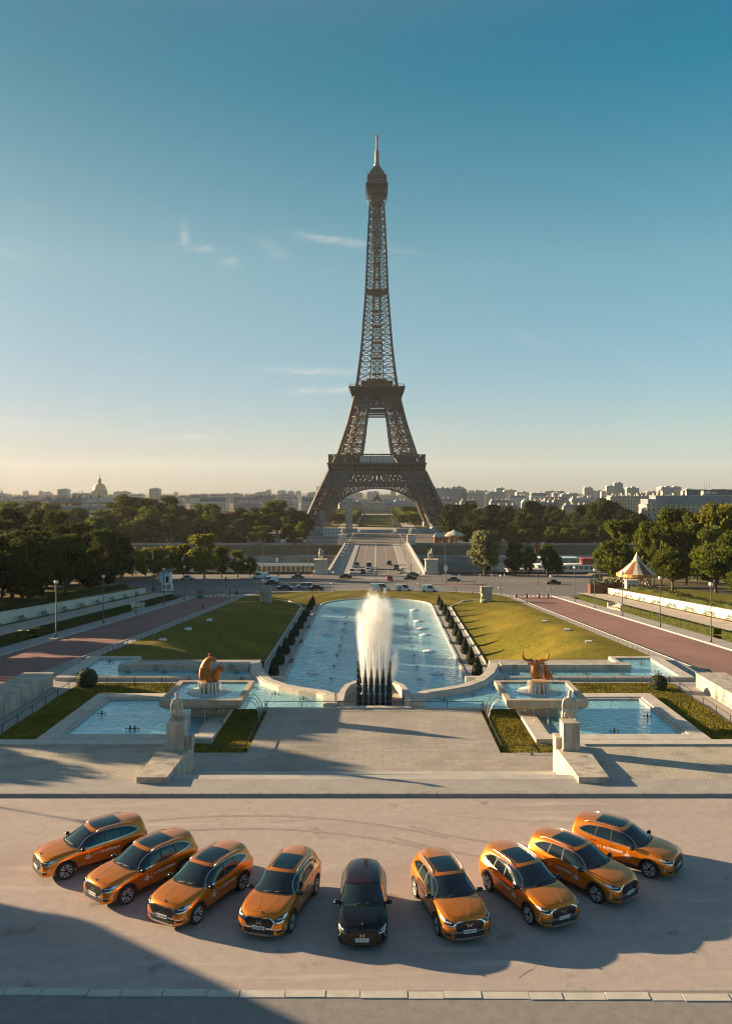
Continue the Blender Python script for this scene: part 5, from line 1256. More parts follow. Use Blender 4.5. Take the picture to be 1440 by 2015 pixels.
for r_ in range(4):
    for c in range(5):
        x = (c - 2) * .475; y = .45 + r_ * .62; z = .15 + r_ * .5
        m = MB(); a = Vector((0, .30, .95)).normalized(); p = Vector((x, y, z - (.15 if r_ == 0 else 0)))
        m.tube([p, p + a * .95, p + a * .96, p + a * 1.1, p + a * 1.12, p + a * 1.65], [.115, .115, .165, .165, .09, .055], 10)
        m.build('barrel', M_cannon, t); JET.append(p + a * 1.65)
# the spray
M_jet = mat('jet_water', (0.86, 0.87, 0.86), .5, alpha=.8)
def jet_mat(cs):
    """spray: for every jet a soft column whose density falls off from its axis and frays towards the top"""
    m = bpy.data.materials.new('spray_mist'); m.use_nodes = True; n = m.node_tree.nodes; l = m.node_tree.links; n.clear()
    o = n.new('ShaderNodeOutputMaterial'); v = n.new('ShaderNodeVolumePrincipled'); l.new(v.outputs[0], o.inputs['Volume'])
    v.inputs['Color'].default_value = (.97, .97, .96, 1); v.inputs['Anisotropy'].default_value = .1
    def M(op, a, b=None, clamp=False):
        q = n.new('ShaderNodeMath'); q.operation = op; q.use_clamp = clamp
        for i, x in enumerate((a, b)):
            if x is None: continue
            if isinstance(x, (int, float)): q.inputs[i].default_value = x
            else: l.new(x, q.inputs[i])
        return q.outputs[0]
    t = n.new('ShaderNodeTexCoord'); s_ = n.new('ShaderNodeSeparateXYZ'); l.new(t.outputs['Object'], s_.inputs[0]); X, Y, Z = s_.outputs
    def noise(sc, k, d):
        mp = n.new('ShaderNodeMapping'); mp.inputs['Scale'].default_value = sc; l.new(t.outputs['Object'], mp.inputs[0])
        z = n.new('ShaderNodeTexNoise'); z.inputs['Scale'].default_value = k; z.inputs['Detail'].default_value = d; l.new(mp.outputs[0], z.inputs['Vector']); return z.outputs[0]
    fine = noise((1, 1, .28), 3.2, 5); big = noise((1, 1, .8), 1.6, 4)
    yy = M('SUBTRACT', Y, M('ADD', 1.35, M('MULTIPLY', Z, .09))); tot = None
    for c, top, w0 in cs:
        u = M('DIVIDE', M('SUBTRACT', Z, 1.7), top - 1.7, True)
        dx = M('SUBTRACT', X, M('MULTIPLY', c, M('ADD', 1.0, M('MULTIPLY', u, .2)))); wd = M('ADD', .05, M('MULTIPLY', M('POWER', u, .7), w0))
        d = M('ADD', M('POWER', M('ABSOLUTE', M('DIVIDE', dx, wd)), 2), M('POWER', M('ABSOLUTE', M('DIVIDE', yy, M('MULTIPLY', wd, 1.9))), 2))
        core = M('DIVIDE', M('POWER', 2.718, M('MULTIPLY', d, -1.3)), M('ADD', .25, M('MULTIPLY', u, .9)))
        fade = M('MULTIPLY', M('SUBTRACT', M('ADD', top, M('MULTIPLY', M('SUBTRACT', big, .5), 5.0)), Z), .75, True)
        q = M('MULTIPLY', core, fade); tot = q if tot is None else M('ADD', tot, q)
    k = M('MULTIPLY', M('SUBTRACT', fine, .30), 3.2); k = M('MAXIMUM', k, .05)
    l.new(M('MULTIPLY', M('MULTIPLY', tot, k), 3.4), v.inputs['Density']); return m
sp_ = thing('fountain_spray', 'tall white column of spray thrown up by the water cannons', 'fountain spray', (0, 63.9, -1.6))
ZT = 16.1 - (1168 - 965) * 68.5 / 1550 + 1.6
for i, p in enumerate(JET):
    c = i % 5; r_ = i // 5
    top = ZT * [.80, .93, 1.0, .97, .86][c] * (1 - .03 * r_)
    m = MB(); n = 10; pts = []; rad = []
    for k in range(n + 1):
        u = k / n; pts.append((p.x + .16 * p.x * u + .008 * math.sin(k * 1.7 + i), p.y + .5 * u, p.z + (top - p.z) * u * (.5 if r_ == 0 else .4))); rad.append(.028 + .05 * u - .06 * max(0, u - .5) if k < n else .004)
    m.tube(pts, rad, 7); m.build('jet', M_jet, sp_)
m = MB(); m.bx(-2.7, 2.9, .4, 4.6, 1.7, ZT * 1.12)
m.build('mist', jet_mat([(-.95, ZT * .88, .33), (-.48, ZT * .99, .36), (0.0, ZT * 1.05, .38), (.47, ZT * 1.01, .38), (.95, ZT * .98, .38), (1.5, ZT * .5, .30)]), sp_)

# nozzles, float discs and wall jets
m = MB(); m.tube([(0, 0, -.15), (0, 0, .38)], .09, 8); m.tube([(0, 0, .36), (0, 0, .5)], .12, 8)
for q in (-1, 1): m.beam((0, 0, .12), (q * .5, 0, .12), .06); m.tube([(q * .5, 0, 0), (q * .5, 0, .32)], .045, 6); m.beam((0, q * .1, .1), (0, q * .4, .1), .05)
noz = m.mesh('nozzle', mat('dark_bronze', (0.045, 0.04, 0.037), .5, .5, var=.3, scale=5))
NZ = [(s_, x, y, z) for s_, L_, z in (
    (0, [(216.6, 1303), (182, 1322), (252.7, 1324.5), (323, 1325), (390, 1325), (466, 1326), (475, 1338), (201, 1406), (256, 1436), (266, 1436), (500, 1355), (541.7, 1367), (597, 1377)], -1.5),
    (1, [(650.7, 1337), (657, 1312), (662.7, 1291), (667.7, 1272), (671.7, 1256), (675, 1241), (679, 1227.7), (682, 1216), (825.7, 1338), (820, 1313), (815, 1291.7), (811, 1272.7), (806.7, 1256.7), (802.7, 1241), (800, 1229), (796.7, 1216.7)], -9.9),
    (2, [(1007, 1328), (1152, 1327), (1085, 1327), (1224, 1328), (1261, 1308), (1295, 1327), (998, 1340), (971, 1355), (930, 1368), (873, 1378), (1273, 1412), (1208, 1441)], -1.5)) for x, y in L_]
LB = {0: 'small dark nozzle with two side arms standing in the left basins', 1: 'small dark nozzle standing in the main pool', 2: 'small dark nozzle with two side arms standing in the right basins'}
for s_, x, y, z in NZ:
    X, Y = onp(x, y, z); o = bpy.data.objects.new('fountain_nozzle', noz); C.objects.link(o); o.location = (X, Y, z + .02); o.scale = (.56,) * 3 if s_ != 1 else (.66,) * 3
    tag(o, LB[s_], 'nozzle', {0: 'nozzles in the left basins', 1: 'nozzles in two lines along the main pool', 2: 'nozzles in the right basins'}[s_])
m = MB(); m.lathe([(.25, -.1), (.95, -.05), (1.02, .04), (.85, .14), (.3, .18), (.001, .18)], 20); m.lathe([(.14, .16), (.14, .3), (.001, .3)], 8)
disc = m.mesh('float', mat('float_white', (0.62, 0.66, 0.68), .6, var=.15, scale=2))
for x, y in [(617, 1324), (632, 1281.7), (645.7, 1248), (655.7, 1221), (662, 1200), (860, 1325.7), (844, 1282), (835, 1250), (830, 1237), (823, 1222.7), (815, 1200.7)]:
    X, Y = onp(x, y, -9.9); o = bpy.data.objects.new('float_disc', disc); C.objects.link(o); o.location = (X, Y, -9.88)
    tag(o, 'flat white disc floating ' + ('left' if x < 740 else 'right') + ' of the jets in the main pool', 'float disc', 'white discs in the ' + ('left' if x < 740 else 'right') + ' half of the pool')
m = MB(); m.box((0, 0, .12), (.5, 2.4, .18))
for q in range(5): m.tube([(0, -1 + q * .5, .2), (.2, -1 + q * .5, .42)], .05, 6)
wj = m.mesh('wall_jet', mat('wall_jet_bronze', (0.06, 0.055, 0.05), .5, .4))
for i, (x, y) in enumerate([(578.3, 1301.7), (597.3, 1264), (613.3, 1234.3), (625.7, 1210), (900.7, 1302.7), (880, 1265), (865.7, 1235), (853.3, 1210.7)]):
    X, Y = onp(x, y, -9.8); s = -1 if x < 740 else 1; o = bpy.data.objects.new('jet_row', wj); C.objects.link(o); o.location = (s * 12.75, Y, -9.8); o.rotation_euler = (0, 0, 0 if s < 0 else math.pi)
    tag(o, 'dark row of five small jets on the ' + SIDE[s] + ' rim of the pool', 'nozzle row', 'jet rows on the ' + SIDE[s] + ' pool rim')
# white stones lying on the lawns
for x, y, lb in ((320, 1261, 'pale flat stone on the left lawn near the channel'), (370, 1239, 'pale flat stone in the middle of the left lawn'), (412, 1221, 'small pale stone high on the left lawn'), (1157, 1265, 'pale flat stone on the right lawn near the channel'), (1114, 1241, 'pale flat stone in the middle of the right lawn'), (1070, 1224, 'small pale stone high on the right lawn')):
    X, Y = onp(x, y, zr(100)); 
    for _ in range(20): X, Y = onp(x, y, lawnz(abs(X), Y))
    m = MB(); m.prism([(-.45, -.3), (.4, -.35), (.5, .25), (-.3, .35)], -.1, .22); tag(m.build('lawn_stone', M_white, None, (X, Y, lawnz(abs(X), Y) + .05)), lb, 'stone')

M_blade = mat('grass_blade', (0.14, 0.125, 0.018), .9, var=.5, scale=1.1, detail=8)
for s_ in (-1, 1):
    m = MB(); rg = random.Random(60 + s_)
    for q in range(24000):
        x = s_ * rg.uniform(8.7, 26.9); y = rg.uniform(52.7, 72.2)
        if 11.2 < abs(x) < 23.8 and 54.8 < y < 67.7: continue
        if 10.5 < abs(x) < 15.6 and 59.8 < y < 65: continue
        h = rg.uniform(.05, .15); a = rg.uniform(0, 3.14); c_, n_ = math.cos(a) * .035, math.sin(a) * .035; lx, ly = rg.uniform(-.06, .06), rg.uniform(-.06, .06)
        k = len(m.v); m.v += [(x - c_, y - n_, -1.6), (x + c_, y + n_, -1.6), (x + lx, y + ly, -1.58 + h)]; m.f.append([k, k + 1, k + 2]); m.m.append(0); m.sm.append(False)
    setting(m.build('grass_blades', M_blade, fix=False), 'stuff')
# ------------------------------------------------------------------ the display cars
P_orange = mat('copper_orange_paint', (0.78, 0.225, 0.006), .25, .62, coat=.8)
P_black = mat('black_pearl_paint', (0.004, 0.006, 0.008), .2, 0, coat=.25, spec=.3)
P_plum = mat('dark_plum_roof', (0.022, 0.004, 0.006), .12, .1, coat=.4)
M_glass = mat('tinted_glass', (0.006, 0.012, 0.015), .04, 0, spec=.9)
M_glass2 = mat('windscreen_glass', (0.010, 0.022, 0.027), .05, 0, spec=.8)
M_chrome = mat('chrome', (0.72, 0.73, 0.74), .13, 1.0)
M_satin = mat('satin_aluminium', (0.62, 0.61, 0.59), .3, .95)
M_clad = mat('black_cladding', (0.016, 0.016, 0.017), .6)
M_gap = mat('panel_gap', (0.012, 0.007, 0.004), .7)
M_tyre = mat('tyre_rubber', (0.016, 0.016, 0.017), .85)
M_rimd = mat('dark_rim', (0.03, 0.03, 0.033), .35, .6)
M_lens = mat('lamp_lens', (0.02, 0.025, 0.03), .05, 0, spec=.8)
M_led = mat('lamp_reflector', (0.85, 0.86, 0.88), .15, .5)
M_lit = mat('daytime_lamp', (0.75, 0.75, 0.73), .25)
M_red = mat('tail_lamp', (0.22, 0.008, 0.01), .15, spec=.7)
M_platew = mat('plate_white', (0.72, 0.73, 0.72), .45)
M_plateb = mat('plate_blue', (0.03, 0.09, 0.38), .45)
M_ink = mat('plate_ink', (0.012, 0.012, 0.014), .6)
M_decal = mat('white_decal', (0.72, 0.71, 0.69), .5)
M_mesh = mat('grille_mesh', (0.014, 0.014, 0.015), .35, .4)
M_mesh2 = mat('grille_studs', (0.16, 0.16, 0.16), .3, .8)

RINGS = [
 [(2.29, 0, .21), (2.285, .45, .21), (2.295, .60, .29), (2.285, .66, .50), (2.285, .64, .66), (2.27, .60, .77), (2.25, .46, .84), (2.262, .22, .865), (2.266, 0, .872)],
 [(2.16, 0, .20), (2.15, .62, .20), (2.18, .82, .29), (2.155, .88, .50), (2.15, .87, .66), (2.12, .84, .80), (2.09, .68, .915), (2.17, .34, .96), (2.20, 0, .972)],
 [(1.9, 0, .22), (1.9, .72, .22), (1.92, .91, .31), (1.92, .95, .55), (1.88, .945, .75), (1.84, .885, .905), (1.82, .73, 1.01), (1.88, .37, 1.03), (1.9, 0, 1.035)],
 [(1.38, 0, .22), (1.38, .75, .22), (1.38, .94, .31), (1.38, .965, .60), (1.38, .955, .86), (1.38, .905, .99), (1.38, .77, 1.075), (1.38, .39, 1.09), (1.38, 0, 1.095)],
 [(.95, 0, .22), (.95, .75, .22), (.95, .93, .30), (.95, .945, .6), (.95, .94, .88), (.93, .90, 1.015), (.84, .79, 1.075), (1.0, .42, 1.108), (1.05, 0, 1.118)],
 [(.60, 0, .22), (.60, .75, .22), (.60, .925, .29), (.60, .935, .6), (.60, .935, .89), (.60, .895, 1.025), (.46, .735, 1.27), (.60, .42, 1.345), (.66, 0, 1.355)],
 [(.15, 0, .22), (.15, .75, .22), (.15, .925, .29), (.15, .93, .6), (.15, .935, .90), (.15, .89, 1.035), (.02, .69, 1.51), (.20, .40, 1.565), (.25, 0, 1.575)],
 [(-.5, 0, .22), (-.5, .75, .22), (-.5, .925, .29), (-.5, .93, .6), (-.5, .935, .92), (-.5, .885, 1.05), (-.5, .69, 1.56), (-.5, .42, 1.618), (-.5, 0, 1.63)],
 [(-1.2, 0, .22), (-1.2, .75, .22), (-1.2, .935, .31), (-1.2, .945, .62), (-1.2, .945, .95), (-1.2, .885, 1.08), (-1.2, .675, 1.55), (-1.2, .42, 1.612), (-1.2, 0, 1.625)],
 [(-1.75, 0, .26), (-1.75, .75, .26), (-1.75, .92, .34), (-1.75, .945, .65), (-1.75, .935, .99), (-1.75, .865, 1.12), (-1.72, .64, 1.50), (-1.75, .41, 1.58), (-1.75, 0, 1.595)],
 [(-2.04, 0, .30), (-2.0, .6, .30), (-2.05, .87, .38), (-2.07, .92, .65), (-2.06, .91, .97), (-2.03, .84, 1.10), (-2.02, .60, 1.43), (-2.06, .38, 1.535), (-2.08, 0, 1.55)],
 [(-2.20, 0, .32), (-2.18, .5, .32), (-2.24, .72, .42), (-2.285, .76, .62), (-2.275, .75, .90), (-2.24, .70, 1.01), (-2.22, .56, 1.12), (-2.23, .32, 1.15), (-2.23, 0, 1.155)]]

def body_mesh(K, wheels, wr):
    kx, ky, kz = K; n = len(RINGS); V = []; Fc = []
    for r_ in RINGS:
        for j in range(9): V.append((r_[j][0] * kx, r_[j][1] * ky, r_[j][2] * kz))
        for j in range(7, 0, -1): V.append((r_[j][0] * kx, -r_[j][1] * ky, r_[j][2] * kz))
    for i in range(n - 1):
        for k in range(16): Fc.append((i * 16 + k, i * 16 + (k + 1) % 16, (i + 1) * 16 + (k + 1) % 16, (i + 1) * 16 + k))
    for o, flip in ((0, False), ((n - 1) * 16, True)):
        fs = [(o, o + 15, o + 1)] + [(o + j, o + 16 - j, o + 15 - j, o + j + 1) for j in range(1, 7)] + [(o + 7, o + 9, o + 8)]
        Fc += [f[::-1] if flip else f for f in fs]
    me = bpy.data.meshes.new('cage'); me.from_pydata(V, [], Fc)
    at = me.attributes.new('crease_edge', 'FLOAT', 'EDGE')
    for e in me.edges:
        a, b = e.vertices; ia, ja = divmod(a, 16); ib, jb = divmod(b, 16); cr = 0
        jj = min(ja, 16 - ja)
        if ja == jb and jj in (5,) and 1 <= min(ia, ib): cr = .55
        if ja == jb and jj == 6 and 4 <= min(ia, ib): cr = .3
        if ja == jb and jj == 6 and 1 <= min(ia, ib) < 4: cr = .35
        if ja == jb and jj == 4 and 2 <= min(ia, ib): cr = .35
        if ja == jb and jj in (1, 2): cr = .5
        if ia == ib == 4 and jj >= 6: cr = .6
        if ia == ib == 6 and jj >= 6: cr = .25
        if ia == ib == 0: cr = .35
        if ia == ib == 10 and jj >= 6: cr = .6
        at.data[e.index].value = cr
    me.update(); bm = bmesh.new(); bm.from_mesh(me); bmesh.ops.recalc_face_normals(bm, faces=bm.faces); bm.to_mesh(me); bm.free()
    o = bpy.data.objects.new('cage', me); C.objects.link(o)
    md = o.modifiers.new('s', 'SUBSURF'); md.levels = 3; md.render_levels = 3
    dg = bpy.context.evaluated_depsgraph_get(); full = bpy.data.meshes.new_from_object(o.evaluated_get(dg))
    bvh = BVHTree.FromPolygons([v.co.copy() for v in full.vertices], [list(p.vertices) for p in full.polygons])
    cut = MB()
    for x, s in wheels:
        cut2 = MB(); nn = 40
        cut2.tube([(x, s * .58, wr), (x, s * 1.3, wr)], [wr + .055] * 2, nn)
        cut.v, base = cut.v + cut2.v, len(cut.v); cut.f += [[i + base for i in f] for f in cut2.f]; cut.m += cut2.m; cut.sm += cut2.sm
    co = cut.build('cutter', M_clad)
    bo = o.modifiers.new('b', 'BOOLEAN'); bo.object = co; bo.operation = 'DIFFERENCE'; bo.solver = 'EXACT'
    dg.update(); out = bpy.data.meshes.new_from_object(o.evaluated_get(bpy.context.evaluated_depsgraph_get()))
    bpy.data.objects.remove(o); bpy.data.objects.remove(co)
    out.materials.clear()
    for p in out.polygons: p.use_smooth = True
    out.set_sharp_from_angle(angle=R(40))
    return out, bvh

def clip_cell(poly, x0, x1, y0, y1):
    def cl(P, ax, v, s):
        O = []
        for i in range(len(P)):
            a, b = P[i - 1], P[i]; ia, ib = (a[ax] - v) * s >= 0, (b[ax] - v) * s >= 0
            if ia != ib:
                t = (v - a[ax]) / (b[ax] - a[ax]); O.append((a[0] + (b[0] - a[0]) * t, a[1] + (b[1] - a[1]) * t))
            if ib: O.append(b)
        return O
    for ax, v, s in ((0, x0, 1), (0, x1, -1), (1, y0, 1), (1, y1, -1)):
        poly = cl(poly, ax, v, s)
        if len(poly) < 3: return None
    return poly
AX = {'left': (lambda u, v: Vector((u, 3, v)), Vector((0, -1, 0))), 'right': (lambda u, v: Vector((u, -3, v)), Vector((0, 1, 0))),
      'front': (lambda u, v: Vector((4, u, v)), Vector((-1, 0, 0))), 'rear': (lambda u, v: Vector((-4, u, v)), Vector((1, 0, 0))), 'top': (lambda u, v: Vector((u, v, 4)), Vector((0, 0, -1)))}
class Skin:
    """lays crisp panels on a body: outlines drawn in a side, front or top view, set a few mm proud"""
    def __init__(s, bvh, K): s.bvh = bvh; s.K = K
    def hit(s, view, u, v, off):
        f, d = AX[view]; o = f(u, v); p, nr, _, _ = s.bvh.ray_cast(o, d)
        if p is None: return None
        if nr.dot(d) > 0: nr = -nr
        return p + nr * off
    def sc(s, view, p):
        kx, ky, kz = s.K
        return {'left': (p[0] * kx, p[1] * kz), 'right': (p[0] * kx, p[1] * kz), 'front': (p[0] * ky, p[1] * kz), 'rear': (p[0] * ky, p[1] * kz), 'top': (p[0] * kx, p[1] * ky)}[view]
    def panel(s, m, view, poly, off=.006, cell=.06, scale=True):
        if scale: poly = [s.sc(view, p) for p in poly]
        xs = [p[0] for p in poly]; ys = [p[1] for p in poly]
        x = math.floor(min(xs) / cell) * cell
        while x < max(xs):
            y = math.floor(min(ys) / cell) * cell
            while y < max(ys):
                c = clip_cell(poly, x, x + cell, y, y + cell)
                if c:
                    h = [s.hit(view, a, b, off) for a, b in c]
                    if all(h): m.add(h, [list(range(len(h)))], True)
                y += cell
            x += cell
        return m
    def ribbon(s, m, view, pts, wd, off=.008, closed=False, scale=True, seg=.07):
        if scale: pts = [s.sc(view, p) for p in pts]
        P = [Vector(p) for p in pts]
        if closed: P.append(P[0])
        Q = []
        for a, b in zip(P, P[1:]):
            n = max(1, int((b - a).length / seg)); Q += [a.lerp(b, i / n) for i in range(n)]
        Q.append(P[-1]); prev = None
        for i, q in enumerate(Q):
            d = (Q[min(i + 1, len(Q) - 1)] - Q[max(i - 1, 0)]); d = d.normalized() if d.length else Vector((1, 0)); nn = Vector((-d.y, d.x)) * wd / 2
            h = (s.hit(view, q.x + nn.x, q.y + nn.y, off), s.hit(view, q.x - nn.x, q.y - nn.y, off))
            if prev and all(h) and all(prev): m.add([prev[0], prev[1], h[1], h[0]], [(0, 1, 2, 3)], True)
            prev = h
        return m
    def text(s, m, view, txt, u, v, size, off=.007, align='LEFT', bold=0.0, spacing=1.0):
        vs, fs = text_mesh(txt, size, 0, align, bold, spacing); flip = -1 if view in ('left', 'front_') else 1
        if view == 'left': flip = -1
        pts = [s.hit(view, u + flip * p[0], v + p[1], off) for p in vs]
        for f in fs:
            if all(pts[i] for i in f): m.add([pts[i] for i in f], [list(range(len(f)))])
        return m
def curve(pts, n=6):
    """Catmull-Rom through the points"""
    out = []; P = [Vector(p) for p in pts]
    for i in range(len(P) - 1):
        a, b, c, d = P[max(i - 1, 0)], P[i], P[i + 1], P[min(i + 2, len(P) - 1)]
        for k in range(n):
            t = k / n; out.append(.5 * ((2 * b) + (-a + c) * t + (2 * a - 5 * b + 4 * c - d) * t * t + (-a + 3 * b - 3 * c + d) * t ** 3))
    out.append(P[-1]); return [tuple(p) for p in out]
def mirror(poly): return [(-x, y) for x, y in poly]

def wheel_parts(r, rim_r, style):
    """wheel at the origin, axle along Y, outer face towards +Y"""
    m = MB(); pr = [(rim_r - .012, -.11), (r - .03, -.118), (r - .006, -.10), (r, -.06), (r, .06), (r - .006, .10), (r - .03, .118), (rim_r + .01, .112), (rim_r - .01, .095)]
    m.lathe(pr, 40, caps=False); m.v = [(x, z, y) for x, y, z in m.v]; tyre = m.mesh('tyre', M_tyre)
    m = MB(); m.lathe([(rim_r, -.1), (rim_r - .03, .0), (rim_r - .05, .04), (.05, .03)], 40); m.v = [(x, z, y) for x, y, z in m.v]; barrel = m.mesh('rim', M_rimd)
    m = MB()
    ring = [(rim_r - .002, .092), (rim_r + .002, .104), (rim_r - .008, .104), (rim_r - .012, .092)]
    m2 = MB(); m2.lathe(ring, 40, caps=False); m.add([(x, z, y) for x, y, z in m2.v], m2.f, True)
    for k in range(5):
        a = k * 2 * math.pi / 5
        def pt(rr, da, y): return (rr * math.cos(a + da), y, rr * math.sin(a + da))
        for da0, da1, w0, w1 in ((-.22, .02, .40, .17), (.30, .54, .30, .12)) if style == 0 else ((-.12, -.12, .30, .18), (.30, .30, .2, .12)):
            r0, r1 = .055, rim_r - .012
            o = []
            for rr, dd, ww in ((r0, da0 * .3, .25), ((r0 + r1) / 2, (da0 + da1) / 2, w0 * .9), (r1, da1, w1 * 1.6)):
                o += [pt(rr, dd - ww / 2, .082 + .016 * rr / rim_r), pt(rr, dd + ww / 2, .082 + .016 * rr / rim_r), pt(rr, dd - ww / 2, .05), pt(rr, dd + ww / 2, .05)]
            m.add(o, [(0, 1, 5, 4), (4, 5, 9, 8), (0, 4, 6, 2), (4, 8, 10, 6), (1, 3, 7, 5), (5, 7, 11, 9)])
    sp = m.mesh('spokes', [mat('spoke_grey', (.5, .5, .5), .35, .2)])
    m = MB(); m.lathe([(.07, .06), (.07, .088), (.03, .096), (.001, .096)], 20); m.v = [(x, z, y) for x, y, z in m.v]; hub = m.mesh('hub_cap', M_rimd)
    return tyre, barrel, sp, hub
def child(name, me, parent, loc=None, rot=None, sc=None, mt=None):
    o = bpy.data.objects.new(name, me); C.objects.link(o); o.parent = parent
    if loc: o.location = loc
    if rot: o.rotation_euler = rot
    if sc: o.scale = sc
    return o

def emblem(m, view, sk, u, v, k):
    """a pair of facing split chevrons"""
    f = -1 if view == 'left' else 1
    for s in (-1, 1):
        for t in (-1, 1):
            poly = [(s * .10, t * .075), (s * .145, t * .085), (s * .05, t * .0 + t * .004), (s * .012, t * .006), (s * .05, t * .03)]
            sk.panel(m, view, [(u + f * x * k, v + y * k) for x, y in poly], .014, .05, scale=False)

def make_car(orange=True):
    K = (1, 1, 1) if orange else (.905, .945, .945)
    wr = .362 if orange else .335; wx = (1.375, -1.365) if orange else (1.26, -1.30)
    paint = P_orange if orange else P_black
    wheels = [(x, s) for x in wx for s in (-1, 1)]
    root = thing('parked_suv' if orange else 'parked_hatchback', 'car', 'car', (0, 0, 0), 0, 'copper orange cars parked in a fan' if orange else None)
    me, bvh = body_mesh(K, wheels, wr); me.materials.append(paint); me.name = 'car_body'
    me.materials.append(M_clad)
    for p in me.polygons:                       # wheel housings
        c = p.center
        for x, s in wheels:
            if (c.x - x) ** 2 + (c.z - wr) ** 2 < (wr + .053) ** 2 and abs(c.y) > .5 and c.z > .2 and c.y * s > 0 and abs(c.y) < .95 and abs(p.normal.y) < .98 or (abs(c.y) < .585 and (c.x - x) ** 2 + (c.z - wr) ** 2 < (wr + .05) ** 2 and abs(p.normal.y) > .9): p.material_index = 1
        if c.z < .235 * K[2] and p.normal.z < -.3: p.material_index = 1
    body = child('body', me, root)
    S = Skin(bvh, K)
    def part(name, mats, fn, parent=root):
        m = MB(); fn(m)
        o = m.build(name, mats, parent, fix=False); bm = bmesh.new(); bm.from_mesh(o.data); bmesh.ops.remove_doubles(bm, verts=bm.verts, dist=.0004); bm.to_mesh(o.data); bm.free(); return o
    # glass
    ws = curve([(1.03, 0), (1.01, .35), (.93, .62), (.80, .765)]) + curve([(.40, .70), (.10, .625), (.17, .50), (.225, .25), (.24, 0)])
    wsf = ws + [(x, -y) for x, y in ws[::-1]]
    part('windscreen', M_glass2, lambda m: S.panel(m, 'top', wsf, .006, .05))
    part('wiper_cowl', M_clad, lambda m: S.panel(m, 'top', curve([(1.10, 0), (1.08, .35), (1.0, .62), (.84, .79)]) + curve([(.80, .765), (.93, .62), (1.01, .35), (1.03, 0)]) + curve([(1.03, 0), (1.01, -.35), (.93, -.62), (.80, -.765)]) + curve([(.84, -.79), (1.0, -.62), (1.08, -.35), (1.10, 0)]), .005, .05))
    part('wiper', M_clad, lambda m: [m.tube([S.hit('top', *S.sc('top', q), .018) for q in pts], .012, 5) for pts in ([(1.0, -.35), (.97, .0), (.92, .33)], [(.98, .1), (.92, .4), (.86, .62)])])
    if orange:
        part('sunroof', M_glass, lambda m: S.panel(m, 'top', curve([(-.02, -.43), (.035, -.2), (.045, 0), (.035, .2), (-.02, .43)]) + [(-1.08, .47), (-1.12, .42), (-1.12, -.42), (-1.08, -.47)], .007, .05))
    else:
        part('roof_panel', P_plum, lambda m: S.panel(m, 'top', curve([(.02, -.585), (.12, -.4), (.19, -.2), (.205, 0), (.19, .2), (.12, .4), (.02, .585)]) + curve([(-1.0, .565), (-1.7, .52), (-1.9, .42), (-1.93, 0), (-1.9, -.42), (-1.7, -.52), (-1.0, -.565)]), .006, .06))
    part('rear_window', M_glass, lambda m: S.panel(m, 'rear', [(-.46, 1.40), (.46, 1.40), (.62, 1.17), (-.62, 1.17)], .006, .05))
    front_w = curve([(.82, 1.062), (.52, 1.27), (.25, 1.41), (.0, 1.475), (-.27, 1.498)]) + [(-.26, 1.085), (.30, 1.066)]
    rear_w = curve([(-.33, 1.50), (-.60, 1.502), (-.90, 1.488)]) + [(-.98, 1.115), (-.33, 1.087)]
    quarter = curve([(-.955, 1.484), (-1.25, 1.445), (-1.50, 1.375), (-1.735, 1.245)]) + [(-1.70, 1.20), (-1.04, 1.12)]
    tophem = curve([(.86, 1.055), (.53, 1.287), (.25, 1.428), (.0, 1.492), (-.30, 1.515), (-.62, 1.518), (-.93, 1.503), (-1.25, 1.462), (-1.52, 1.39), (-1.78, 1.25)])
    lowhem = curve([(.88, 1.05), (.3, 1.052), (-.3, 1.072), (-1.0, 1.105), (-1.5, 1.16), (-1.78, 1.235)])
    for v in ('left', 'right'):
        for w_ in (front_w, rear_w, quarter): part('side_window', M_glass, lambda m: S.panel(m, v, w_, .006, .05))
        if orange:
            part('window_trim', M_chrome, lambda m: (S.ribbon(m, v, tophem, .012, .010), S.ribbon(m, v, lowhem, .022, .010)))
        part('window_pillar', M_clad, lambda m: (S.panel(m, v, [(-.275, 1.50), (-.325, 1.50), (-.325, 1.087), (-.265, 1.085)], .005, .05), S.panel(m, v, [(-.90, 1.488), (-.96, 1.484), (-1.04, 1.12), (-.98, 1.113)], .005, .05)))
        # door seams, handles, sill
        part('door_seam', M_gap, lambda m: (S.ribbon(m, v, curve([(.78, 1.04), (.86, .85), (.84, .55), (.74, .36)]), .008, .004), S.ribbon(m, v, [(-.29, 1.07), (-.29, .7), (-.27, .36)], .008, .004),
                                           S.ribbon(m, v, curve([(-1.30, 1.12), (-1.12, .92), (-.98, .72), (-.92, .45)]), .008, .004), S.ribbon(m, v, [(.74, .37), (-.92, .38)], .008, .004)))
        for hx in ((-.20, -1.02) if orange else (-.18,)):
            hp = S.hit(v, *S.sc(v, (hx, .915 if hx > -.5 else .955)), .0)
            m = MB(); m.box((0, 0, 0), (.19, .03, .028)); m.box((0, 0, .012), (.15, .036, .008)); child('door_handle', m.mesh('door_handle', M_chrome if orange else P_black), root, loc=tuple(hp))
        part('sill', M_clad, lambda m: S.panel(m, v, [(.93, .235), (.95, .36), (-.93, .37), (-.92, .235)], .008, .06))
        if orange: part('sill_trim', M_chrome, lambda m: S.ribbon(m, v, [(.86, .455), (.60, .462)], .014, .009))
        # wheel arch cladding
        for x in wx:
            def arch(m):
                r0, r1 = wr + .052, wr + .105; pv = None
                for i in range(33):
                    a = R(-14 + 208 * i / 32)
                    h = [S.hit(v, x + rr * math.cos(a), wr + rr * math.sin(a), .010) for rr in (r0, r1)]
                    if pv and all(h) and all(pv): m.add([pv[0], pv[1], h[1], h[0]], [(0, 1, 2, 3)], True)
                    pv = h
            part('arch_trim', M_clad if orange else P_black, arch)
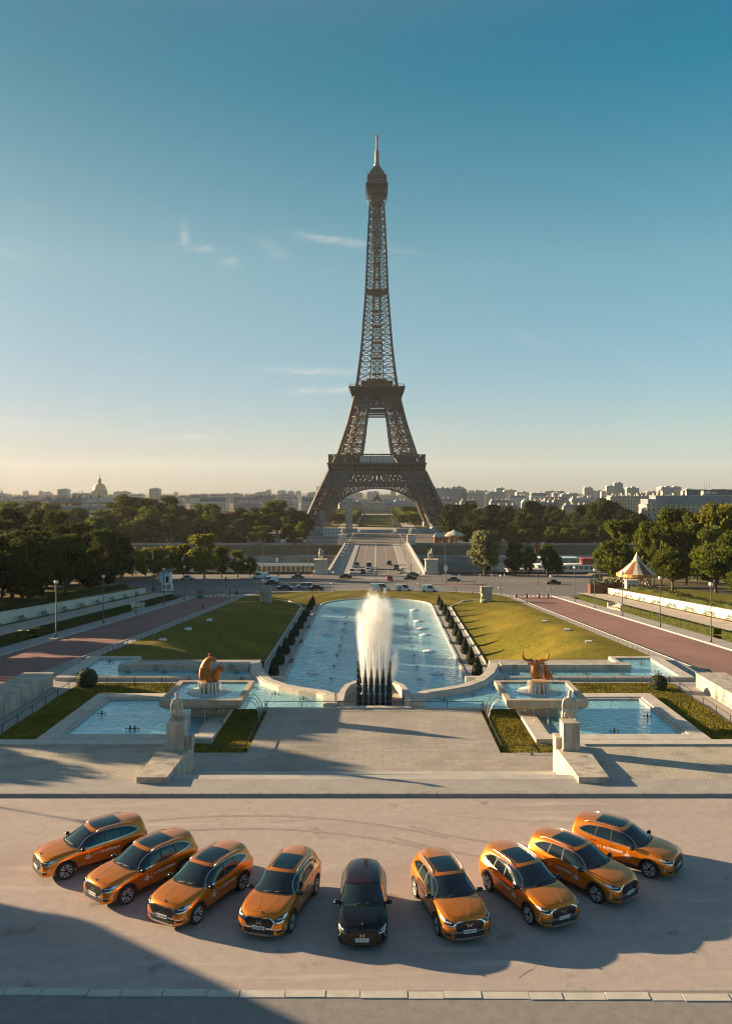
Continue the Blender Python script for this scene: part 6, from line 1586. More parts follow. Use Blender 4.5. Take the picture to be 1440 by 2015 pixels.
        if orange:
            s = 1 if v == 'left' else -1
            pts = [S.hit('top', x, s * .59, .045) for x in (.02, -.25, -.6, -1.0, -1.35, -1.58)]
            pts[0].z -= .04; pts[-1].z -= .04
            m = MB(); m.tube(pts, [.014, .02, .02, .02, .02, .014], 6); m.build('roof_rail', M_satin, root)
            m = MB()
            S.panel(m, v, curve([(1.78, .86), (1.45, .965), (1.05, 1.0)]) + curve([(1.05, .985), (1.45, .94), (1.76, .835)]), .004, .06); m.build('wing_crease', P_orange, root)
        # mirror
        s = 1 if v == 'left' else -1
        m = MB(); m.ball((0, 0, 0), 1, 12, 8, (.10, .125, .085)); m.v = [(x * (1.05 if x > 0 else .55), y, z) for x, y, z in m.v]; m.tube([(-.02, -.16 * s, -.05), (0, -.02 * s, -.03)], .028, 6)
        mx_ = child('door_mirror', m.mesh('door_mirror', P_black), root, loc=(.70 * K[0], s * 1.01 * K[1], 1.085 * K[2]))
        m = MB(); m.box((0, 0, 0), (.008, .2, .115)); child('mirror_glass', m.mesh('mirror_glass', M_chrome), mx_, loc=(-.05, 0, 0))
    # bonnet seams and nose blade
    bon = curve([(2.13, 0), (2.10, .36), (2.02, .60), (1.86, .70), (1.4, .79), (.88, .82)])
    part('bonnet_seam', M_gap, lambda m: (S.ribbon(m, 'top', bon, .009, .004), S.ribbon(m, 'top', [(x, -y) for x, y in bon], .009, .004)))
    for y in (.26,):                          # pressed bonnet ribs
        for s in (-1, 1):
            def rib(m):
                pts = curve([(2.02, s * y * .55), (1.6, s * y * .95), (1.18, s * y * 1.35)]); w_ = .09
                for a, b in zip(pts, pts[1:]):
                    q = [S.hit('top', *S.sc('top', (p[0], p[1] + d)), o_) for p in (a, b) for d, o_ in ((-w_, .0005), (0, .006), (w_, .0005))]
                    m.add(q, [(0, 1, 4, 3), (1, 2, 5, 4)], True)
            if orange: part('bonnet_rib', paint, rib)
    m = MB(); p = S.hit('top', *S.sc('top', (2.12, 0)), .0); m.box((0, 0, .012), (.11, .022, .03)); m.box((-.03, 0, .02), (.05, .03, .02)); child('bonnet_badge', m.mesh('bonnet_badge', M_chrome), root, loc=tuple(p))
    # nose
    if orange: gr = [(-.40, .845), (.40, .845), (.50, .80), (.565, .70), (.50, .56), (.45, .515), (-.45, .515), (-.50, .56), (-.565, .70), (-.50, .80)]
    else: gr = [(-.36, .80), (.36, .80), (.56, .66), (.50, .46), (.40, .40), (-.40, .40), (-.50, .46), (-.56, .66)]
    def grille(m):
        S.panel(m, 'front', gr, .006, .05); m.mi = 1
        zz = .535
        while zz < .83:
            y = -.56; odd = int(round((zz - .5) / .028)) % 2
            while y < .56:
                yy = y + odd * .022; w_ = interp([(.515, .43), (.56, .49), (.70, .545), (.80, .48), (.845, .38)], zz)
                if abs(yy) < w_: S.panel(m, 'front', [(yy - .008, zz), (yy, zz - .008), (yy + .008, zz), (yy, zz + .008)], .011, .2)
                y += .044
            zz += .028
        m.mi = 0
    g = part('grille', [M_mesh, M_mesh2], grille)
    if orange: part('grille_surround', M_chrome, lambda m: S.ribbon(m, 'front', gr[3:] + gr[:4], .02, .011), g)
    part('emblem', M_chrome, lambda m: emblem(m, 'front', S, 0, .69 * K[2] if orange else .62 * K[2], 0.82 if orange else .72), g)
    for s in (-1, 1):
        def fr(poly): return [(s * y, z) for y, z in poly]
        if orange:
            hl = part('headlight', M_lens, lambda m: S.panel(m, 'front', fr([(.53, .805), (.70, .872), (.80, .89), (.905, .90), (.90, .83), (.86, .765), (.70, .735), (.60, .745)]), .008, .03))
            part('lamp_reflector', M_led, lambda m: S.panel(m, 'front', fr([(.815, .885), (.90, .895), (.895, .83), (.85, .80), (.82, .81)]), .012, .03), hl)
            part('led_module', M_lit, lambda m: [S.panel(m, 'front', fr([(y, .80), (y + .035, .806), (y + .035, .838), (y, .832)]), .013, .05) for y in (.655, .71, .765)], hl)
            part('lamp_wing', M_chrome, lambda m: S.panel(m, 'front', fr([(.515, .80), (.53, .745), (.60, .705), (.72, .708), (.875, .745), (.885, .768), (.72, .735), (.605, .748), (.56, .80)]), .012, .03))
            part('bumper_trim', M_chrome, lambda m: (S.ribbon(m, 'front', fr([(.25, .495), (.46, .495), (.56, .50), (.82, .51)]), .028, .014)))
            part('daylight_strip', M_lit, lambda m: [S.panel(m, 'front', fr([(.892, z), (.908, z), (.908, z + .024), (.892, z + .024)]), .012, .05) for z in (.44, .485, .53, .575, .62)])
            part('fog_recess', M_clad, lambda m: S.panel(m, 'front', fr([(.62, .455), (.86, .465), (.84, .39), (.70, .375)]), .008, .04))
        else:
            hl = part('headlight', M_lens, lambda m: S.panel(m, 'front', fr([(.52, .79), (.72, .86), (.90, .91), (.89, .80), (.80, .745), (.62, .74)]), .008, .03))
            part('lamp_reflector', M_lit, lambda m: [S.panel(m, 'front', fr([(y, z), (y + .05, z + .01), (y + .05, z + .05), (y, z + .04)]), .012, .05) for y, z in ((.70, .775), (.77, .79), (.82, .82))], hl)
            part('lamp_wing', M_satin, lambda m: S.ribbon(m, 'front', fr([(.60, .70), (.74, .715), (.88, .77)]), .02, .010))
            part('daylight_strip', M_satin, lambda m: S.ribbon(m, 'front', fr([(.83, .73), (.80, .66), (.87, .54)]), .022, .010))
            part('fog_recess', M_clad, lambda m: S.panel(m, 'front', fr([(.62, .40), (.86, .44), (.84, .36), (.64, .31)]), .008, .04))
        part('tail_lamp', M_red, lambda m: S.panel(m, 'rear', fr([(.50, 1.02), (.86, 1.03), (.88, .92), (.52, .93)]), .008, .04))
    part('lower_intake', M_clad, lambda m: S.panel(m, 'front', [(-.60, .475), (.60, .475), (.56, .33), (.50, .26), (-.50, .26), (-.56, .33)] if orange else [(-.50, .385), (.50, .385), (.62, .29), (.5, .25), (-.5, .25), (-.62, .29)], .007, .05))
    if orange: part('skid_plate', M_chrome, lambda m: S.ribbon(m, 'front', [(-.52, .335), (-.49, .29), (.49, .29), (.52, .335)], .05, .03))
    # plate base
    px_ = 2.315 * K[0] if orange else 2.325 * K[0]; pzv = .515 if orange else .475 * K[2]
    m = MB(); m.box((0, 0, 0), (.014, .54, .125)); pl = child('number_plate', m.mesh('number_plate', M_platew), root, loc=(px_, 0, pzv))
    m = MB(); m.box((.008, -.245, 0), (.004, .05, .12)); m.box((.008, .245, 0), (.004, .05, .12)); child('plate_band', m.mesh('plate_band', M_plateb), pl)
    # lettering on the doors
    if orange:
        for v in ('left', 'right'):
            f = -1 if v == 'left' else 1
            def dec(m):
                # from front to rear on the left side; from rear to front on the right side
                ue = .47                                   # event mark near the front
                tower_ = [(0, .145), (.012, .10), (.03, .06), (.055, .04), (.02, .045), (0, .07), (-.02, .045), (-.055, .04), (-.03, .06), (-.012, .10)]
                S.panel(m, v, [(ue + x * .8, .775 + y * .8) for x, y in tower_], .007, .05, scale=False)
                for txt, z in (('PARIS', .725), ('FASHION', .665), ('WEEK', .605)): S.text(m, v, txt, ue, z, .062, align='CENTER', bold=.003, spacing=1.1)
                S.ribbon(m, v, [(.27, .86), (.27, .60)], .010, .007)
                u0 = .20 if v == 'left' else -.86
                emblem(m, v, S, u0 + f * .10, .77, .72)
                S.text(m, v, 'DS AUTOMOBILES', u0 + f * .26, .745, .098, align='LEFT', bold=.004, spacing=1.05)
                for q in range(9): S.ribbon(m, v, [(u0 + f * (.27 + q * .085), .705), (u0 + f * (.335 + q * .085), .705)], .012, .007)
            part('door_lettering', M_decal, dec)
    # wheels
    ty, ba, sp, hb = wheel_parts(wr, wr - .105, 0 if orange else 1)
    for x, s in wheels:
        wh = child('wheel', ty, root, loc=(x, s * (.83 * K[1] if orange else .80 * K[1]), wr), rot=(0, rt2.uniform(0, 6), 0 if s > 0 else math.pi))
        for nm, q in (('rim', ba), ('spokes', sp), ('hub_cap', hb)): child(nm, q, wh)
    m = MB(); m.bx(-1.9 * K[0], 1.9 * K[0], -.55, .55, .2, .34); m.build('underbody', M_clad, root)
    return root, pl
rt2 = random.Random(5)
def plate_text(pl, txt):
    vs, fs = text_mesh(txt, .105, 0, 'CENTER', .003, 1.0); m = MB(); m.add([(.0095, x * .76, y - .037) for x, y, z in vs], fs)
    return m.build('plate_lettering', M_ink, pl, fix=False)
suv, suv_plate = make_car(True)
CARS = [(-12.60, 32.56, 51, 'FL-842-CN', 'leftmost copper orange car, farthest back on the left arm of the fan'), (-9.46, 30.62, 38.5, 'FG-274-LW', 'second copper orange car from the left, between the leftmost and the third'),
        (-6.40, 29.26, 27.5, 'FG-378-EM', 'third copper orange car from the left, lettered side turned to the camera'), (-2.85, 28.75, 14.5, 'FQ-768-JM', 'copper orange car just left of the black car'),
        (2.39, 28.53, -14.2, 'FG-842-FY', 'copper orange car just right of the black car'), (5.84, 29.22, -25.5, 'FG-102-CA', 'copper orange car second right of the black car with the sun glinting on its side'),
        (8.75, 30.70, -40, 'FG-902-MJ', 'copper orange car third right of the black car'), (11.50, 32.68, -52, 'FN-416-DE', 'rightmost copper orange car, farthest back on the right arm of the fan')]
def place_car(root, X, Y, ang, near):
    """put the front wheel nearest the camera at (X, Y); ang = turn of the nose to the left of straight ahead towards the camera"""
    h = -math.pi / 2 - R(ang)                       # heading of the nose
    d = Vector((math.cos(h), math.sin(h))); lf = Vector((-d.y, d.x)); q = Vector((X, Y)) - d * 1.375 - lf * (.93 if ang > 0 else -.93) * 1.0
    root.location = (q.x, q.y, 0); root.rotation_euler = (0, 0, h)
roots = []
for i, c in enumerate(CARS):
    r_ = suv if i == 0 else copy_tree(suv)
    place_car(r_, c[0], c[1], c[2], None); r_['label'] = c[4]; roots.append(r_)
for r_, c in zip(roots, CARS):
    pl = [o for o in r_.children if o.name.startswith('number_plate')][0]; plate_text(pl, c[3])
blk, blk_plate = make_car(False); blk['label'] = 'single glossy black car at the centre of the fan of orange cars'
blk.location = (-.28, 29.5, 0); blk.rotation_euler = (0, 0, -math.pi / 2); plate_text(blk_plate, 'FD-726-TJ')
# ------------------------------------------------------------------ street furniture of the side roads
def onz(px, py, z0=0.0):
    """point on the sloping road level seen at (px, py)"""
    Y = 150.0
    for _ in range(40): Y = (CAMZ - zr(Y) - z0) * 1550 / (py - 965)
    return px2(px, Y), Y, zr(Y) + z0
M_post = mat('lamp_post_paint', (0.11, 0.11, 0.11), .5, .3); M_globe = mat('lamp_globe', (0.62, 0.61, 0.57), .25)
def lamp_proto(h, label, cat='street lamp', globe=.30, twin=False):
    t = thing('street_lamp', label, cat, (0, 0, 0))
    m = MB(); m.tube([(0, 0, 0), (0, 0, .5), (0, 0, .52), (0, 0, h)], [.15, .14, .085, .055], 8); m.build('post', M_post, t)
    m = MB(); m.ball((0, 0, h + globe * .9), globe, 12, 8); m.build('globe', M_globe, t)
    m = MB(); m.lathe([(.09, h - .05), (.16, h + .06), (.1, h + .1)], 10); m.lathe([(globe * .8, h + globe * 1.45), (globe * .5, h + globe * 1.85), (.02, h + globe * 1.95)], 12); m.build('cap', M_dark, t)
    if twin:
        for q in (-1, 1):
            m = MB(); m.beam((0, 0, h * .45), (q * .5, 0, h * .47), .05); m.ball((q * .5, 0, h * .47), .2, 8, 6); m.build('side_globe', M_globe, t)
    return t
lp = lamp_proto(7.3, 'x'); first = True
for s, ylist in ((1, [102.7, 121.2, 139.8, 157.7, 173.6]), (-1, [108, 126.6, 143.8, 162.4, 179.7])):
    for i, Y in enumerate(ylist):
        t = lp if first else copy_tree(lp); first = False
        t.location = (s * 43.7, Y, zr(Y) + .12)
        t['label'] = ['nearest', 'second nearest', 'middle', 'fourth', 'farthest'][i] + ' globe street lamp along the ' + SIDE[s] + ' red road'; t['group'] = 'globe lamps along the ' + SIDE[s] + ' red road'
for X, Y in ((-46, 49.6), (46, 52)): t = copy_tree(lp); t.location = (X, Y, 0.1); t['label'] = 'globe street lamp at the head of the ' + ('left' if X < 0 else 'right') + ' road beside the plaza'; t['group'] = 'lamps at the head of the roads'
tl = lamp_proto(5.0, 'x', twin=True)
for i, (x, y, lb) in enumerate([(656, 1166, 'twin globe lamp at the lawn edge left of the white vans'), (826, 1167, 'twin globe lamp at the lawn edge between two white vans'), (985, 1176, 'twin globe lamp behind the right carved stone block'), (1083, 1178, 'twin globe lamp at the gate of the right red road'), (203, 1160, 'twin globe lamp by the left junction corner under the trees')]):
    t = tl if i == 0 else copy_tree(tl); t.location = onz(x, y); t['label'] = lb
# tall twin-arm lamps of the junction
tt = thing('tall_lamp', 'x', 'street lamp')
m = MB(); m.tube([(0, 0, 0), (0, 0, 1.2), (0, 0, 1.25), (0, 0, 11.5)], [.26, .22, .13, .09], 8); m.build('post', M_dark, tt)
for q in (-1, 1):
    m = MB(); m.tube([(0, 0, 11), (q * .5, 0, 11.8), (q * 1.0, 0, 11.6)], .05, 6); m.lathe([(.05, .2), (.3, 0), (.22, -.3), (.02, -.4)], 10, (q * 1.0, 0, 11.5)); m.build('lantern', M_post, tt)
for i, (x, y, lb) in enumerate([(302, 1163, 'tall dark twin lamp behind the billboard at left'), (517, 1124, 'tall dark twin lamp on the near quay left of the bridge'), (607, 1126, 'tall dark twin lamp just left of the left pylon'), (876, 1128, 'tall dark twin lamp just right of the right pylon'), (1176, 1132, 'tall dark lamp left of the big green tree at right'), (334, 1120, 'tall dark lamp among the sunlit row of trees')]):
    t = tt if i == 0 else copy_tree(tt); t.location = onz(x, y); t['label'] = lb
# bridge lamps
bl = thing('bridge_lamp', 'x', 'street lamp')
m = MB(); m.tube([(0, 0, 0), (0, 0, .6), (0, 0, .65), (0, 0, 6.0)], [.16, .14, .07, .05], 7); m.build('post', M_dark, bl); m = MB(); m.ball((0, 0, 6.25), .27, 9, 6); m.build('globe', M_globe, bl)
for s in (-1, 1):
    for k in range(10):
        t = bl if (s < 0 and k == 0) else copy_tree(bl); t.location = (s * 12.6, 289 + k * 15.6, -13.97)
        t['label'] = 'slender globe lamp in the row along the ' + SIDE[s] + ' bridge walkway'; t['group'] = 'lamps along the ' + SIDE[s] + ' bridge walkway'
# traffic lights
tf = thing('traffic_light', 'x', 'traffic light')
m = MB(); m.tube([(0, 0, 0), (0, 0, 3.2)], .07, 6); m.build('post', M_dark, tf)
m = MB(); m.box((0, -.12, 2.95), (.34, .26, 1.0)); m.build('head', M_dark, tf)
m = MB()
for q, z in enumerate((3.25, 2.95, 2.65)): m.lathe([(.11, 0), (.1, .03)], 10, (0, 0, 0)); m.v = m.v[:-20] + [(x, -.26 - zz, y + z) for x, y, zz in m.v[-20:]]
m.build('lens', mat('lens_dark_red', (0.12, 0.02, 0.015), .3), tf)
for i, (x, y, lb) in enumerate([(548, 1149, 'traffic light beside the white van at left'), (740, 1148, 'traffic light on the island in front of the bridge'), (870, 1147, 'traffic light left of the white direction sign'), (933, 1150, 'traffic light at the right of the brick island'), (1058, 1153, 'traffic light with a white base on the right of the junction'), (605, 1147, 'traffic light behind the silver estate car'), (445, 1160, 'traffic light at the left end of the lawn'), (809, 1128, 'traffic light on the right bridge walkway'), (1075, 1140, 'traffic light on the far right pavement of the junction')]):
    t = tf if i == 0 else copy_tree(tf); t.location = onz(x, y); t['label'] = lb
# direction sign on the brick island
X, Y, Z = onz(877, 1150)
m = MB(); m.prism([(-6, -1.2), (0, -2.4), (9, -.8), (9.5, .4), (1, 1.4), (-5, 1)], -.2, .16); setting(m.build('traffic_island', M_redroad, None, (X + 2, Y, Z)))
t = thing('direction_sign', 'white stacked direction signs on a pole at the brick traffic island', 'sign', (X, Y, Z + .15))
m = MB(); m.tube([(0, 0, 0), (0, 0, 5.6)], .09, 6); m.build('pole', M_post, t); m = MB()
for z, w_ in ((5.1, 1.0), (4.4, 1.0), (2.6, 2.6)): m.box((.3 if w_ > 2 else 0, -.12, z), (w_, .06, .55))
m.build('panel', M_white, t)
for x, y, lb in ((545, 1120, 'white stacked sign panel on the near quay at left'), (1354 / 1 - 385, 1128, 'white stacked sign panel on the near quay at right')):
    X, Y, Z = onz(x, y); t = thing('direction_sign', lb, 'sign', (X, Y, Z)); m = MB(); m.tube([(0, 0, 0), (0, 0, 4)], .08, 6); m.build('pole', M_post, t); m = MB(); m.box((0, -.1, 3.6), (.9, .06, 1.5)); m.build('panel', M_white, t)
# hedges, banks, steps
M_hedge2 = mat('hedge_leaf', (0.036, 0.044, 0.010), .9, var=.5, scale=2.2, detail=8, bump=1, bscale=5)
for s in (-1, 1):
    for (y0, y1, lb) in ((84, 106, 'nearest'), (108.5, 150, 'middle long'), (157.5, 181, 'farthest')):
        m = MB()
        n = int((y1 - y0) / 2); X0, X1 = 46.5, 47.6
        for i in range(n):
            a, b = lerp(y0, y1, i / n), lerp(y0, y1, (i + 1) / n); za, zb_ = zr(a), zr(b)
            k = len(m.v)
            m.add([(s * X0, a, za), (s * X1, a, za), (s * X1, b, zb_), (s * X0, b, zb_), (s * X0, a, za + 1.25), (s * X1, a, za + 1.25), (s * X1, b, zb_ + 1.25), (s * X0, b, zb_ + 1.25)], [(4, 5, 6, 7), (0, 1, 5, 4), (1, 2, 6, 5), (2, 3, 7, 6), (3, 0, 4, 7)])
            for q in range(110):
                u = rnd.random(); yy = lerp(a, b, rnd.random()); zz = zr(yy)
                p = Vector((s * lerp(X0, X1, rnd.random()), yy, zz + 1.25)) if u < .45 else Vector((s * (X0 if u < .8 else X1), yy, zz + rnd.uniform(.1, 1.25)))
                leaf(m, p, .09 * rnd.uniform(.6, 1.4), rnd)
        tag(m.build('hedge', M_hedge2, fix=False), lb + ' clipped hedge along the ' + SIDE[s] + ' side pavement', 'hedge')
    m = MB(); m.wall([(s * 47.9, 70), (s * 47.9, 150.4)], .35, lambda x, y: zr(y) - .3, lambda x, y: zr(y) + 1.0); tag(m.build('bank_wall', M_stone), 'low pale kerb wall behind the hedge on the ' + SIDE[s] + ' side', 'wall')
    m = MB()
    for k in range(5): m.box((s * (46.5 + k * .42), 154, zr(154) + .10 + k * .17), (.42, 6.2, .34))
    o = m.build('garden_steps', M_stone); tag(o, 'short flight of pale steps between two hedges on the ' + SIDE[s] + ' side', 'steps')
    m = MB(); m.box((s * 47.5, 157.3, zr(157) + .55), (2.6, .5, 1.2)); tag(m.build('step_wall', M_stone), 'short stone cheek wall beside the ' + SIDE[s] + ' garden steps', 'wall')
    Mw = mat('retaining_wall_render', (0.50, 0.475, 0.42), .85, var=.12, scale=.5, detail=7)
    m = MB(); m.wall([(s * 55.4, 112 if s < 0 else 60), (s * 55.4, 189)], .35, lambda x, y: zr(y) - .3, lambda x, y: zr(y) + 2.75 - .5 * smooth((y - 150) / 40)); m.wall([(s * 55.4, 112 if s < 0 else 60), (s * 55.4, 189)], .5, lambda x, y: zr(y) + 2.75 - .5 * smooth((y - 150) / 40), lambda x, y: zr(y) + 2.85 - .5 * smooth((y - 150) / 40))
    tag(m.build('retaining_wall', Mw), 'long white retaining wall behind the benches on the ' + SIDE[s] + ' side', 'wall')
# benches
bn = thing('park_bench', 'x', 'bench'); M_bgreen = mat('bench_green', (0.03, 0.075, 0.055), .6, var=.2, scale=4)
m = MB()
for q in range(4): m.box((-.18 + q * .12, 0, .45), (.1, 1.8, .04))
m.build('seat', M_bgreen, bn); m = MB()
for q in range(3): m.box((.27 + q * .03, 0, .6 + q * .13), (.04, 1.8, .1))
m.build('backrest', M_bgreen, bn)
for q in (-.7, .7):
    m = MB(); m.beam((-.15, q, 0), (-.1, q, .45), .06); m.beam((.2, q, 0), (.36, q, .95), .06); m.beam((-.15, q, .2), (.25, q, .2), .05); m.build('leg', M_dark, bn)
k0 = True
for s in (-1, 1):
    for i in range(9):
        t = bn if k0 else copy_tree(bn); k0 = False; Y = 113 + i * 8.3
        t.location = (s * 54.2, Y, zr(Y) + .97); t.rotation_euler = (0, 0, 0 if s > 0 else math.pi)
        t['label'] = 'green slatted bench in the row under the ' + SIDE[s] + ' white retaining wall'; t['group'] = 'benches under the ' + SIDE[s] + ' retaining wall'
# park hedges behind the walls
for s, a, b, X, lb in ((1, 100, 150, 57.5, 'low dark hedge on the lawn above the right white wall'), (1, 152, 188, 60, 'dark hedge in front of the carousel'), (-1, 90, 140, 58.5, 'low dark hedge above the left white wall, near half'), (-1, 146, 188, 60, 'low dark hedge above the left white wall, far half')):
    m = MB(); n = 24; pth = [(s * (X + .3 * math.sin(i * .9)), lerp(a, b, i / n)) for i in range(n + 1)]
    m.wall(pth, 1.5, lambda x, y: zr(y) + 2.2, lambda x, y: zr(y) + 3.1 + .12 * math.sin(y * 1.1))
    for q in range(2200): y = rnd.uniform(a, b); leaf(m, Vector((s * (X + rnd.uniform(-1.0, 1.0)), y, zr(y) + rnd.uniform(2.5, 3.3))), .12, rnd)
    tag(m.build('hedge', M_hedge2, fix=False), lb, 'hedge')
# carousels
M_cream = mat('carousel_cream', (0.62, 0.54, 0.40), .6, var=.15, scale=2); M_stripe = mat('carousel_brown', (0.22, 0.075, 0.04), .6); M_cgold = mat('carousel_gold', (0.5, 0.3, 0.09), .5, .3, var=.3, scale=3)
def carousel(loc, r_, h, label, roofs, peak=True):
    t = thing('carousel', label, 'carousel', loc); n = 24
    prof = [(r_ * 1.02, h), (r_ * .70, h + r_ * .22), (r_ * .38, h + r_ * .50), (r_ * .22, h + r_ * .62)] if peak else [(r_ * 1.02, h), (r_ * .6, h + r_ * .2), (r_ * .25, h + r_ * .33), (r_ * .15, h + r_ * .36)]
    m = MB()
    for k in range(n):
        a0, a1 = 2 * math.pi * k / n, 2 * math.pi * (k + 1) / n; m.mi = (k // 2) % 2
        for (ra, za), (rb, zb_) in zip(prof, prof[1:]): m.add([(ra * math.cos(a0), ra * math.sin(a0), za), (ra * math.cos(a1), ra * math.sin(a1), za), (rb * math.cos(a1), rb * math.sin(a1), zb_), (rb * math.cos(a0), rb * math.sin(a0), zb_)], [(0, 1, 2, 3)])
    m.build('canopy', roofs, t)
    m = MB(); zt_ = prof[-1][1]; rt_ = prof[-1][0]
    m.lathe([(rt_ * 1.15, zt_), (rt_ * 1.2, zt_ + .12), (rt_ * .95, zt_ + .15), (rt_ * .45, zt_ + r_ * (.28 if peak else .06)), (.1, zt_ + r_ * (.44 if peak else .1)), (.14, zt_ + r_ * (.46 if peak else .12)), (.01, zt_ + r_ * (.5 if peak else .15))], 16); m.build('finial', M_cream, t)
    m = MB()
    for k in range(n): a = 2 * math.pi * (k + .5) / n; m.box((r_ * math.cos(a), r_ * math.sin(a), h - .25), (.12, r_ * .26, .75), a)
    m.build('rounding_board', M_cgold, t)
    m = MB(); m.lathe([(r_ * .33, .4), (r_ * .33, h)], 12); m.build('centre_drum', M_cgold, t)
    m = MB(); m.lathe([(r_ * .98, 0), (r_ * .98, .4)], 24); m.build('platform', M_stripe, t)
    for k in range(12): a = 2 * math.pi * k / 12; m = MB(); m.tube([(r_ * .9 * math.cos(a), r_ * .9 * math.sin(a), .4), (r_ * .9 * math.cos(a), r_ * .9 * math.sin(a), h)], .07, 6); m.build('pole', M_cgold, t)
    for k in range(10):
        a = 2 * math.pi * (k + .3) / 10; c = Vector((r_ * .68 * math.cos(a), r_ * .68 * math.sin(a), 1.3)); d = Vector((-math.sin(a), math.cos(a), 0)); m = MB()
        m.tube([c - d * .6, c, c + d * .5, c + d * .75 + Vector((0, 0, .6)), c + d * 1.05 + Vector((0, 0, .55))], [.2, .26, .24, .14, .08], 7); m.tube([c - Vector((0, 0, .9)), c + Vector((0, 0, h - 1.4))], .04, 5)
        for q in (-.5, .45): m.tube([c + d * q, c + d * (q + .15) - Vector((0, 0, .7))], [.1, .05], 5)
        m.build('carousel_horse', M_white if k % 2 else M_cream, t)
    return t
carousel((px2(1252, 192), 192, zr(192) + 2.25), 4.7, 3.4, 'round carousel with a pointed brown and cream striped canopy at right', [M_cream, M_stripe])
t = thing('ticket_booth', 'small white ticket booth in front of the right carousel', 'booth', (px2(1242, 186), 186, zr(186) + 2.2)); m = MB(); m.box((0, 0, 1.0), (2.8, 1.6, 2.0)); m.build('cabin', M_white, t); m = MB(); m.box((0, 0, 2.1), (3.2, 2, .2)); m.build('roof', M_cream, t)
t = thing('planter_box', 'dark red wooden planter wall beside the right carousel', 'planter', (px2(1197, 190), 190, zr(190)+ .3)); m = MB(); m.box((0, 0, 1.4), (9.5, 2.2, 2.8)); m.build('box', mat('dark_red_wood', (0.10, 0.035, 0.022), .8, var=.3, scale=1.5, stretch=(6, 6, .5)), t)
m = MB()
for k in range(160): leaf(m, Vector((rnd.uniform(-4.5, 4.5), rnd.uniform(-1, 1), rnd.uniform(2.8, 4.2))), .35, rnd)
m.build('plants', L_dark, t)
carousel((px2(893, 447), 447, -14.3), 6.3, 5.2, 'round carousel with a pale ribbed canopy at the right foot of the tower', [mat('canopy_pale', (0.5, 0.48, 0.42), .7), M_zinc2], False)
t = thing('souvenir_kiosk', 'dark kiosk with a pitched grey roof left of the far carousel', 'kiosk', (px2(867, 446), 446, -14.3)); m = MB(); m.box((0, 0, 2), (7.5, 4, 4)); m.build('cabin', M_stripe, t); m = MB(); m.add([(-4.2, -2.6, 4), (4.2, -2.6, 4), (4.2, 2.6, 4), (-4.2, 2.6, 4), (-2.8, 0, 6.6), (2.8, 0, 6.6)], [(0, 1, 5, 4), (1, 2, 5), (2, 3, 4, 5), (3, 0, 4)]); m.build('roof', M_zinc2, t)
t = thing('market_tent', 'long low tent with a pale brown roof on the far quay at left', 'tent', (px2(579, 446), 446, -14.3)); m = MB(); m.box((0, 0, 1.5), (9, 3.4, 3)); m.build('cabin', M_dark, t); m = MB(); m.box((0, 0, 3.3), (9.6, 4, .6)); m.build('roof', mat('tent_roof', (0.42, 0.33, 0.25), .8), t)
t = thing('white_cabin', 'small white cabin beside the brown tent on the far quay', 'cabin', (px2(558, 445), 445, -14.3)); m = MB(); m.box((0, 0, 1.3), (2.6, 2, 2.6)); m.box((0, 0, 2.65), (2.8, 2.2, .12)); m.build('body', M_white, t); m = MB(); m.box((0, -1.02, 1.1), (.8, .04, 1.9)); m.build('door', M_post, t)
# security glass wall under the tower, scaffold
t = thing('glass_fence', 'long pale blue glass security wall across the foot of the tower', 'fence', (0, 566, -14.4)); Mgw = mat('security_glass', (0.25, 0.36, 0.38), .15, .1, var=.2, scale=.3)
m = MB(); m.bx(-62, -14, -.1, .1, 0, 3.2); m.bx(14, 62, -.1, .1, 0, 3.2); m.bx(-12, 12, -.1, .1, 0, 2.4); m.build('pane', Mgw, t)
m = MB()
for k in range(42): m.box((-61.5 + k * 3, -.15, 1.7), (.16, .2, 3.4))
m.build('post', M_ltmetal, t)
t = thing('scaffold_tower', 'grey scaffold tower standing in front of the left inner leg', 'scaffold', (px2(687, 545), 545, -14.4))
m = MB()
for x in (-2.2, 0, 2.2):
    for y in (-2, 2): m.beam((x, y, 0), (x, y, 26), .28)
for k in range(13):
    z = k * 2; 
    for y in (-2, 2): m.beam((-2.2, y, z), (2.2, y, z), .24); m.beam((-2.2, y, z), (2.2 if k % 2 else 0, y, z + 2), .16)
m.build('frame', M_ltmetal, t)
m = MB()
for k in range(1, 12): m.box((0, 0, k * 2), (4.4, 4, .12))
m.build('deck', M_zinc2, t)
m = MB(); m.bx(-2.3, 2.3, -2.16, -2.12, 2, 25); m.bx(2.26, 2.3, -2.1, 2.1, 2, 25); m.build('netting', mat('scaffold_netting', (.42, .40, .37), .9, var=.3, scale=.8, alpha=.55), t)
t = thing('stair_tower', 'narrow pale stair tower beside the left outer foot of the tower', 'scaffold', (px2(634, 545), 545, -14.4)); m = MB()
for x in (-1.2, 1.2): m.beam((x, 0, 0), (x, 0, 17), .3)
for k in range(12): m.beam((-1.2, 0, k * 1.4), (1.2, 0, k * 1.4 + .7), .3)
m.build('frame', M_ltmetal, t)
t = thing('site_office', 'blue-white site hut behind the far left pylon', 'hut', (px2(655, 520), 520, -14.4)); m = MB(); m.box((0, 0, 2.6), (13, 4, 5.2)); m.build('cabin', facade('hut_panels', (.45, .52, .52), (.2, .26, .28), 2.4, 2.6, .6, .5), t); m = MB(); m.box((0, 0, 5.3), (13.4, 4.4, .25)); m.build('roof', M_zinc2, t)
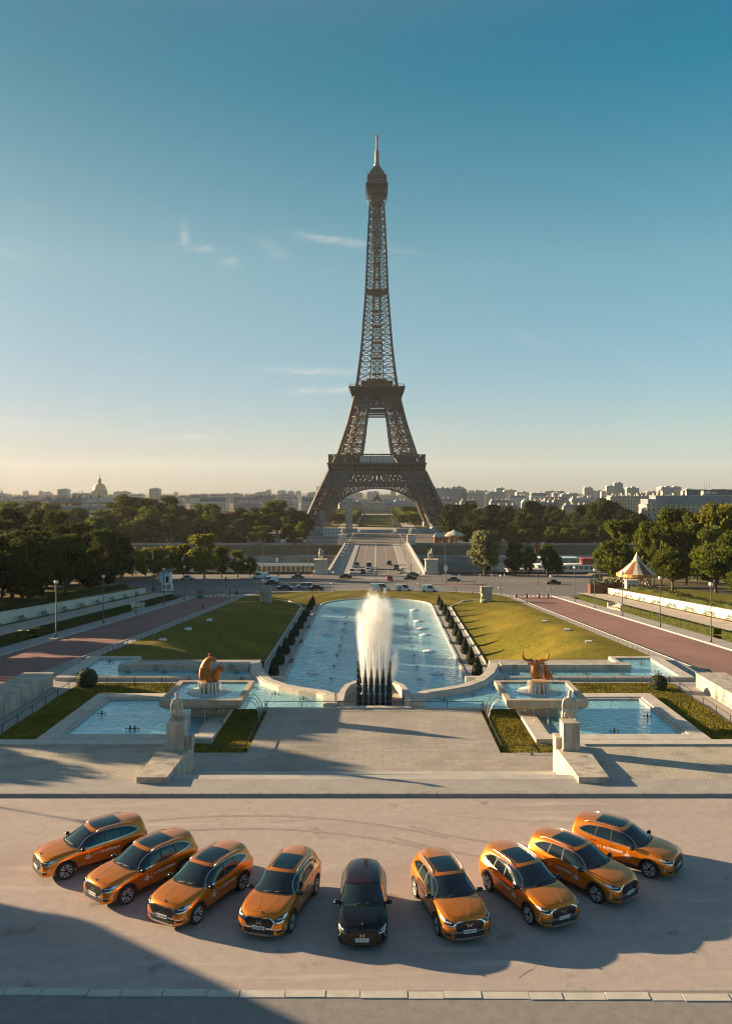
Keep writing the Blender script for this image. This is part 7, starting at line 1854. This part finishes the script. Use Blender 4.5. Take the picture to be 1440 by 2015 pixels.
# floating pavilion and boats
t = thing('river_pavilion', 'long white-framed glass river pavilion moored left of the bridge', 'boat', (px2(565, 330), 330, -22.2))
m = MB(); m.bx(-17, 15, -4, 4, 0, 3.2); m.build('hull', M_dark, t)
m = MB(); m.bx(-16, 14, -3.4, 3.4, 3.2, 7.0); m.build('glazing', M_glass, t)
m = MB(); m.bx(-17, 15, -4.2, 4.2, 7.0, 7.5); m.bx(-17, 15, -4.3, -4.1, 7.5, 8.3); m.bx(-17, 15, -4.3, -4.0, 3.2, 3.6)
for k in range(16): m.box((-16 + k * 2, -3.9, 5.1), (.3, .3, 3.9))
m.build('frame', M_white, t)
t = thing('tour_boat', 'large white and blue restaurant boat moored at the right bank', 'boat', (px2(1120, 335), 335, -22.2))
m = MB(); m.prism([(-16, -4), (13, -4), (17, 0), (13, 4), (-16, 4)], 0, 3.4); m.build('hull', mat('boat_hull', (.45, .52, .55), .5), t)
m = MB(); m.bx(-14, 11, -3.5, 3.5, 3.4, 6.6); m.build('cabin', facade('boat_windows', (.55, .54, .5), (.06, .09, .11), 2.2, 3.2, .7, .45), t)
m = MB(); m.bx(-15, 12, -4, 4, 6.6, 7.0); m.build('deck', M_white, t); m = MB(); m.bx(-13, 3, -3, 3, 9.6, 9.9)
for q in range(6): m.tube([(-12.5 + q * 3, -2.8, 7), (-12.5 + q * 3, -2.8, 9.6)], .08, 5)
m.build('awning', mat('awning_pale_blue', (.5, .6, .62), .7), t); m = MB(); m.bx(5, 11, -3, 3, 7, 9.3); m.bx(4.8, 11.2, -3.2, 3.2, 9.3, 9.6); m.build('wheelhouse', mat('red_wheelhouse', (.3, .05, .04), .6), t)
t = thing('river_barge', 'low white barge with a brown deckhouse moored right of the lone plane tree', 'boat', (px2(1035, 330), 330, -22.2))
m = MB(); m.prism([(-15, -3), (12, -3), (15, 0), (12, 3), (-15, 3)], 0, 2.6); m.build('hull', M_white, t); m = MB(); m.bx(-8, 8, -2.4, 2.4, 2.6, 5.2); m.build('cabin', facade('barge_windows', (.4, .3, .22), (.06, .08, .1), 2, 2.6, .6, .4), t); m = MB(); m.bx(-8.5, 8.5, -2.8, 2.8, 5.2, 5.5); m.build('roof', M_zinc2, t)
# flags
for x, c, h, lb in ((1052, (.45, .05, .05), 3.0, 'red banner on a pole at the near right quay'), (1064, (.6, .58, .55), 6.0, 'tall white banner on a pole at the near right quay'), (1071, (.06, .16, .35), 4.0, 'blue banner on a pole at the near right quay')):
    Y = 284; t = thing('banner_flag', lb, 'flag', (px2(x, Y), Y, -14.2)); H = pz(1067, Y) + 14.2
    m = MB(); m.tube([(0, 0, 0), (0, 0, H)], .07, 6); m.build('pole', M_post, t)
    m = MB(); m.grid(5, 6, lambda u, v: (.05 + u * 1.3, .08 * math.sin(u * 6 + v * 3), H - h * v)); m.build('cloth', mat('cloth' + str(x), c, .8), t)
# kiosk and billboard at left
X, Y, Z = onz(327, 1146); t = thing('white_kiosk', 'pale grey-white kiosk with a slanting roof at the left junction corner', 'kiosk', (X, Y, Z)); m = MB(); m.box((0, 0, 1.6), (3.2, 3, 3.2)); m.build('cabin', M_white, t); m = MB(); m.add([(-2.3, -2, 2.9), (2.6, -2, 4.0), (2.6, 2, 4.0), (-2.3, 2, 2.9), (-2.3, -2, 3.1), (2.6, -2, 4.2), (2.6, 2, 4.2), (-2.3, 2, 3.1)], [(0, 1, 5, 4), (4, 5, 6, 7), (3, 2, 1, 0), (1, 2, 6, 5), (0, 4, 7, 3)]); m.build('roof', M_zinc2, t); m = MB(); m.box((.8, -1.52, 1.0), (.9, .04, 2.0)); m.build('door', M_dark, t)
X, Y, Z = onz(330, 1167, .9); t = thing('map_board', 'white information board with grey pictures at the left end of the sandy path', 'sign', (X, Y, Z))
m = MB(); m.box((0, 0, 1.55), (2.7, .12, 1.9)); m.build('board', M_white, t); m = MB()
for x, w_, h_ in ((-.75, .7, .8), (.3, 1.0, 1.2)): m.box((x, -.07, 1.5), (w_, .02, h_))
m.build('picture', mat('grey_print', (.2, .25, .25), .7, var=.6, scale=3), t)
for q in (-1.2, 1.2): m = MB(); m.beam((q, 0, 0), (q, 0, 1.2), .09); m.build('leg', M_post, t)
# barriers at the head of the right road, bollards
for x0, x1, lb in ((1015, 1036, 'left dark swing barrier at the end of the right red road'), (1060, 1078, 'right dark swing barrier at the end of the right red road')):
    a = onz(x0, 1177); b = onz(x1, 1177); t = thing('road_barrier', lb, 'barrier', a); L_ = b[0] - a[0]
    for q in (0, L_): m = MB(); m.lathe([(.26, 0), (.22, .5), (.24, .95), (.05, 1.1)], 8, (q, 0, 0)); m.build('post', M_dark, t)
    m = MB(); m.beam((0, 0, .8), (L_ * .5, 0, .55), .1); m.beam((L_ * .5, 0, .55), (L_, 0, .8), .1); m.build('arm', M_dark, t)
m = MB(); m.lathe([(.12, 0), (.1, .8), (.13, .85), (.02, 1.0)], 8); bol = m.mesh('bollard', M_white)
for x in (967, 992, 1072, 1086, 1093, 1101, 944, 903):
    Y = 272; o = bpy.data.objects.new('bollard', bol); C.objects.link(o); o.location = (px2(x, Y), Y, zr(Y)); tag(o, 'short white bollard along the right side of the junction', 'bollard', 'white bollards at the right of the junction')

# ------------------------------------------------------------------ traffic
M_vglass = mat('vehicle_glass', (0.012, 0.016, 0.02), .1); M_vlamp = mat('vehicle_lamp', (.7, .7, .66), .25); M_vred = mat('vehicle_tail_lamp', (.35, .02, .015), .3)
def vehicle(kind, paint):
    """small road vehicle facing +X: body, windows, four wheels, lamps"""
    Ln, W, bh, ch = {'car': (4.4, 1.78, .86, 1.45), 'suv': (4.5, 1.85, 1.0, 1.68), 'estate': (4.7, 1.8, .88, 1.47), 'van': (4.4, 1.8, 1.05, 1.82), 'bigvan': (5.3, 1.95, 1.15, 2.0), 'truck': (5.6, 2.1, 1.1, 2.7)}[kind]
    h = Ln / 2
    roof = {'car': (-.30, -.12, .12, .28), 'suv': (-.46, -.40, .10, .26), 'estate': (-.46, -.40, .12, .28), 'van': (-.49, -.48, .14, .30), 'bigvan': (-.49, -.485, .22, .36), 'truck': (-.49, -.485, .30, .40)}[kind]
    r0, r1, r2, r3 = [q * Ln for q in roof]
    prof = [(-h + .08, .25), (-h, .55), (-h + .04, bh - .05), (r0 - .12, bh), (r3, bh), (h - .25, bh - .14), (h - .02, bh - .35), (h, .5), (h - .1, .25)]
    m = MB(); n = len(prof); vs = []
    for y, k in ((-W / 2, .0), (-W / 2 + .12, 1), (W / 2 - .12, 1), (W / 2, 0)):
        for x, z in prof: vs.append((x * (.985 if k == 0 else 1), y, z if k or z < .5 else z - .07))
    for j in range(3):
        for i in range(n): m.f.append((j * n + i, j * n + (i + 1) % n, (j + 1) * n + (i + 1) % n, (j + 1) * n + i)); m.m.append(0); m.sm.append(False)
    m.v = vs; m.f += [list(range(n))[::-1], [3 * n + i for i in range(n)]]; m.m += [0, 0]; m.sm += [False, False]
    # roof and pillars
    wi = W / 2 - .20; wo = W / 2 - .04
    m.add([(r1, -wi, ch), (r2, -wi, ch), (r2, wi, ch), (r1, wi, ch), (r1 + .05, -wi + .1, ch + .05), (r2 - .1, -wi + .1, ch + .05), (r2 - .1, wi - .1, ch + .05), (r1 + .05, wi - .1, ch + .05)], [(4, 5, 6, 7), (0, 1, 5, 4), (1, 2, 6, 5), (2, 3, 7, 6), (3, 0, 4, 7)])
    g = MB()
    for s in (-1, 1):
        a, b, c_, d = (r0, s * wo, bh - .02), (r3, s * wo, bh - .02), (r2, s * wi, ch), (r1, s * wi, ch)
        if kind in ('van', 'bigvan', 'truck'):
            t_ = .56; mid = tuple(Vector(a).lerp(Vector(b), t_)); mid2 = tuple(Vector(d).lerp(Vector(c_), t_)); m.add([a, mid, mid2, d], [(0, 1, 2, 3)]); g.add([mid, b, c_, mid2], [(0, 1, 2, 3)])
        else: g.add([a, b, c_, d], [(0, 1, 2, 3)])
        for f0 in (.0, .48, 1.0):
            p = Vector(a).lerp(Vector(b), f0); q = Vector(d).lerp(Vector(c_), f0); m.beam(p + Vector((0, s * .005, 0)), q + Vector((0, s * .005, 0)), .07)
    (m if kind in ('truck',) else g).add([(r0, -wo, bh - .02), (r0, wo, bh - .02), (r1, wi, ch), (r1, -wi, ch)], [(0, 1, 2, 3)]); ws_ = MB(); ws_.add([(r3, -wo, bh - .02), (r3, wo, bh - .02), (r2, wi, ch), (r2, -wi, ch)], [(0, 1, 2, 3)])
    w = MB(); rr_ = .32; w.lathe([(rr_ * .55, -.1), (rr_, -.1), (rr_, .1), (rr_ * .55, .1), (.02, .08)], 14); w.v = [(x, z, y) for x, y, z in w.v]
    l1 = MB(); l2 = MB()
    for s in (-1, 1): l1.box((h - .09, s * (W / 2 - .3), bh - .3), (.16, .36, .16)); l2.box((-h + .04, s * (W / 2 - .18), bh - .15), (.12, .2, .26))
    return [('body', m.mesh('vehicle_body', paint), None), ('windows', g.mesh('vehicle_windows', M_vglass), None), ('windscreen', ws_.mesh('vehicle_windscreen', M_vglass), None)] + [('wheel', w.mesh('vehicle_wheel', M_tyre), (x * Ln, s * (W / 2 - .08), rr_)) for x in (.30, -.30) for s in (-1, 1)] + [('headlight', l1.mesh('vehicle_headlight', M_vlamp), None), ('tail_light', l2.mesh('vehicle_tail_light', M_vred), None)]
PAINT = {'white': (.72, .72, .70), 'black': (.012, .013, .015), 'silver': (.38, .40, .41), 'grey': (.10, .105, .11), 'red': (.42, .03, .02), 'blue': (.03, .06, .10)}
VC = {}
def drive(kind, col, px, py, ang, label, Y=None):
    key = (kind, col)
    if key not in VC: VC[key] = vehicle(kind, mat('vehicle_' + col, PAINT[col], .3, .3 if col in ('silver', 'grey') else 0, coat=.6))
    if Y is None: X, Y, Z = onz(px, py)
    else: X, Z = px2(px, Y), -14.14
    t = thing({'car': 'sedan_car', 'suv': 'utility_car', 'estate': 'estate_car', 'van': 'small_van', 'bigvan': 'panel_van', 'truck': 'box_van'}[kind], label, 'van' if 'van' in kind or kind == 'truck' else 'car', (X, Y, Z), R(ang))
    for nm, me, loc in VC[key]:
        o = bpy.data.objects.new(nm, me); C.objects.link(o); o.parent = t
        if loc: o.location = loc
for a in [('bigvan', 'white', 513, 1138, 176, 'white panel van at the left end of the junction, farther one of two'), ('bigvan', 'white', 531, 1147, 195, 'white panel van standing behind a dark car at the left of the junction'), ('car', 'black', 534, 1150, 185, 'dark car in front of the nearer white panel van at left'),
          ('car', 'grey', 586, 1138, 180, 'dark grey blurred car crossing behind the traffic light'), ('car', 'black', 562, 1160, -4, 'black sedan leading the file of three cars at left'), ('estate', 'silver', 599, 1157, 182, 'silver estate car between two dark cars'), ('car', 'black', 624, 1161, -6, 'black sedan nearest the lawn edge in the file at left'),
          ('car', 'black', 680, 1138, 178, 'black car turning at the left end of the bridge'), ('van', 'white', 795, 1163.5, -2, 'small white van, middle one of the three parked along the lawn'), ('van', 'white', 844, 1165, -3, 'small white van, rightmost of the three parked along the lawn'), ('bigvan', 'white', 748, 1163, -2, 'larger white panel van, leftmost of the three parked along the lawn'),
          ('car', 'red', 767, 1143, 92, 'red car seen from behind in front of the bridge'), ('car', 'black', 807, 1141, 172, 'black blurred car at the right end of the bridge mouth'), ('car', 'grey', 812, 1134, 176, 'grey car behind the black blurred one at the bridge mouth'), ('car', 'grey', 892, 1144, 175, 'dark grey blurred car behind the brick island'),
          ('car', 'black', 1088, 1150, 178, 'black blurred car at the right of the junction'), ('car', 'silver', 369, 1141, 182, 'silver blurred car at the far left of the junction')]: drive(*a)
for a in [('suv', 'white', 693, 0, -90, 'white car at the front left of the bridge queue', 287), ('car', 'white', 700, 0, -90, 'white car behind the front left one on the bridge', 300), ('suv', 'black', 702, 0, -90, 'dark car third in the left lane of the bridge', 311), ('car', 'black', 714, 0, -90, 'dark car in the middle lane at the bridge mouth', 288), ('truck', 'white', 726, 0, -90, 'white box van in the right lane of the bridge queue', 303), ('car', 'white', 723.5, 0, -90, 'white car in front of the white box van', 294),
          ('suv', 'black', 765.5, 0, 90, 'dark car driving away on the bridge, seen from behind', 320), ('car', 'grey', 779.5, 0, 90, 'grey car driving away near the right kerb of the bridge', 303), ('car', 'silver', 788, 0, 60, 'silver car turning on to the bridge', 287.5), ('suv', 'white', 777, 0, 180, 'small white car on the cross road behind the bridge', 548)]: drive(*a[:6], Y=a[6])
# small three-wheeler
X, Y, Z = onz(394, 1177); t = thing('three_wheeler', 'green and black three-wheeled taxi with red trim at the end of the left red road', 'three-wheeler', (X, Y, Z), R(-80))
m = MB(); m.prism([(-1.3, -.65), (.7, -.65), (1.35, -.25), (1.35, .25), (.7, .65), (-1.3, .65)], .3, .95); m.build('body', mat('green_paint', (.02, .10, .04), .4), t)
m = MB(); m.bx(-1.3, .75, -.68, .68, 1.75, 1.95); 
for x in (-1.25, .7):
    for y in (-.62, .62): m.beam((x, y, .9), (x, y, 1.8), .07)
m.build('canopy', M_dark, t); m = MB(); m.bx(-1.34, -1.28, -.6, .6, .7, 1.2); m.ball((-.9, 0, 2.05), .16); m.build('trim', mat('red_trim', (.45, .03, .02), .5), t)
w = MB(); w.lathe([(.1, -.06), (.25, -.06), (.25, .06), (.1, .06)], 12); w.v = [(x, z, y) for x, y, z in w.v]; wm = w.mesh('wheel', M_tyre)
for p in ((-.85, .62, .25), (-.85, -.62, .25), (1.05, 0, .25)): o = bpy.data.objects.new('wheel', wm); C.objects.link(o); o.parent = t; o.location = p
# motor scooter
X, Y, Z = onz(608, 1151); t = thing('motor_scooter', 'dark motor scooter with rider waiting behind the silver estate car', 'scooter', (X, Y, Z), R(100))
m = MB(); m.tube([(-.6, 0, .45), (0, 0, .5), (.45, 0, .75), (.55, 0, 1.0)], [.16, .2, .12, .08], 7); m.build('body', M_dark, t)
for x in (-.6, .6): o = bpy.data.objects.new('wheel', wm); C.objects.link(o); o.parent = t; o.location = (x, 0, .25)

# ------------------------------------------------------------------ people
M_skin = mat('skin', (.42, .26, .19), .6)
def person(loc, rz, label, top, trousers, hair=(.03, .02, .015), pose='walk', sc=1.0):
    t = thing('person', label, 'person', loc, rz); t.scale = (sc,) * 3
    if pose == 'walk': hipz, f = .9, .28
    else: hipz, f = .9, .06
    P = [(0, 0, hipz), (0, .02, 1.18), (0, .03, 1.40), (0, .03, 1.52), (0, .05, 1.64), (.09, .0, .86), (.10, f * .55, .48), (.10, f * .6, .06), (.10, f + .1, .03), (-.09, 0, .86), (-.10, -f * .3, .48), (-.10, -f, .08), (-.10, -f + .14, .03), (.19, .02, 1.38), (.24, -.05, 1.12), (.23, .08, .88), (-.19, .02, 1.38), (-.24, .08, 1.12), (-.23, .18, .90)]
    if pose == 'bend': P = [(0, 0, .62), (0, .2, .82), (0, .38, .88), (0, .5, .92), (0, .58, .9), (.1, .02, .58), (.12, .22, .34), (.12, .02, .05), (.12, .16, .03), (-.1, .02, .58), (-.12, .22, .34), (-.12, .02, .05), (-.12, .16, .03), (.2, .36, .84), (.22, .42, .56), (.2, .5, .34), (-.2, .36, .84), (-.22, .42, .56), (-.2, .5, .34)]
    E = [(0, 1), (1, 2), (2, 3), (3, 4), (0, 5), (5, 6), (6, 7), (7, 8), (0, 9), (9, 10), (10, 11), (11, 12), (2, 13), (13, 14), (14, 15), (2, 16), (16, 17), (17, 18)]
    Rr = [(.15, .11), (.14, .10), (.16, .10), .055, (.085, .10), .085, .06, .045, .04, .085, .06, .045, .04, .06, .045, .035, .06, .045, .035]
    me = figure(P, E, Rr, 1); me.materials.append(mat('shirt_%d' % int(top[0] * 999 + top[1] * 99 + top[2] * 9), top, .8)); me.materials.append(mat('trousers_%d' % int(trousers[0] * 999 + trousers[2] * 99), trousers, .85)); me.materials.append(M_skin)
    zs, zh = (.90, 1.47) if pose != 'bend' else (.52, 2)
    for p in me.polygons:
        z = p.center.z; p.material_index = 1 if z < zs and abs(p.center.x) < .2 else (2 if z > zh or (abs(p.center.x) > .19 and z < .93 and pose != 'bend') else 0)
        if pose == 'bend' and p.center.y > .46 and p.center.z > .75: p.material_index = 2
    o = bpy.data.objects.new('body', me); C.objects.link(o); o.parent = t
    m = MB(); hp = P[4]; m.ball((hp[0], hp[1] - .02, hp[2] + .05), .112, 9, 6, (1, 1.1, .85)); m.build('hair', mat('hair_%d' % int(hair[0] * 999), hair, .7), t)
for x, y, rz, lb, top, tr, pose in [(278 / 1 + 174, 1174, 90, 'person in dark clothes walking on the left crossing, right one of the pair', (.02, .02, .025), (.03, .03, .04), 'walk'), (448, 1174, 90, 'person in a white top walking on the left crossing', (.6, .6, .58), (.05, .05, .06), 'walk'), (466, 1175.5, 0, 'person in black standing alone on the left crossing', (.015, .015, .02), (.02, .02, .025), 'stand'),
        (400.5, 1200, 30, 'person in red bending down on the left red road', (.5, .03, .02), (.4, .03, .02), 'bend'), (896.5, 1169, 90, 'person with dark jacket and red skirt on the pavement right of the white vans', (.03, .03, .035), (.35, .05, .05), 'stand'), (930, 1171, 120, 'person in grey walking near the right carved stone', (.12, .11, .10), (.04, .04, .05), 'walk'),
        (751, 1165, 0, 'person in black standing in front of the larger white van', (.015, .015, .02), (.015, .015, .02), 'stand'), (787, 1164.5, 0, 'person in dark clothes standing in front of the middle white van', (.02, .02, .02), (.02, .02, .03), 'stand')]:
    person(onz(x, y), R(rz), lb, top, tr, pose=pose)

# palace wing beyond the left edge, whose shade crosses the plaza
t = thing('palace_wing', 'long pale stone palace wing at the left of the plaza', 'building', (-60, 8, 0))
m = MB(); pw = [(-10, -48), (33.2, -48), (33.2, 22.3), (18, 32.5), (-10, 32.5)]; m.prism(pw, -.5, 6.9); m.prism([(x * 1.005, y * 1.003) for x, y in pw], 6.9, 7.3); m.build('wall', facade('palace_facade', (.46, .42, .35), (.08, .08, .09), 4.2, 9.0, .38, .7), t)
# ------------------------------------------------------------------ morning haze over the city
hz = MB(); hz.bx(-3990, 3990, -99, 8990, -26.5, 316); hzm = bpy.data.materials.new('haze_air'); hzm.use_nodes = True
n_ = hzm.node_tree.nodes; n_.clear(); o_ = n_.new('ShaderNodeOutputMaterial'); v_ = n_.new('ShaderNodeVolumePrincipled'); hzm.node_tree.links.new(v_.outputs[0], o_.inputs['Volume'])
v_.inputs['Color'].default_value = (.92, .94, .95, 1); v_.inputs['Density'].default_value = .00004; v_.inputs['Anisotropy'].default_value = .2
setting(hz.build('haze', hzm), 'stuff')
